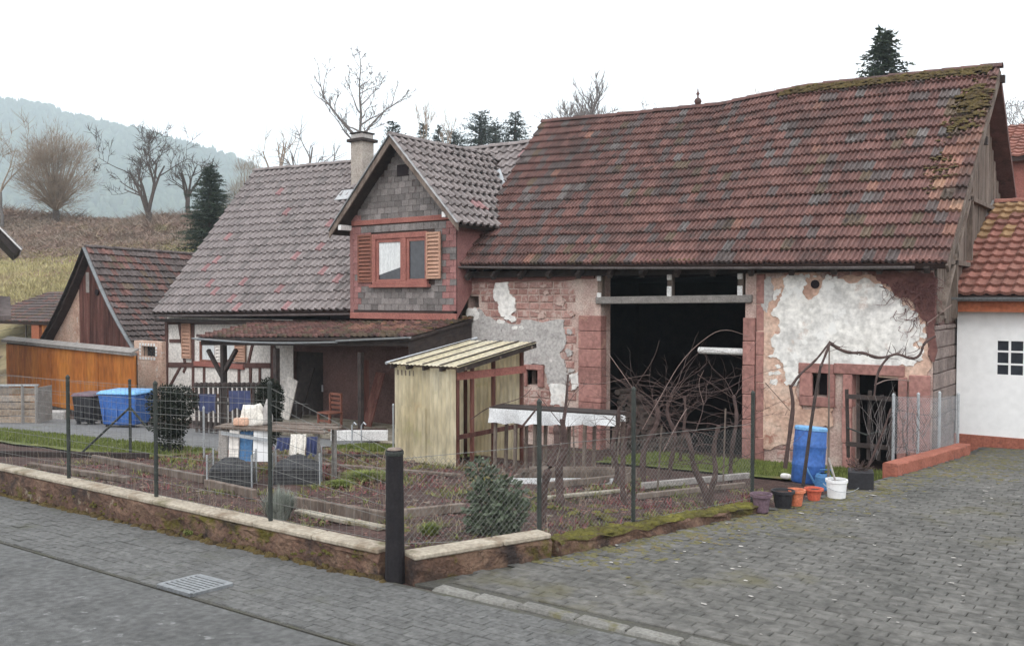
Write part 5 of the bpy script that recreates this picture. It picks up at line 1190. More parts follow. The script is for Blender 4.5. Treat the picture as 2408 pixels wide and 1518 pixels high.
# forked dark tree and neighbours on the slope
b = on_hill(352, 79); b2 = bare_tree('bare_tree', b, topz(272, 79) - b.z, 31, 'dark forked bare tree standing on the brown hillside', [M['bark'], M['bark']], r0=.3, spread=.7, levels=5, fork=.14, nb=3, twig=.025, up=.35)
b = on_hill(443, 84); bare_tree('bare_tree', b, topz(345, 84) - b.z, 33, 'smaller bare tree just right of the forked hillside tree', [M['bark'], M['bark']], r0=.22, spread=.6, levels=4, fork=.3, nb=3, twig=.022)
def dome_tree(name, base, H, W, seed, label, mats, n=9000, th=.12, squash=1.):
    r = random.Random(seed); t = thing(name, base, label, 'tree'); base = Vector(base); tr = MB(); tr.tube([base - Vector((0,0,.5)), base + Vector((0,0,H*th*.5)), base + Vector((0,0,H*th))], [W*.055, W*.045, W*.04], 8); tr.build('trunk', mats[0], t)
    cr = MB(); c = base + Vector((0, 0, H*.52)); rz = H - (c.z - base.z); org = base + Vector((0,0,H*th))
    for k in range(26):
        a = r.uniform(0, 6.283); e = r.uniform(.15, 1.45); v = Vector((math.cos(a)*math.cos(e)*W*.5, math.sin(a)*math.cos(e)*W*.5, math.sin(e)*rz*1.1))*r.uniform(.6,.9); q = org + v; m2 = org.lerp(q, .5) + Vector((0,0,.12*W*r.random())); cr.tube([org, m2, q], [W*.018, W*.011, W*.004], 5, cap=False)
    cl_ = []
    while len(cl_) < 70:
        v = Vector((r.gauss(0,1), r.gauss(0,1), r.gauss(0,1))).normalized()*r.random()**.33; p = c + Vector((v.x*W*.44, v.y*W*.44, v.z*rz*.88))
        if p.z > org.z and math.hypot(p.x-org.x, p.y-org.y) < 1.5*(p.z-org.z)+.2: cl_.append(p); m2 = org.lerp(p, .55) + Vector((0,0,.05*W*r.random())); cr.tube([org, m2, p], [W*.012, W*.008, W*.003], 4, cap=False)
    for k in range(n):
        q = r.choice(cl_); g_ = W*.075*r.uniform(.6,1.3); p = q + Vector((r.gauss(0,g_), r.gauss(0,g_), r.gauss(0,g_)))
        if p.z < org.z: continue
        d = (p - org).normalized() + (p - q).normalized()*.5 + Vector((r.uniform(-1,1), r.uniform(-1,1), r.uniform(-.6,1)))*.5; L_ = H*.06*r.uniform(.5,1.7); w = d.cross(Vector((r.uniform(-1,1), r.uniform(-1,1), r.uniform(-1,1)))).normalized()*W*.0026
        cr.add([p-w, p+w, p + d.normalized()*L_], [(0,1,2)], 0)
    cr.build('crown', mats[1], t); return t
b = on_hill(135, 83); dome_tree('bushy_tree', b, topz(298, 83) - b.z, 7.0, 35, 'dense rounded tan leafless tree on the hillside', [M['bark'], M['twigtan']], 9000)
b = on_hill(5, 80); bare_tree('bare_tree', b, topz(250, 80) - b.z, 36, 'bare tree cut by the left picture edge', [M['barkgrey'], M['twigtan']], r0=.14, spread=.55, levels=4, fork=.3, nb=3, twig=.022)
b = on_hill(585, 64); dome_tree('bushy_tree', b, topz(362, 64) - b.z, 3.4, 37, 'low tan bush at the upper left end of the farmhouse ridge', [M['bark'], M['twigtan']], 4000, .1)
d = ray(2392, 700); b = CAM + d*60; b.z = -.5; bare_tree('bare_tree', b, topz(222, 60) - b.z, 38, 'bare tree at the right edge above the red house', [M['barkgrey'], M['twiggrey']], r0=.25, spread=.7, levels=5, fork=.5, nb=3, twig=.02)
# conifers
d = ray(2070, 700); b = CAM + d*46; b.z = 0; conifer('spruce_tree', b, topz(84, 46) - b.z, 9.0, 41, 'dark spruce top rising over the right part of the barn roof', M['conifer'], 2.0, narrow=.66, first=.45, ncard=1.5, cs=.5)
b = on_hill(497, 62); conifer('spruce_tree', b, topz(393, 62) - b.z, 5.4, 42, 'dark spruce left of the farmhouse roof', M['conifer'], 2.0, narrow=.62, ncard=2.5, cs=.7)
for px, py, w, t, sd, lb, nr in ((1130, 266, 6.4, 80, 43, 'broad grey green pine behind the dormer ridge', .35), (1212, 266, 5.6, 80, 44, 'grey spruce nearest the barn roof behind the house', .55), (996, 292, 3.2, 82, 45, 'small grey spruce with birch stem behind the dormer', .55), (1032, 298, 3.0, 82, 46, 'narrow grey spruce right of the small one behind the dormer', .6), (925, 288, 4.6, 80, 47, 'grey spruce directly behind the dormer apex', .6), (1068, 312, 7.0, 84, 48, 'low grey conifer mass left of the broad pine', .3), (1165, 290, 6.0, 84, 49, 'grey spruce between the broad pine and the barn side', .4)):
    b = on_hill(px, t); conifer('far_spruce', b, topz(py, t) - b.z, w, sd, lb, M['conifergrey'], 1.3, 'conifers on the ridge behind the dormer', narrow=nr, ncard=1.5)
# scrub on the brown slope, one mass
mb = MB(); r = random.Random(50)
for k in range(4200):
    px = r.uniform(-60, 640); t = r.uniform(68, 88); p = on_hill(px, t); h = r.uniform(.2, .7)*(1.8 if mnoise.noise(Vector((p.x*.12, p.y*.12, 4))) > .2 else .8)
    for j in range(10):
        a = r.uniform(0, 6.283); d = Vector((math.cos(a)*1.1, math.sin(a)*1.1, r.uniform(.2,1)))*h*r.uniform(.4, 1.1); q = p + Vector((r.uniform(-.7,.7), r.uniform(-.7,.7), r.uniform(0,.5)*h)); w = d.cross(Vector((r.uniform(-1,1), r.uniform(-1,1), r.uniform(-1,1)))).normalized()*.035
        mb.add([q-w, q+w, q+d], [(0,1,2)], 0)
o = mb.build('scrub', M['twig'], kind='stuff'); o['label'] = 'brown bramble scrub covering the upper slope'; o['category'] = 'scrub'
mb = MB()
for k in range(26000):
    px = r.uniform(-60, 560); t = 47 + 24*r.random(); p = on_hill(px, t)
    if p.y < 24: continue
    a = r.uniform(0, 6.283); h = r.uniform(.1, .32); w = Vector((-math.sin(a), math.cos(a), 0))*.035; mb.add([p-w, p+w, p + Vector((r.uniform(-.2,.2), r.uniform(-.2,.2), h))], [(0,1,2)], 0, r.random())
m_('drygrass', [(.28,.24,.12),(.36,.32,.16),(.31,.23,.15)], .12, .95, 0, rnd=.25)
o = mb.build('meadow_grass', M['drygrass'], kind='stuff'); o['label'] = 'yellowish meadow grass on the lower slope'; o['category'] = 'grass'
# pasture fence on the slope
pf = thing('pasture_fence', on_hill(60, 46), 'thin wire pasture fence crossing the yellow slope', 'fence')
ps = [on_hill(px, tt) for px, tt in ((-40, 47), (60, 47), (140, 46.5), (215, 46), (300, 46))]
for p in ps: m = MB(); m.tube([p, p + Vector((0,0,1.25))], .05, 5); m.build('post', M['greywood'], pf)
for h in (.5, .85, 1.2):
    m = MB(); m.tube([p + Vector((0,0,h)) for p in ps], .012, 3); m.build('wire', M['wire'], pf)
# ---- garden shrubs
def leaf_mass(name, base, pts_r, n, size, mat_, seed, label, cat='shrub', stems=5, stemmat='bark', asp=.5, droop=0.):
    """leaf faces spread through several lobes; pts_r = (offset, radius xyz)"""
    r = random.Random(seed); t = thing(name, base, label, cat); base = Vector(base); mb = MB(); st = MB(); wts = [a[1][0]*a[1][1]*a[1][2] for a in pts_r]
    for k in range(n):
        c, rad = r.choices(pts_r, wts)[0]; v = Vector((r.gauss(0,1), r.gauss(0,1), r.gauss(0,1))).normalized()*r.random()**.28
        p = base + Vector(c) + Vector((v.x*rad[0], v.y*rad[1], v.z*rad[2]))
        if p.z < base.z + .01: continue
        d = (v + Vector((r.uniform(-1,1), r.uniform(-1,1), r.uniform(-.8,.8) - droop))*.9).normalized(); s = size*r.uniform(.6,1.35); w = d.cross(Vector((r.uniform(-1,1), r.uniform(-1,1), r.uniform(-1,1)))).normalized()*s*asp*.5
        mb.add([p, p + d*s*.5 + w, p + d*s, p + d*s*.5 - w], [(0,1,2,3)], 0, r.random()*.98+.01)
    for k in range(stems):
        c, rad = r.choice(pts_r); e = base + Vector(c) + Vector((r.uniform(-.5,.5)*rad[0], r.uniform(-.5,.5)*rad[1], r.uniform(-.2,.6)*rad[2])); mid = base.lerp(e, .5) + Vector((r.uniform(-.05,.05), r.uniform(-.05,.05), 0)); st.tube([base + Vector((r.uniform(-.05,.05), r.uniform(-.05,.05), -.05)), mid, e], [.016,.011,.005], 5)
    if stems: st.build('stem', M[stemmat], t)
    mb.build('foliage', mat_, t); return t
def on(px, py, dz=0): p = wg(px, py, zg, .08); return p + Vector((0,0,dz))
b = on(1165, 1258); print('rhodo', b)
leaf_mass('rhododendron', b, [((-.22,0,.66),(.10,.1,.12)),((-.12,.05,.56),(.13,.13,.14)),((-.08,.0,.36),(.22,.2,.2)),((.14,.0,.50),(.13,.14,.12)),((.20,-.05,.30),(.2,.2,.16)),((.02,-.08,.14),(.3,.24,.14)),((.30,.05,.42),(.1,.1,.1)),((-.25,.0,.22),(.12,.12,.12))], 1900, .078, M['rhodo'], 3, 'leafy grey green rhododendron behind the short wall right of the corner post')
b = wt(400, 1062, 18.6); b.z = zg(b.x, b.y)
leaf_mass('yew_shrub', b, [((-.16,0,1.05),(.36,.36,.34)),((.22,0.1,1.08),(.36,.36,.3)),((.02,0,.7),(.40,.38,.4)),((.03,0,.28),(.27,.26,.35))], 7500, .07, M['yew'], 4, 'large dark vase-shaped evergreen shrub beside the blue bin', asp=.35)
b = wt(634, 1000, 16.2); b.z = zg(b.x, b.y)
leaf_mass('yew_shrub', b, [((0,0,1.2),(.24,.24,.38)),((0,0,.75),(.2,.2,.35))], 4200, .06, M['yew'], 5, 'small dark evergreen shrub right of the white sacks', asp=.35)
# lavender: upright stalks
def stalks(name, base, n, h, rad, mat_, seed, label, cat='plant'):
    r = random.Random(seed); t = thing(name, base, label, cat); mb = MB(); base = Vector(base)
    for k in range(n):
        a = r.uniform(0, 6.283); q = r.random()**.6; p = base + Vector((math.cos(a)*q*rad*.45, math.sin(a)*q*rad*.45, 0)); e = base + Vector((math.cos(a)*q*rad, math.sin(a)*q*rad, h*r.uniform(.5,1.1)*(1.1-.35*q))); mid = p.lerp(e, .5) + Vector((0,0,.04)); w = Vector((-math.sin(a), math.cos(a), 0))*.006
        mb.add([p-w, p+w, mid+w, mid-w, e], [(0,1,2,3),(3,2,4)], 0, r.random()*.98+.01)
    mb.build('foliage', mat_, t); return t
b = on(655, 1225); stalks('lavender', b, 900, .40, .24, M['lavender'], 6, 'pale grey lavender bush behind the street wall')
b = on(1010, 1262); stalks('grass_tuft', b, 220, .16, .16, M['grass'], 7, 'small green tuft behind the wall right of the corner post')
b = on(945, 1290); 
for k, (px, py, h, rd, n, lb) in enumerate(((860, 1128, .13, .5, 700, 'yellow green ground cover in front of the plastic shed'), (800, 1145, .1, .3, 300, 'small yellow green patch left of the ground cover'), (450, 1260, .1, .12, 120, 'small weed at the foot of the street wall'))):
    b = on(px, py) if k < 2 else wg(px, py, zp); stalks('ground_cover', b, n, h, rd, M['grass'], 60+k, lb)
# ================================================================== corner post
cp = wg(928, 1372, zp); print('post', cp); cpx = Vector((-5.63, 5.77, zp(-5.63, 5.77)))
hgt = 1.16
t = thing('corner_post', cpx, 'thick black weathered post at the corner of the garden wall', 'post')
mb = MB(); mb.lathe([(.088,-.1),(.09,.02),(.084,.4),(.079,.8),(.076,hgt-.03),(.074,hgt)], cpx, 14, cap1=True); mb.build('shaft', M['blackpost'], t)
mb = MB(); mb.lathe([(.079,0),(.083,.01),(.083,.03),(.079,.04)], cpx + Vector((0,0,hgt-.05)), 14); mb.build('band', M['darkmetal'], t)
mb = MB(); mb.lathe([(.0,0),(.068,0),(.06,.012),(.0,.014)], cpx + Vector((0,0,hgt)), 14, cap0=False); mb.build('cut_top', M['oldwood'], t)
# ================================================================== wire fences
def chain_link(mb, p, q, h, cell=.06, rad=.0016, base=0., zf=None):
    p, q = Vector(p), Vector(q); L_ = (q-p).length; d = (q-p)/L_; n = int(L_/cell); k = int(h/cell)
    for i in range(-k, n+1):
        for s in (1, -1):
            pts = []; 
            x0 = i*cell if s == 1 else (i+k)*cell; xa, xb = x0, x0 + s*k*cell
            za, zb_ = 0, k*cell
            lo_, hi_ = 0, 1
            # clip to 0..L
            def cl(x): return max(0, min(L_, x))
            if xa == xb: continue
            ta = (cl(xa)-xa)/(xb-xa); tb = (cl(xb)-xa)/(xb-xa)
            if tb - ta < .02: continue
            A_ = p + d*(xa + (xb-xa)*ta) + Vector((0,0,base + (zb_-za)*ta)); B2 = p + d*(xa + (xb-xa)*tb) + Vector((0,0,base + (zb_-za)*tb))
            mb.tube([A_, B2], rad, 3, cap=False)
def post(parent, p, h, rad, mat_, top=True):
    mb = MB(); p = Vector(p); mb.tube([p + Vector((0,0,-.1)), p + Vector((0,0,h))], rad, 8); o = mb.build('post', mat_, parent)
    mb = MB(); mb.lathe([(rad*1.15,0),(rad*1.15,.02),(rad*.4,.045)], p + Vector((0,0,h)), 8, cap1=True); mb.build('post_cap', mat_, o); return o
ff = thing('wire_fence', (-8, 5.83, zp(-8, 5.83)), 'wire fence on green posts along the street wall', 'fence')
fp = []
for px, top in ((636, 905), (368, 905), (163, 890)):
    a = wy(px, 1180, 5.84); z = zp(a.x, 5.84) + float(np.interp(a.x, [-13,-6], [.38,.27])); fp.append((Vector((a.x, 5.84, z)), wy(px+6, top, 5.84).z - z))
fp.append((Vector((-14.6, 5.84, zp(-14.6, 5.84)+.38)), 1.3)); fp.append((Vector((-17.4, 5.84, zp(-17.4,5.84)+.38)), 1.3))
for p, h in fp: post(ff, p, h, .024, M['darkmetal'])
mb = MB(); P0 = [(cpx + Vector((-.05,.04,.30)), hgt - .32)] + [(p, h) for p, h in fp]
for fz in (.02, .14, .26, .38, .5, .62, .74, .86, .98):
    mb.tube([p + Vector((0,0,h*fz + (.0 if k else .0))) for k, (p, h) in enumerate(P0)], .0026, 3)
mb.build('wire_strands', M['wire'], ff, kind='stuff')
mb = MB()
for (p, h), (q, g) in zip(P0[:4], P0[1:5]):
    n = int((q-p).length/.1)
    for k in range(n): a = p.lerp(q, k/n); mb.tube([a, a + Vector((0,0,(h + (g-h)*k/n)*.98))], .0015, 3, cap=False)
mb.build('wire_mesh', M['wire'], ff, kind='stuff')
sf = thing('wire_fence', (-5, 8, zp(-5, 8)), 'chain link fence between the courtyard and the vine bed', 'fence')
sp_ = []
for px, bpy_, top in ((1237, 1258, 945), (1497, 1222, 905), (1752, 1165, 925)):
    b = wg(px, bpy_, zp, .16); b.x = sidewall_x(b.y) - .12; z = zp(b.x, b.y) + .08; d = ray(px, top); h = CAM.z + d.z * (b.y/d.y) - z; sp_.append((Vector((b.x, b.y, z)), min(1.5, max(.9, h))))
print('side posts', sp_)
for p, h in sp_: post(sf, p, h, .024, M['darkmetal'])
mb = MB(); pr = (cpx + Vector((.05,.05,.27)), .85)
for (p, h), (q, g) in zip([pr] + sp_[:-1], sp_): chain_link(mb, p + Vector((0,0,.03)), q + Vector((0,0,.03)), min(h, g, 1.0)*.95, .062, .0013)
mb.build('wire_mesh', M['wire'], sf, kind='stuff')
for k in (0, 1):
    mb = MB(); mb.tube([p + Vector((0,0,(.06, .95)[k]*min(h,1.05))) for p, h in [pr] + sp_], .003, 4); mb.build('tension_wire', M['wire'], sf)
# end post with two struts farther back on the lawn edge
bf = thing('wire_fence', (-16.3, 9.5, zg(-16.3, 9.5)), 'dark end post with two slanting struts and wires at the lawn edge', 'fence')
b = wg(307, 1076); ht = 183/2127*17.3; print('brace', b)
post(bf, b, ht, .028, M['darkmetal'])
for px, py in ((190, 1066), (352, 1012)):
    e = wt(px, py, (b - CAM).dot(FW) * 1.0); mb = MB(); mb.tube([b + Vector((0,0,ht*.66)), e], .022, 7); mb.build('strut', M['darkmetal'], bf)
for f in (.3, .5, .7, .9):
    mb = MB(); mb.tube([b + Vector((-5.5,.1,ht*f)), b + Vector((0,0,ht*f)), b + Vector((4.6,.5,ht*f - .02))], .0028, 3); mb.build('wire', M['wire'], bf)
for px, py, tp in ((925, 1060, 900), (480, 1085, 1000)):
    q = wg(px, py); post(bf, q, 1.0, .02, M['galv'])
# metal posts and mesh right of the barn door
rf = thing('wire_fence', (-4, 17, zg(-4, 17)), 'galvanised mesh fence between stable door and white outbuilding', 'fence')
pp = []
for px, b0, t0, Y in ((2100, 1066, 930, 16.3), (2158, 1064, 928, 17.2), (2208, 1062, 925, 17.8), (2252, 1050, 928, 18.9)):
    a = wy(px, b0, Y); c = wy(px, t0, Y); pp.append((Vector((a.x, Y, a.z - .05)), c.z - a.z + .05)); post(rf, pp[-1][0], pp[-1][1], .026, M['galv'])
mb = MB()
for (p, h), (q, g) in zip(pp, pp[1:]): chain_link(mb, p + Vector((0,0,.05)), q + Vector((0,0,.05)), min(h, g)*.95, .055, .002)
mb.build('wire_mesh', M['galv'], rf, kind='stuff'); mb = MB(); mb.tube([p + Vector((0,0,h*.97)) for p, h in pp], .004, 4); mb.build('tension_wire', M['wire'], rf)
# ================================================================== yellow plastic garden shed
gs2 = thing('plastic_shed', (-11.1, 13.1, zg(-11, 13)), 'small garden shed clad in yellowed corrugated plastic sheets', 'shed')
SX0, SX1, SY0, SY1 = -11.97, -10.47, 12.3, 14.35; sz0 = zg(-11, 12.4) - .1; zf0, zb0 = 2.14, 2.38
def corr(p, ux, uz, w, h, pitch=.1, amp=.02, n=None):
    """corrugated sheet from corner p, ux across the waves, uz along them"""
    mb = MB(); ux, uz = Vector(ux).normalized(), Vector(uz); nn = ux.cross(uz.normalized()); k = max(4, int(w/pitch*6)); v = []
    for i in range(k+1):
        s = w*i/k; o = Vector(p) + ux*s + nn*amp*math.sin(6.283*s/pitch); v += [o, o + uz.normalized()*h]
    mb.add(v, [(2*i, 2*i+2, 2*i+3, 2*i+1) for i in range(k)]); return mb
def plastic(name, cols, al):
    m = mk(name, cols, 1.2, .5, .1, 30, stretch=(1,1,.25), spots=[((.50,.34,.18), .8, .60, .2), ((.50,.48,.24), 1.3, .62, .15)]); n = m.node_tree.nodes; l = m.node_tree.links.new
    b = n['Principled BSDF']; tr = n.new('ShaderNodeBsdfTranslucent'); mx = n.new('ShaderNodeMixShader'); mx.inputs[0].default_value = al
    src = b.inputs['Base Color'].links[0].from_socket; l(src, tr.inputs['Color']); l(b.outputs[0], mx.inputs[1]); l(tr.outputs[0], mx.inputs[2]); l(mx.outputs[0], n['Material Output'].inputs['Surface']); return m
M['plastic'] = plastic('plastic', [(.60,.52,.34),(.70,.63,.46),(.76,.71,.57)], .4)
wS = (SX1-SX0)/3
for k in range(3):
    hh = zf0 - sz0 - .02; o = corr((SX0 + wS*k - .02, SY0 - .012*k, sz0 + (.0 if k else .02)), (1,0,0), (0,0,1), wS + .04, hh).build('sheet', M['plastic'], gs2, smooth=True)
o = corr((SX0+.1, SY0-.045, sz0+.05), (1,0,0), (0,0,1), .72, 1.15).build('sheet', M['plastic'], gs2, smooth=True); o['label'] = 'stained lower overlay sheet'
corr((SX0, SY1, sz0), (0,-1,0), (0,0,1), SY1-SY0, zf0-sz0+.1).build('sheet', M['plastic'], gs2, smooth=True)
corr((SX1, SY1+.0, sz0), (-1,0,0), (0,0,1), SX1-SX0, zb0-sz0).build('sheet', M['plastic'], gs2, smooth=True)
for x, y, h in ((SX0+.04, SY0+.05, zf0), (SX1-.02, SY0+.05, zf0), (SX0+.04, SY1-.05, zb0), (SX1-.02, SY1-.05, zb0), (SX1+.02, SY0+.42, zf0+.05), (SX1+.02, SY0+1.05, (zf0+zb0)/2)):
    b = MB(); b.beam((x, y, sz0-.1), (x, y, h), .06, .06); b.build('corner_post', M['plankred'], gs2)
for z, w in ((sz0+.72, .08), (zf0-.14, .14)):
    b = MB(); b.beam((SX1+.03, SY0, z), (SX1+.03, SY1, z), .04, w); b.build('rail', M['redframe' if w > .1 else 'plankred'], gs2)
    b = MB(); b.beam((SX0, SY0+.03, z), (SX1, SY0+.03, z), .04, w*.7); b.build('rail', M['oldwood'], gs2)
R0, R1 = Vector((SX0-.04, SY0-.16, zf0-.02)), Vector((SX1+.2, SY0-.16, zf0-.02)); R2 = Vector((SX0-.04, SY1+.2, zb0+.08)); up_ = (R2-R0)
for k in range(3):
    wk = (R1.x-R0.x)/3; corr(R0 + Vector((wk*k-.02, 0, .055+.004*k)), (1,0,0), up_, wk+.04, up_.length, amp=.008).build('roof_sheet', M['plastic'], gs2, smooth=True)
for k in range(5):
    x = R0.x + .05 + (R1.x-R0.x-.1)*k/4; b = MB(); b.beam((x, R0.y+.02, R0.z), (x, R2.y-.02, R2.z), .05, .08); b.build('rafter', M['darkwood'], gs2)
    b = MB(); b.beam((x, R0.y+.02, R0.z+.08), (x, R2.y-.02, R2.z+.08), .04, .012); b.build('roof_batten', M['darkwood'], gs2)
for f in (.08, .5, .92):
    a = R0 + up_*f; b = MB(); b.beam(a + Vector((0,0,.0)), a + Vector((R1.x-R0.x,0,.0)), .05, .05); b.build('purlin', M['oldwood'], gs2)
b = MB(); b.tube([R0 + Vector((-.02,-.03,.06)), R2 + Vector((-.02,.25,.09))], .03, 8); b.build('edge_pipe', M['galv'], gs2)
# ================================================================== film-covered bench in front of the barn
tb = thing('bench_table', (-9, 13.2, zg(-9, 13)), 'long bench with white film hanging over its edge beside the plastic shed', 'bench')
a, c = wt(1168, 955, 16.4), wt(1462, 957, 15.2); zt_ = a.z; c.z = zt_ + .02
b = MB(); b.beam(a, c, .5, .05); b.build('top', M['darkwood'], tb)
d = (c-a).normalized(); sd_ = Vector((d.y, -d.x, 0)); n = 16; v = []
for i in range(n+1):
    p = a.lerp(c, i/n) + sd_*.27; v += [p + Vector((0,0,.0)), p + sd_*.02*math.sin(i*1.9) + Vector((0,0,-.13)), p + sd_*.05*math.sin(i*1.3+1) + Vector((0,0,-.26 + .10*(i/n)**2 + .02*math.sin(i*2.3)))]
b = MB(); b.add(v, [(3*i+j, 3*i+3+j, 3*i+4+j, 3*i+1+j) for i in range(n) for j in (0,1)]); b.build('film', M['film'], tb, smooth=True)
for f in (.03, .2, .36, .55, .75, .97):
    for s in (-.2, .2):
        p = a.lerp(c, f) + sd_*s; b = MB(); b.beam((p.x, p.y, zg(p.x,p.y)), (p.x+.03, p.y, zt_), .05, .05); b.build('leg', M['oldwood'], tb)
b = MB(); p = c + Vector((0,0,.02)); b.add([tuple(p + Vector((random.Random(i).uniform(-.12,.1), random.Random(i+9).uniform(-.1,.1), random.Random(i+30).uniform(-.16,.06)))) for i in range(10)], [(0,1,2),(1,2,3),(2,3,4),(3,4,5),(4,5,6),(5,6,7),(6,7,8),(7,8,9)]); o = b.build('plastic_bag', M['whiteplastic']); tag(o, 'crumpled white plastic bag on the end of the film-covered bench', 'bag')
# cold frame with white film strip
p0, p1 = wg(1195, 1148), wg(1452, 1148); cf = thing('cold_frame', p0, 'low cold frame of boards with white film among the vines', 'cold frame')
for dz, off, w, mt in ((.10, 0, .12, 'film'), (.24, .3, .05, 'oldwood')):
    b = MB(); b.beam(p0 + Vector((0,off,dz)), p1 + Vector((0,off,dz)), .03, w); b.build('side_board', M[mt], cf)
b = MB(); b.beam(p0 + Vector((0,.55,.16)), p1 + Vector((0,.55,.16)), .03, .2); b.build('side_board', M['oldwood'], cf)
for p in (p0, p1): b = MB(); b.beam(p + Vector((0,-.03,.1)), p + Vector((0,.6,.14)), .03, .14); b.build('end_board', M['oldwood'], cf)
# ================================================================== bed edging planks and slabs
def edge_plank(pa, pb, h, th, mat_, lab, lift=.04):
    a, c = wg(*pa), wg(*pb); b = MB(); b.beam(a + Vector((0,0,h/2+.06+lift)), c + Vector((0,0,h/2+.06+lift)), th, h); o = b.build('bed_board', mat_, bevel=.01); tag(o, lab, 'board'); return o
edge_plank((690,1212),(905,1252), .14, .06, M['oldwood'], 'dark sleeper edging the bed just left of the corner post'); edge_plank((700,1226),(900,1268), .05, .12, M['concrete'], 'mossy concrete strip in front of the dark sleeper by the lavender')
edge_plank((950,1238),(1092,1222), .11, .06, M['oldwood'], 'short dark sleeper right of the corner post behind the tuft')
edge_plank((70,1112),(300,1150), .08, .1, M['oldwood'], 'long bed board nearest the street wall at far left'); edge_plank((220,1098),(480,1152), .12, .07, M['oldwood'], 'second bed board behind the left street wall'); edge_plank((485,1162),(600,1190), .12, .07, M['oldwood'], 'bed board in front of the left compost cage')
edge_plank((0,1085),(350,1090), .1, .08, M['darkwood'], 'dark edging board along the lawn strip'); edge_plank((1275,1166),(1480,1142), .1, .06, M['oldwood'], 'bed board left of the middle fence post in the vine bed'); edge_plank((1280,1192),(1470,1172), .05, .08, M['concrete'], 'pale edging strip in front of the vine bed board'); edge_plank((1510,1165),(1760,1138), .1, .06, M['greywood'], 'grey bed board right of the middle fence post'); edge_plank((1500,1190),(1750,1160), .08, .06, M['oldwood'], 'low bed board closest to the pots')
edge_plank((760,1085),(920,1088), .05, .1, M['darkwood'], 'dark board on the bed left of the plastic shed'); edge_plank((755,1108),(1085,1135), .05, .08, M['oldwood'], 'thin board in front of the plastic shed')
# ================================================================== compost cages
def cage(px0, px1, pyb, h, lab, seed):
    a, c = wg(px0, pyb), wg(px1, pyb); d = (c-a); w = d.length; d.normalize(); s = Vector((-d.y, d.x, 0)); t = thing('compost_cage', (a+c)/2, lab, 'compost bin', 'wire compost cages')
    C4 = [a, c, c + s*w*.9, a + s*w*.9]; mb = MB()
    for p, q in zip(C4, C4[1:] + C4[:1]):
        n = 12
        for k in range(n+1): e = p.lerp(q, k/n); mb.tube([e, e + Vector((0,0,h))], .002, 3, cap=False)
        for k in range(11): z = h*k/10; mb.tube([p + Vector((0,0,z)), q + Vector((0,0,z))], .002, 3, cap=False)
    mb.build('wire_mesh', M['wire'], t, kind='stuff')
    for p in C4: b = MB(); b.tube([p + Vector((0,0,-.02)), p + Vector((0,0,h+.03))], .012, 6); b.build('corner_rod', M['galv'], t)
    r = random.Random(seed); mb = MB(); N = 9
    v = [tuple(a + d*w*(.04+.92*i/N) + s*w*.9*(.04+.92*j/N) + Vector((0,0, h*(.62 + .28*math.sin(3.14*i/N)*math.sin(3.14*j/N)) + r.uniform(-.03,.03)))) for j in range(N+1) for i in range(N+1)]
    f = [(j*(N+1)+i, j*(N+1)+i+1, (j+1)*(N+1)+i+1, (j+1)*(N+1)+i) for j in range(N) for i in range(N)]; mb.add(v, f)
    rim = [i for i in range(N+1)] + [j*(N+1)+N for j in range(1,N+1)] + [N*(N+1)+i for i in range(N-1,-1,-1)] + [j*(N+1) for j in range(N-1,0,-1)]
    for i, k in zip(rim, rim[1:] + rim[:1]): A_, B3 = Vector(v[i]), Vector(v[k]); mb.quad(A_, B3, (B3.x,B3.y,a.z), (A_.x,A_.y,a.z))
    mb.build('compost', M['mesh_shade'], t); return t
cage(487, 592, 1163, .53, 'left one of two wire compost cages filled with dark compost', 1); cage(640, 752, 1158, .54, 'right one of two wire compost cages filled with dark compost', 2)
# ================================================================== potting table with clutter
tt_ = 14.2; a, c = wt(508, 1003, tt_), wt(752, 1003, tt_-.6); c.z = a.z; d = (c-a).normalized(); s = Vector((-d.y, d.x, 0))
pt = thing('potting_table', (a+c)/2, 'rough potting table of boards behind the compost cages', 'table')
for k in range(4): b = MB(); e = s*(.02+.17*k); b.beam(a + e + Vector((0,0,.01*(k % 2))), c + e + d*random.Random(k).uniform(-.1,.15) + Vector((0,0,.012*k)), .15, .03, up=(0,0,1)); b.build('top_board', M['oldwood'], pt)
for f in (.04, .96):
    for g in (.05, .55): p = a.lerp(c, f) + s*g; b = MB(); b.beam((p.x,p.y,zg(p.x,p.y)-.05), (p.x,p.y,a.z-.02), .06, .06); b.build('leg', M['greywood'], pt)
b = MB(); b.beam(a + Vector((.2,-.05,-.07)), a.lerp(c,.55) + Vector((0,-.05,-.16)), .02, .05); b.build('brace', M['galv'], pt)
def at_t(px, py, f=0.): p = wt(px, py, tt_-.1); return p
def panel(name, px0, py0, px1, py1, tdep, mat_, lab, cat='board', th=.03, lean=.06):
    a_, b_, c_, d_ = wt(px0, py1, tdep), wt(px1, py1, tdep), wt(px1, py0, tdep), wt(px0, py0, tdep); n = Vector((.6,-.8,0)); bk = -n*th; l_ = -n*lean
    v = [a_, b_, c_+l_, d_+l_]; mb = MB(); mb.add(v + [p + bk for p in v], [(0,1,2,3),(7,6,5,4),(0,4,5,1),(1,5,6,2),(2,6,7,3),(3,7,4,0)]); o = mb.build(name, mat_, bevel=.004); tag(o, lab, cat); return o
panel('cream_board', 537, 1012, 560, 1084, 14.0, M['panel'], 'narrow cream board leaning under the potting table'); panel('blue_sheet', 562, 1015, 592, 1085, 14.05, M['lightblue'], 'blue plastic sheet under the potting table', 'sheet'); panel('white_sheet', 594, 1012, 632, 1085, 13.9, M['whiteplastic'], 'bright white sheet leaning against the potting table', 'sheet')
panel('grey_board', 512, 1012, 534, 1078, 14.1, M['greywood'], 'grey board at the left end under the potting table')
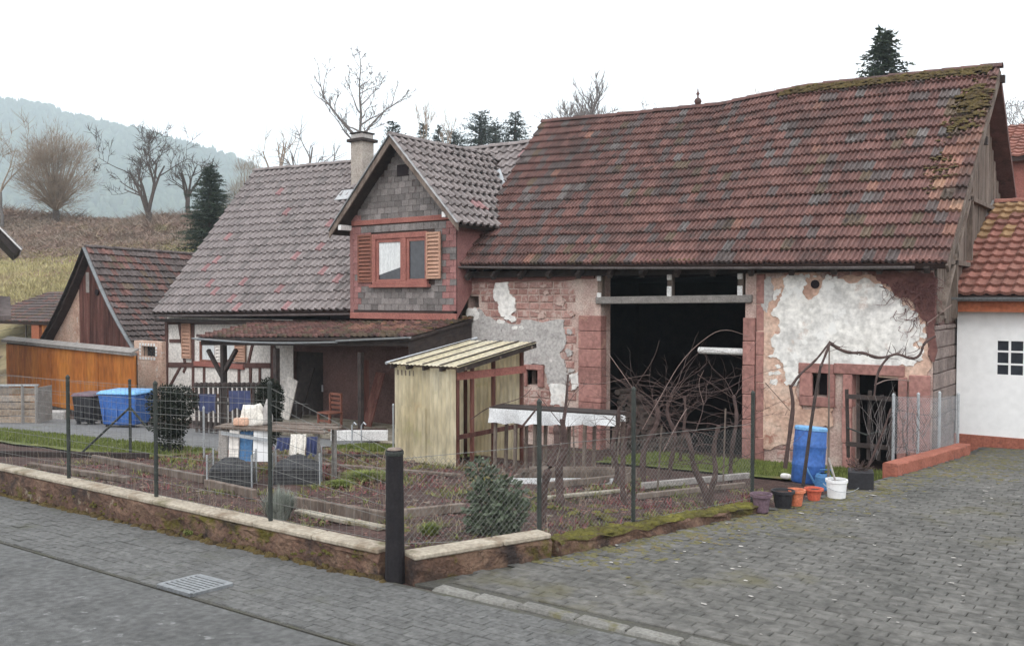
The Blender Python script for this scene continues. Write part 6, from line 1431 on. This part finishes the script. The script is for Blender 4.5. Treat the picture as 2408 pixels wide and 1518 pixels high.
def sack(name, c, rx, ry, rz, mat_, seed, lab, cat='sack'):
    r = random.Random(seed); mb = MB(); N, K = 12, 7; v = []
    for k in range(K+1):
        ph = math.pi*(k/K) - math.pi/2
        for j in range(N):
            th = 6.283*j/N; sq = lambda x: math.copysign(abs(x)**.6, x); q = Vector((sq(math.cos(th))*math.cos(ph)*rx, sq(math.sin(th))*math.cos(ph)*ry, sq(math.sin(ph))*rz)); q *= 1 + .12*mnoise.noise(q*9 + Vector((seed,0,0))); v.append(c + q)
    mb.add(v, [(k*N+j, k*N+(j+1) % N, (k+1)*N+(j+1) % N, (k+1)*N+j) for k in range(K) for j in range(N)]); o = mb.build(name, mat_, smooth=True); tag(o, lab, cat); return o
def lump_box(name, c, sx, sy, sz, mat_, seed, lab, cat, yaw=.6, amp=.03, taper=.85):
    bm = bmesh.new(); bmesh.ops.create_cube(bm, size=1); bmesh.ops.subdivide_edges(bm, edges=bm.edges, cuts=5, use_grid_fill=True); Rz = Matrix.Rotation(yaw, 3, 'Z')
    for v in bm.verts:
        k = 1 - (1-taper)*(v.co.z+.5); rnd_ = 1 - .18*(abs(v.co.x)*2)**4*(abs(v.co.y)*2)**4 - .1*(abs(v.co.z)*2)**4; q = Vector((v.co.x*sx*k*rnd_, v.co.y*sy*k*rnd_, (v.co.z+.5)*sz)); n_ = mnoise.noise_vector(q*7 + Vector((seed*3.1,0,0)))*amp; v.co = c + Rz @ (q + n_)
    me = bpy.data.meshes.new(name); bm.to_mesh(me); bm.free(); me.materials.append(mat_); me.polygons.foreach_set('use_smooth', np.ones(len(me.polygons), dtype=bool)); o = bpy.data.objects.new(name, me); COL.objects.link(o); tag(o, lab, cat); return o
def drape(name, px0, px1, py0, py1, td, mat_, seed, lab, cat='cloth'):
    r = random.Random(seed); mb = MB(); N, K = 14, 8; v = []; a_, b_ = wt(px0, py0, td), wt(px1, py0, td); hgt_ = (py1-py0)/2127*td
    for k in range(K+1):
        for i in range(N+1):
            f = i/N; g_ = k/K; p = a_.lerp(b_, f + .06*math.sin(seed + 3*g_)*g_) + Vector((.6,-.8,0))*(.03*math.sin(f*17+seed)*(.3+g_) + .05*g_) - Vector((0,0,hgt_*g_*(1 - .16*math.sin(f*5+seed)**2))); v.append(p)
    mb.add(v, [(k*(N+1)+i, k*(N+1)+i+1, (k+1)*(N+1)+i+1, (k+1)*(N+1)+i) for k in range(K) for i in range(N)]); o = mb.build(name, mat_, smooth=True); tag(o, lab, cat); return o
tz = a.z + .03
q = a.lerp(c, .27) + s*.25; lump_box('white_sack', Vector((q.x,q.y,tz)), .42, .3, .30, M['sacks'], 3, 'white stuffed sack standing on the potting table', 'sack', taper=.7, amp=.05)
q = a.lerp(c, .40) + s*.3; lump_box('stone_figure', Vector((q.x,q.y,tz)), .15, .15, .40, M['greyplaster'], 8, 'grey lumpy stone piece beside the white sack', 'stone', taper=.45, amp=.05)
q = a.lerp(c, .22) + s*.08; lump_box('salmon_box', Vector((q.x,q.y,tz)), .24, .12, .12, M['salmon'], 2, 'small salmon coloured box in front of the white sack', 'box', amp=.008, taper=.96)
drape('blue_cloth', 652, 684, 1028, 1058, 13.45, M['tarp'], 1, 'dark blue cloth hanging under the right half of the potting table'); drape('white_cloth', 684, 720, 1020, 1072, 13.4, M['sacks'], 2, 'off white cloth hanging under the right half of the potting table'); drape('blue_cloth', 722, 748, 1026, 1072, 13.4, M['tarp'], 3, 'blue cloth hanging at the right end of the potting table')
# ================================================================== bins
def big_bin(c, w, dpt, h, body, lid, lab, yaw):
    t = thing('waste_bin', c, lab, 'bin'); Rz = Matrix.Rotation(yaw, 3, 'Z'); c = Vector(c)
    def fr(z, k): return [c + Rz @ Vector((sx*w/2*k, sy*dpt/2*k, z)) for sx, sy in ((-1,-1),(1,-1),(1,1),(-1,1))]
    mb = MB(); v = fr(.12,.84) + fr(h*.86,1.0) + fr(h*.9,1.0); mb.add(v, [(3,2,1,0)] + [(4*k+j, 4*k+(j+1) % 4, 4*k+4+(j+1) % 4, 4*k+4+j) for k in (0,1) for j in range(4)] + [(8,9,10,11)]); mb.build('body', body, t, bevel=.035)
    mb = MB(); v = fr(h*.9+.004,1.06) + fr(h*.94,1.06) + fr(h,.9); mb.add(v, [(3,2,1,0)] + [(4*k+j, 4*k+(j+1) % 4, 4*k+4+(j+1) % 4, 4*k+4+j) for k in (0,1) for j in range(4)] + [(8,9,10,11)]); mb.build('lid', lid, t, bevel=.02)
    for sx in (-1, 1):
        for sy in (-1, 1): p = c + Rz @ Vector((sx*w*.34, sy*dpt*.3, .07)); mb = MB(); mb.lathe([(.0,-.025),(.07,-.025),(.07,.025),(.0,.025)], p, 12, rot=Rz @ Matrix.Rotation(R_(90),3,'X')); mb.build('wheel', M['blackplastic'], t)
    for k in (-.5, 0, .5): p = c + Rz @ Vector((k*w*.7, -dpt*.47, h*.5)); mb = MB(); mb.box(p + Vector((-.02,-.02,-h*.28)), p + Vector((.02,.02,h*.3)), rot=Rz @ Matrix.Rotation(-.075,3,'X')); mb.build('rib', body, t)
    return t
cb = wg(299, 1004); print('bin', cb); big_bin(cb, 1.22, 1.0, 1.12, M['blueplastic'], M['bluelid'], 'large blue waste container with light blue lid', .45)
cb = wg(214, 998); big_bin(cb, .72, .8, 1.0, M['blackplastic'], M['purpleplastic'], 'black waste bin left of the large blue container', .45)
# weathered crate at the far left, and low kerb blocks
q = wg(40, 995); ct = thing('wire_crate', q, 'grey weathered crate box standing at the left edge of the drive', 'crate'); dd = Vector((.8,.6,0)); ss = Vector((-.6,.8,0))
for k in range(5): 
    b = MB(); b.beam(q - dd*.75 + Vector((0,0,.12+.22*k)), q + dd*.62 + Vector((0,0,.12+.22*k)), .03, .19); b.build('slat', M['cratewood'], ct)
for f in (-.75, .2, .62): b = MB(); b.beam(q + dd*f - ss*.03 + Vector((0,0,0)), q + dd*f - ss*.03 + Vector((0,0,1.2)), .07, .07); b.build('upright', M['greywood'], ct)
b = MB(); b.beam(q - dd*.8 + Vector((0,0,1.18)), q + dd*.68 + Vector((0,0,1.18)), .1, .05); b.build('top_rail', M['galv'], ct)
for sgn in (-.75, .62): b = MB(); b.beam(q + dd*sgn + Vector((0,0,.55)), q + dd*sgn + ss*.9 + Vector((0,0,.55)), .03, 1.1, up=(0,0,1)); b.build('side_board', M['greywood'], ct)
q = wg(118, 985); b = MB(); b.box(q + Vector((-.5,-.1,-.1)), q + Vector((.5,.3,.28)), rot=Matrix.Rotation(.6,3,'Z')); o = b.build('stone_trough', M['greyplaster'], bevel=.04); tag(o, 'low grey stone trough in front of the orange garage', 'trough')
# ================================================================== things on the terrace
pk = thing('picket_fence', wt(550, 1000, 23.4), 'dark picket fence with round tops in front of the farmhouse', 'fence')
for k in range(17):
    p = wy(462 + k*11.2, 905, 14.6); z0 = zg(p.x, 14.6); hp = p.z - z0; b = MB(); b.beam((p.x,14.6,z0-.05), (p.x,14.6,z0+hp-.08), .1, .03, up=(0,1,0)); b.lathe([(.02,-.09),(.075,-.05),(.085,0),(.06,.06),(.0,.085)], (p.x,14.6,z0+hp), 8); b.build('picket', M['darkwood'], pk)
for z in (.25, .85): p, q = wy(455, 950, 14.66), wy(650, 950, 14.66); b = MB(); b.beam((p.x,14.65,zg(p.x,14.6)+z), (q.x,14.65,zg(q.x,14.6)+z), .04, .09); b.build('rail', M['darkwood'], pk)
drape('blue_tarp', 468, 508, 926, 972, 22.5, M['tarp'], 4, 'left blue tarp hanging over the picket fence', 'tarp'); drape('blue_tarp', 538, 588, 918, 966, 21.9, M['tarp'], 6, 'right blue tarp hanging over the picket fence', 'tarp')
q = wy(775, 985, 16.6); q.z = zg(-18,17)+.165; ch_ = thing('chair', q, 'reddish slatted wooden chair on the terrace', 'chair')  # darker red wood: the porch's shade is put into its colour
for x in (-.22,.22):
    for y in (-.2,.22): b = MB(); b.beam(q + Vector((x,y,0)), q + Vector((x,y,.45 if y < 0 else .95)), .05, .05); b.build('leg', M['shutterdark'], ch_)
b = MB(); b.box(q + Vector((-.26,-.24,.44)), q + Vector((.26,.26,.48))); b.build('seat', M['shutterdark'], ch_, bevel=.01)
for z in (.58,.7,.82,.94): b = MB(); b.beam(q + Vector((-.24,.235,z)), q + Vector((.24,.235,z)), .03, .07); b.build('back_slat', M['shutterdark'], ch_)
for z in (.12,.25): b = MB(); b.beam(q + Vector((-.24,-.2,z)), q + Vector((.24,-.2,z)), .03, .06); b.build('rung', M['shutterdark'], ch_)
a_, c_ = wg(778, 1036), wg(912, 1036); tr_ = thing('planter_trough', (a_+c_)/2, 'long low white planter trough in front of the terrace', 'planter')
b = MB(); b.beam(a_ + Vector((0,0,.15)), c_ + Vector((0,0,.15)), .3, .28); b.build('trough', M['whitepaint'], tr_, bevel=.02); b = MB(); b.beam(a_ + Vector((.03,0,.27)), c_ + Vector((-.03,0,.27)), .24, .06); b.build('earth', M['soil'], tr_)
for px in (828, 850): p = wg(px, 1040); b = MB(); b.tube([p, p + Vector((0,0,.42)), p + Vector((.08,0,.5)), p + Vector((.16,0,.45))], .02, 6); o = b.build('hand_pump', M['galv']); tag(o, ('left' if px < 840 else 'right') + ' bent metal pipe stub at the white trough', 'pipe')
for px, w, mt, lb in ((700, .5, 'darkwood', 'dark upright board leaning left of the terrace chair'), (868, .35, 'plankred', 'narrow red brown board leaning right of the terrace chair')):
    p = wy(px, 960, 17.7); b = MB(); b.beam((p.x,17.6,zg(-18,17)+.16), (p.x+.05,18.1,1.3), w, .04, up=(0,1,0)); o = b.build('leaning_board', M[mt], bevel=.006); tag(o, lb, 'board')
# ================================================================== pots, bucket, barrel along the courtyard
def vessel(name, px, py, r0, r1, h, mat_, lab, cat='pot', rim=.02, fill='soil', n=24):
    p = wg(px, py, zp, .015); t = thing(name, p, lab, cat); mb = MB()
    mb.lathe([(r0*.9,0),(r0,.006),(r0+(r1-r0)*.82,h*.82),(r1+rim*.3,h*.83),(r1+rim,h*.85),(r1+rim,h),(r1+rim-.018,h),(r1-.012,h*.8),(r0*.9,h*.7)], p, n); mb.build('body', mat_, t, smooth=False)
    if fill: mb = MB(); mb.lathe([(.0,h*.86),(r1-.004,h*.85)], p, n, cap0=False); mb.build('soil_fill', M[fill], t)
    return t, p
vessel('flower_pot', 1790, 1203, .085, .115, .23, M['purpleplastic'], 'purple brown plastic pot at the end of the mossy wall'); vessel('flower_pot', 1841, 1192, .10, .13, .22, M['blackplastic'], 'black plastic pot between the purple and orange pots')
vessel('flower_pot', 1872, 1188, .07, .10, .21, M['potorange'], 'orange terracotta pot half behind the black pot'); vessel('flower_pot', 1914, 1175, .075, .105, .16, M['potred'], 'low red pot left of the white bucket')
t, p = vessel('bucket', 1967, 1169, .115, .137, .25, M['whiteplastic'], 'white plastic bucket with a broom handle in it', 'bucket', .008, 'dark')
mb = MB(); mb.tube([p + Vector((-.13*math.cos(a)*.8 -.0, -.145*abs(math.cos(a*.0))-.0, .20 - .09*math.sin(a))) + Vector((.26*(a/3.14) - .03, .0, 0)) for a in [3.14*k/10 for k in range(11)]], .004, 5); mb.build('handle', M['galv'], t)
mb = MB(); mb.tube([p + Vector((.03,.02,.06)), p + Vector((-.13,.05,.52))], .014, 8); mb.build('grip', M['greywood'], t) if 0 else None
hd_ = mb.build('stick', M['greywood']); tag(hd_, 'short pale stick leaning out of the white bucket', 'stick')
# leaning blue barrel
p = wg(1898, 1138, zg, .12); bt = thing('blue_barrel', p, 'tall blue plastic barrel leaning in the vine bed', 'barrel'); Rb = Matrix.Rotation(R_(5),3,(-.6,.8,0)) @ Matrix.Rotation(R_(-4),3,(.8,.6,0))
mb = MB(); rr = .25; mb.lathe([(rr*.9,0),(rr,.03),(rr,.26),(rr*1.03,.28),(rr*1.03,.30),(rr,.32),(rr,.56),(rr*1.03,.58),(rr*1.03,.60),(rr,.62),(rr*.98,.82),(rr*.94,.85)], p + Vector((0,0,.02)), 28, rot=Rb); mb.build('body', M['blueplastic'], bt, smooth=True)
mb = MB(); mb.lathe([(rr*1.02,.84),(rr*1.02,.88),(rr*.95,.90),(.0,.90)], p + Vector((0,0,.02)), 28, rot=Rb); mb.build('lid', M['bluelid'], bt)
p = wg(1935, 1150, zg, .1); wc = thing('watering_can', p, 'blue watering can behind the white bucket', 'watering can')
mb = MB(); mb.lathe([(.11,0),(.12,.02),(.12,.2),(.1,.24),(.06,.25)], p, 16); mb.build('body', M['lightblue'], wc); mb = MB(); mb.tube([p + Vector((-.1,0,.05)), p + Vector((-.2,0,.2)), p + Vector((-.27,0,.34))], [.022,.016,.014], 7); mb.build('spout', M['lightblue'], wc); mb = MB(); mb.tube([p + Vector((.11,0,.05)), p + Vector((.2,0,.16)), p + Vector((.12,0,.32)), p + Vector((-.04,0,.3)), p + Vector((-.05,0,.25))], .013, 7); mb.build('handle', M['lightblue'], wc)
p = wg(2018, 1150, zp, .01); dk = thing('planter_box', p, 'dark square planter with dry twigs right of the bucket', 'planter'); mb = MB(); mb.box(p + Vector((-.17,-.05,0)), p + Vector((.17,.28,.26)), rot=Matrix.Rotation(.3,3,'Z')); mb.build('box', M['blackplastic'], dk, bevel=.012)
mb = MB(); r = random.Random(3)
for k in range(40): a = r.uniform(0,6.28); mb.tube([p + Vector((r.uniform(-.1,.1), .1+r.uniform(-.1,.1), .25)), p + Vector((math.cos(a)*.2, .1+math.sin(a)*.15, .3+r.uniform(0,.16)))], .004, 3)
mb.build('twigs', M['vine'], dk, kind='stuff')
p = wg(1848, 1112, zg, .12); sack('pale_stone', p - Vector((0,0,.05)), .09, .06, .05, M['plaster'], 4, 'small pale stone on the soil left of the blue barrel', 'stone')
# pallet / old gate leaning at the stable door
q0, q1 = wy(1995, 1075, 16.6), wy(2090, 1075, 16.6); gt = thing('old_gate', (q0+q1)/2, 'old dark slatted gate panel before the stable door', 'gate')
zlo, zhi = q0.z, wy(2040, 918, 16.6).z
for k in range(5): x = q0.x + (q1.x-q0.x)*k/4; b = MB(); b.beam((x,16.6,zlo), (x+.06*(k-2)*.5,16.66,zhi - .06*(k % 2)), .06, .02, up=(0,1,0)); b.build('slat', M['darkwood'], gt)
for z in (zlo+.25, zhi-.12): b = MB(); b.beam((q0.x-.04,16.57,z), (q1.x+.04,16.57,z), .03, .08); b.build('rail', M['darkwood'], gt)
b = MB(); b.tube([(q0.x,16.5,zlo+.55), ((q0.x+q1.x)/2,16.45,zlo+.46), (q1.x,16.5,zlo+.58)], .015, 6); b.build('hose', M['darkmetal'], gt)
# small grey stone pier beside the red wall
# ================================================================== grape vines
def wiggle(p, q, n, amp, r): 
    p, q = Vector(p), Vector(q); out = [p]; L_ = (q-p).length
    for k in range(1, n): out.append(p.lerp(q, k/n) + Vector((r.uniform(-1,1), r.uniform(-1,1), r.uniform(-1,1)))*amp*L_*.1)
    return out + [q]
def chaikin(P, it):
    for _ in range(it):
        Q = [P[0]]
        for a, b in zip(P, P[1:]): Q += [a.lerp(b, .25), a.lerp(b, .75)]
        P = Q + [P[-1]]
    return P
def cane(mb, p, d, L_, rad, r, curl=.3, n=9, sag=.0):
    pts = [Vector(p)]; d = Vector(d).normalized()
    for k in range(n): d = (d + Vector((r.uniform(-1,1), r.uniform(-1,1), r.uniform(-1,1)))*curl + Vector((0,0,-sag))).normalized(); pts.append(pts[-1] + d*L_/n)
    mb.tube(pts, [rad*(1 - .75*k/n) for k in range(n+1)], 5 if rad > .01 else 4, cap=False); return pts
def vine(px, py, tpx, tpy, seed, lab, nc=12, rad=.035, Lc=1.0, up=.4, spread=.8, pink=False):
    r = random.Random(seed); b = wg(px, py, zg, .08); td = (b - CAM).dot(FW); e = wt(tpx, tpy, td); t = thing('grape_vine', b, lab, 'vine'); mb = MB(); pts = chaikin(wiggle(b - Vector((0,0,.06)), e, 4, .75, r), 2)
    mb.tube(pts, [rad*(1.2 - .5*k/len(pts) + r.uniform(-.14,.2)) for k in range(len(pts))], 8); mb.build('trunk', M['vine'], t)
    cm = MB()
    for k in range(int(nc*.55)):
        st = pts[r.randrange(len(pts)//2, len(pts))]; a = r.uniform(-1, 1); d = RT*a*spread + Vector((0,0,r.uniform(-.15, 1)*up + .1)) + FW*r.uniform(-.4,.4)
        pp_ = cane(cm, st, d, Lc*r.uniform(.5,1.25), .0055*r.uniform(.7,1.4), r, .24, sag=r.uniform(-.02,.09))
        for j in range(3): q = pp_[r.randrange(2, len(pp_))]; cane(cm, q, (q - pp_[0]).normalized() + Vector((r.uniform(-1,1), r.uniform(-1,1), r.uniform(-.6,.8))), Lc*.35*r.random()+.1, .003, r, .3, 5)
    cm.build('canes', M['vinelight' if pink else 'vine'], t, kind='stuff'); return t
vine(1318, 1190, 1322, 985, 1, 'gnarled vine stock left of the middle fence post', 10, .05, .8)
vine(1275, 1230, 1308, 1000, 21, 'leaning reddish vine stock behind the rhododendron', 6, .045, .6)
vine(1660, 1190, 1612, 1010, 2, 'gnarled vine stock bending left in the vine bed', 20, .042, 1.0); vine(1672, 1190, 1690, 1000, 3, 'upright vine stock in the middle of the vine bed', 20, .036, 1.0)
vine(1520, 1150, 1540, 940, 4, 'bushy vine behind the middle fence post', 34, .04, 1.05, .7); vine(1570, 1130, 1580, 930, 5, 'bushy vine in front of the barn doorway', 34, .035, 1.1, .8); vine(1440, 1140, 1455, 960, 6, 'thin vine at the end of the film-covered bench', 16, .03, .8, .5)
vine(1470, 1185, 1480, 1000, 7, 'vine stock close to the middle fence post', 14, .035, .7, .5); vine(1718, 1130, 1725, 930, 8, 'vine with pruned canes before the right door pillar', 22, .035, .9, .6); vine(1600, 1085, 1610, 930, 9, 'tangled vine deep in the bed before the doorway', 30, .03, 1.0, .7)
# long arching canes and pruned pale stubs
r = random.Random(90); lc = thing('arching_canes', wg(1560, 1120), 'long bare canes arching up before the dark doorway', 'vine'); 
for k, (pp_, rad) in enumerate((([(1510,1010),(1560,920),(1600,850),(1650,800),(1700,770),(1760,790)], .011), ([(1530,1000),(1580,900),(1640,825),(1680,820),(1750,845)], .009), ([(1420,1010),(1500,900),(1540,840),(1550,800)], .012), ([(1430,830),(1480,900),(1530,980)], .014), ([(1640,880),(1700,920),(1760,960)], .013), ([(1108,985),(1150,955),(1200,945),(1235,930),(1250,912)], .017), ([(1300,900),(1400,905),(1470,890),(1530,880)], .008), ([(1500,905),(1600,912),(1680,895),(1750,880)], .010), ([(1600,915),(1690,925),(1760,885),(1850,860)], .009), ([(1655,950),(1640,900),(1655,870)], .009), ([(1330,1010),(1290,960),(1260,920)], .016), ([(1320,1040),(1330,960),(1336,880)], .03), ([(1560,1060),(1590,1000),(1615,960)], .018), ([(1440,1100),(1460,1030),(1470,990)], .016), ([(1230,1000),(1262,960)], .02))):
    td = 12.5 + (k % 4)*.6; mb = MB(); cp_ = chaikin([wt(x, y, td) for x, y in pp_], 2); mb.tube(cp_, [rad*(.5 if rad < .02 else 1)*(1 - .5*i/len(cp_)) for i in range(len(cp_))], 6); mb.build('cane', M['vine' if k % 3 else 'vinelight'], lc)
# trellised vine before the stable
tv = thing('trellis_vine', wg(1900, 1140), 'old vine trained over tilted poles before the stable window', 'vine')
def tpts(L_, td): return [wt(x, y, td) for x, y in L_]
for pts, rad, td, mt, nm in (([(1888,1142),(1912,960),(1930,860)], .028, 13.4, 'darkwood', 'pole'), ([(1948,1120),(1950,805)], .016, 13.8, 'oldwood', 'pole'), ([(1846,1100),(1860,1000),(1866,950),(1858,905)], .036, 13.7, 'vine', 'trunk'), ([(1858,912),(1880,880),(1915,850),(1935,826),(1952,802)], .02, 13.7, 'vine', 'branch'),
                             ([(1952,806),(1975,822),(2000,830),(2030,828),(2062,842),(2090,838),(2110,830),(2145,845),(2165,835),(2172,805),(2200,790)], .026, 14.0, 'vine', 'branch'), ([(2090,838),(2070,862),(2060,890),(2056,930)], .022, 14.2, 'vine', 'branch'), ([(1930,862),(1952,806)], .022, 13.5, 'vine', 'branch'), ([(2056,905),(2090,890),(2140,895)], .01, 14.2, 'vinelight', 'branch'), ([(2040,1100),(2075,1020),(2095,960)], .02, 14.6, 'vine', 'branch'), ([(2180,760),(2240,715)], .007, 15, 'vinelight', 'branch'), ([(1800,900),(1858,965)], .006, 13.9, 'vine', 'branch')):
    mb = MB(); P_ = chaikin(tpts(pts, td), 1 if nm == 'pole' else 2); r = random.Random(len(pts)); mb.tube(P_, [rad*(1 - .35*i/len(P_))*r.uniform(.85,1.2) for i in range(len(P_))], 7); mb.build(nm, M[mt], tv)
mb = MB(); r = random.Random(44)
for k in range(26):
    x = r.uniform(1955, 2175); y = float(np.interp(x, [1952,2000,2062,2110,2145,2172], [804,830,842,830,845,805])); cane(mb, wt(x, y, 14), RT*r.uniform(-.6,.6) + Vector((0,0,r.uniform(-.4,.9))), r.uniform(.08,.28), .007, r, .3, 5)
mb.build('spurs', M['vine'], tv, kind='stuff')
# twig tangle right, beyond the gate
mb = MB()
for k in range(60): cane(mb, wt(r.uniform(2040, 2180), r.uniform(980, 1080), 15.5), RT*r.uniform(-.5,.5) + Vector((0,0,1)), r.uniform(.3,.9), .006, r, .16, 6)
o = mb.build('twig_heap', M['twiggrey']); tag(o, 'grey tangle of dry twigs behind the galvanised fence', 'twigs')
# tomato stakes
for k, (xb, yb, xt, yt_) in enumerate(((1352,1130,1348,1000), (1448,1110,1460,980), (1700,1150,1706,960), (1545,1165,1556,1000), (1160,1250,1163,1075))):
    b = wg(xb, yb); td = (b-CAM).dot(FW); mb = MB(); mb.tube([b - Vector((0,0,.05)), wt(xt, yt_, td)], .016, 6); o = mb.build('garden_stake', M['oldwood'])
    tag(o, ('brown stake right of the leaning vine stock', 'stake at the end of the film bench', 'stake beside the right vine stocks', 'stake just right of the middle fence post', 'thin stake inside the rhododendron')[k], 'stake', 'garden stakes')
# ================================================================== untidy growth over the beds
r = random.Random(71)
def scatter(name, n, mat_, lab, cat, zone, h0, h1, blades_, w, mask, seed, flop=.5):
    r = random.Random(seed); mb = MB(); k = 0; tries = 0
    while k < n and tries < n*30:
        tries += 1; x = r.uniform(zone[0], zone[1]); y = r.uniform(zone[2], zone[3])
        if x > sidewall_x(y) - .2 or mnoise.noise(Vector((x*mask, y*mask, seed))) < .02: continue
        if SX0-.1 < x < SX1+.1 and SY0-.1 < y < SY1+.1: continue
        k += 1; z = zg(x, y) + .05; H_ = r.uniform(h0, h1)
        for j in range(blades_):
            a = r.uniform(0, 6.283); hh = H_*r.uniform(.5, 1.2); p = Vector((x + r.uniform(-.06,.06), y + r.uniform(-.06,.06), z)); d = Vector((math.cos(a)*flop*r.random(), math.sin(a)*flop*r.random(), 1)); ww = Vector((-math.sin(a), math.cos(a), 0))*w*r.uniform(.6,1.4); q = p + d*hh*.6; e = q + Vector((d.x*1.6, d.y*1.6, .3))*hh*.4
            mb.add([p-ww, p+ww, q+ww*.8, q-ww*.8, e], [(0,1,2,3),(3,2,4)], 0, r.random()*.98+.01)
    o = mb.build(name, mat_, kind='stuff'); o['label'] = lab; o['category'] = cat; return o
Z1 = (-15.5, -4.5, 6.0, 13.0)
m_('weed', [(.08,.10,.03),(.15,.16,.05),(.22,.20,.08)], 2, .9, 0, rnd=.3)
m_('drystalk', [(.20,.15,.11),(.32,.26,.2)], 3, .9, 0, rnd=.25)
m_('redweed', [(.12,.04,.045),(.20,.07,.07)], 3, .9, 0, rnd=.3)
scatter('weeds', 1300, M['weed'], 'green weeds growing between the bed boards', 'weeds', Z1, .04, .16, 9, .006, 1.1, 3, 1.2)
scatter('red_weeds', 900, M['redweed'], 'reddish withered plants in the beds', 'weeds', Z1, .04, .14, 9, .007, .9, 8, 1.4)
scatter('dry_stalks', 520, M['drystalk'], 'pale dry stalks standing in the beds', 'stalks', Z1, .1, .42, 3, .0028, .7, 5, .5)
mb = MB()
for k in range(900):
    x = r.uniform(-15, -4.6); y = r.uniform(5.98, 12.6)
    if x > sidewall_x(y) - .2 or mnoise.noise(Vector((x*.8, y*.8, 9))) < .05: continue
    s = r.uniform(.012, .045); z = zg(x, y) + .085; v = [Vector((r.uniform(.6,1)*cx, r.uniform(.6,1)*cy, r.uniform(.5,.9)*cz))*s for cx in (-1,1) for cy in (-1,1) for cz in (-1,1)]
    mb.add([Vector((x,y,z)) + q for q in v], [(0,1,3,2),(4,6,7,5),(0,4,5,1),(2,3,7,6),(0,2,6,4),(1,5,7,3)], 0, r.random())
o = mb.build('clods', M['oldwood'], kind='stuff'); o['label'] = 'clods and pebbles lying in the beds'; o['category'] = 'clods'

r = random.Random(72); sp = []
for k in range(900):
    x = r.uniform(-15, -4.8); y = r.uniform(5.98, 12.8)
    if x > sidewall_x(y) - .2 or mnoise.noise(Vector((x*.6, y*.9, 14))) < .12: continue
    sp.append((x, y, zg(x, y) + .07, r.uniform(.03, .11)))
o = moss_on('bed_moss', None, sp, M['moss'], 15, sq=.25); o['label'] = 'patches of green moss between the garden beds'; o['category'] = 'moss'
# ================================================================== damp winter air
mb = MB(); mb.box((-2300, -260, -40), (900, 1720, 420)); hz = mb.build('haze', M['dark'], None)
hm = bpy.data.materials.new('haze'); hm.use_nodes = True; n = hm.node_tree.nodes; n.clear()
pv = n.new('ShaderNodeVolumePrincipled'); pv.inputs['Color'].default_value = (.78, .91, 1.0, 1); pv.inputs['Density'].default_value = .00054; pv.inputs['Anisotropy'].default_value = .2
oo = n.new('ShaderNodeOutputMaterial'); hm.node_tree.links.new(pv.outputs[0], oo.inputs['Volume'])
hz.data.materials.clear(); hz.data.materials.append(hm); hz['kind'] = 'stuff'; hz['label'] = 'thin pale winter haze'
bpy.context.view_layer.update()
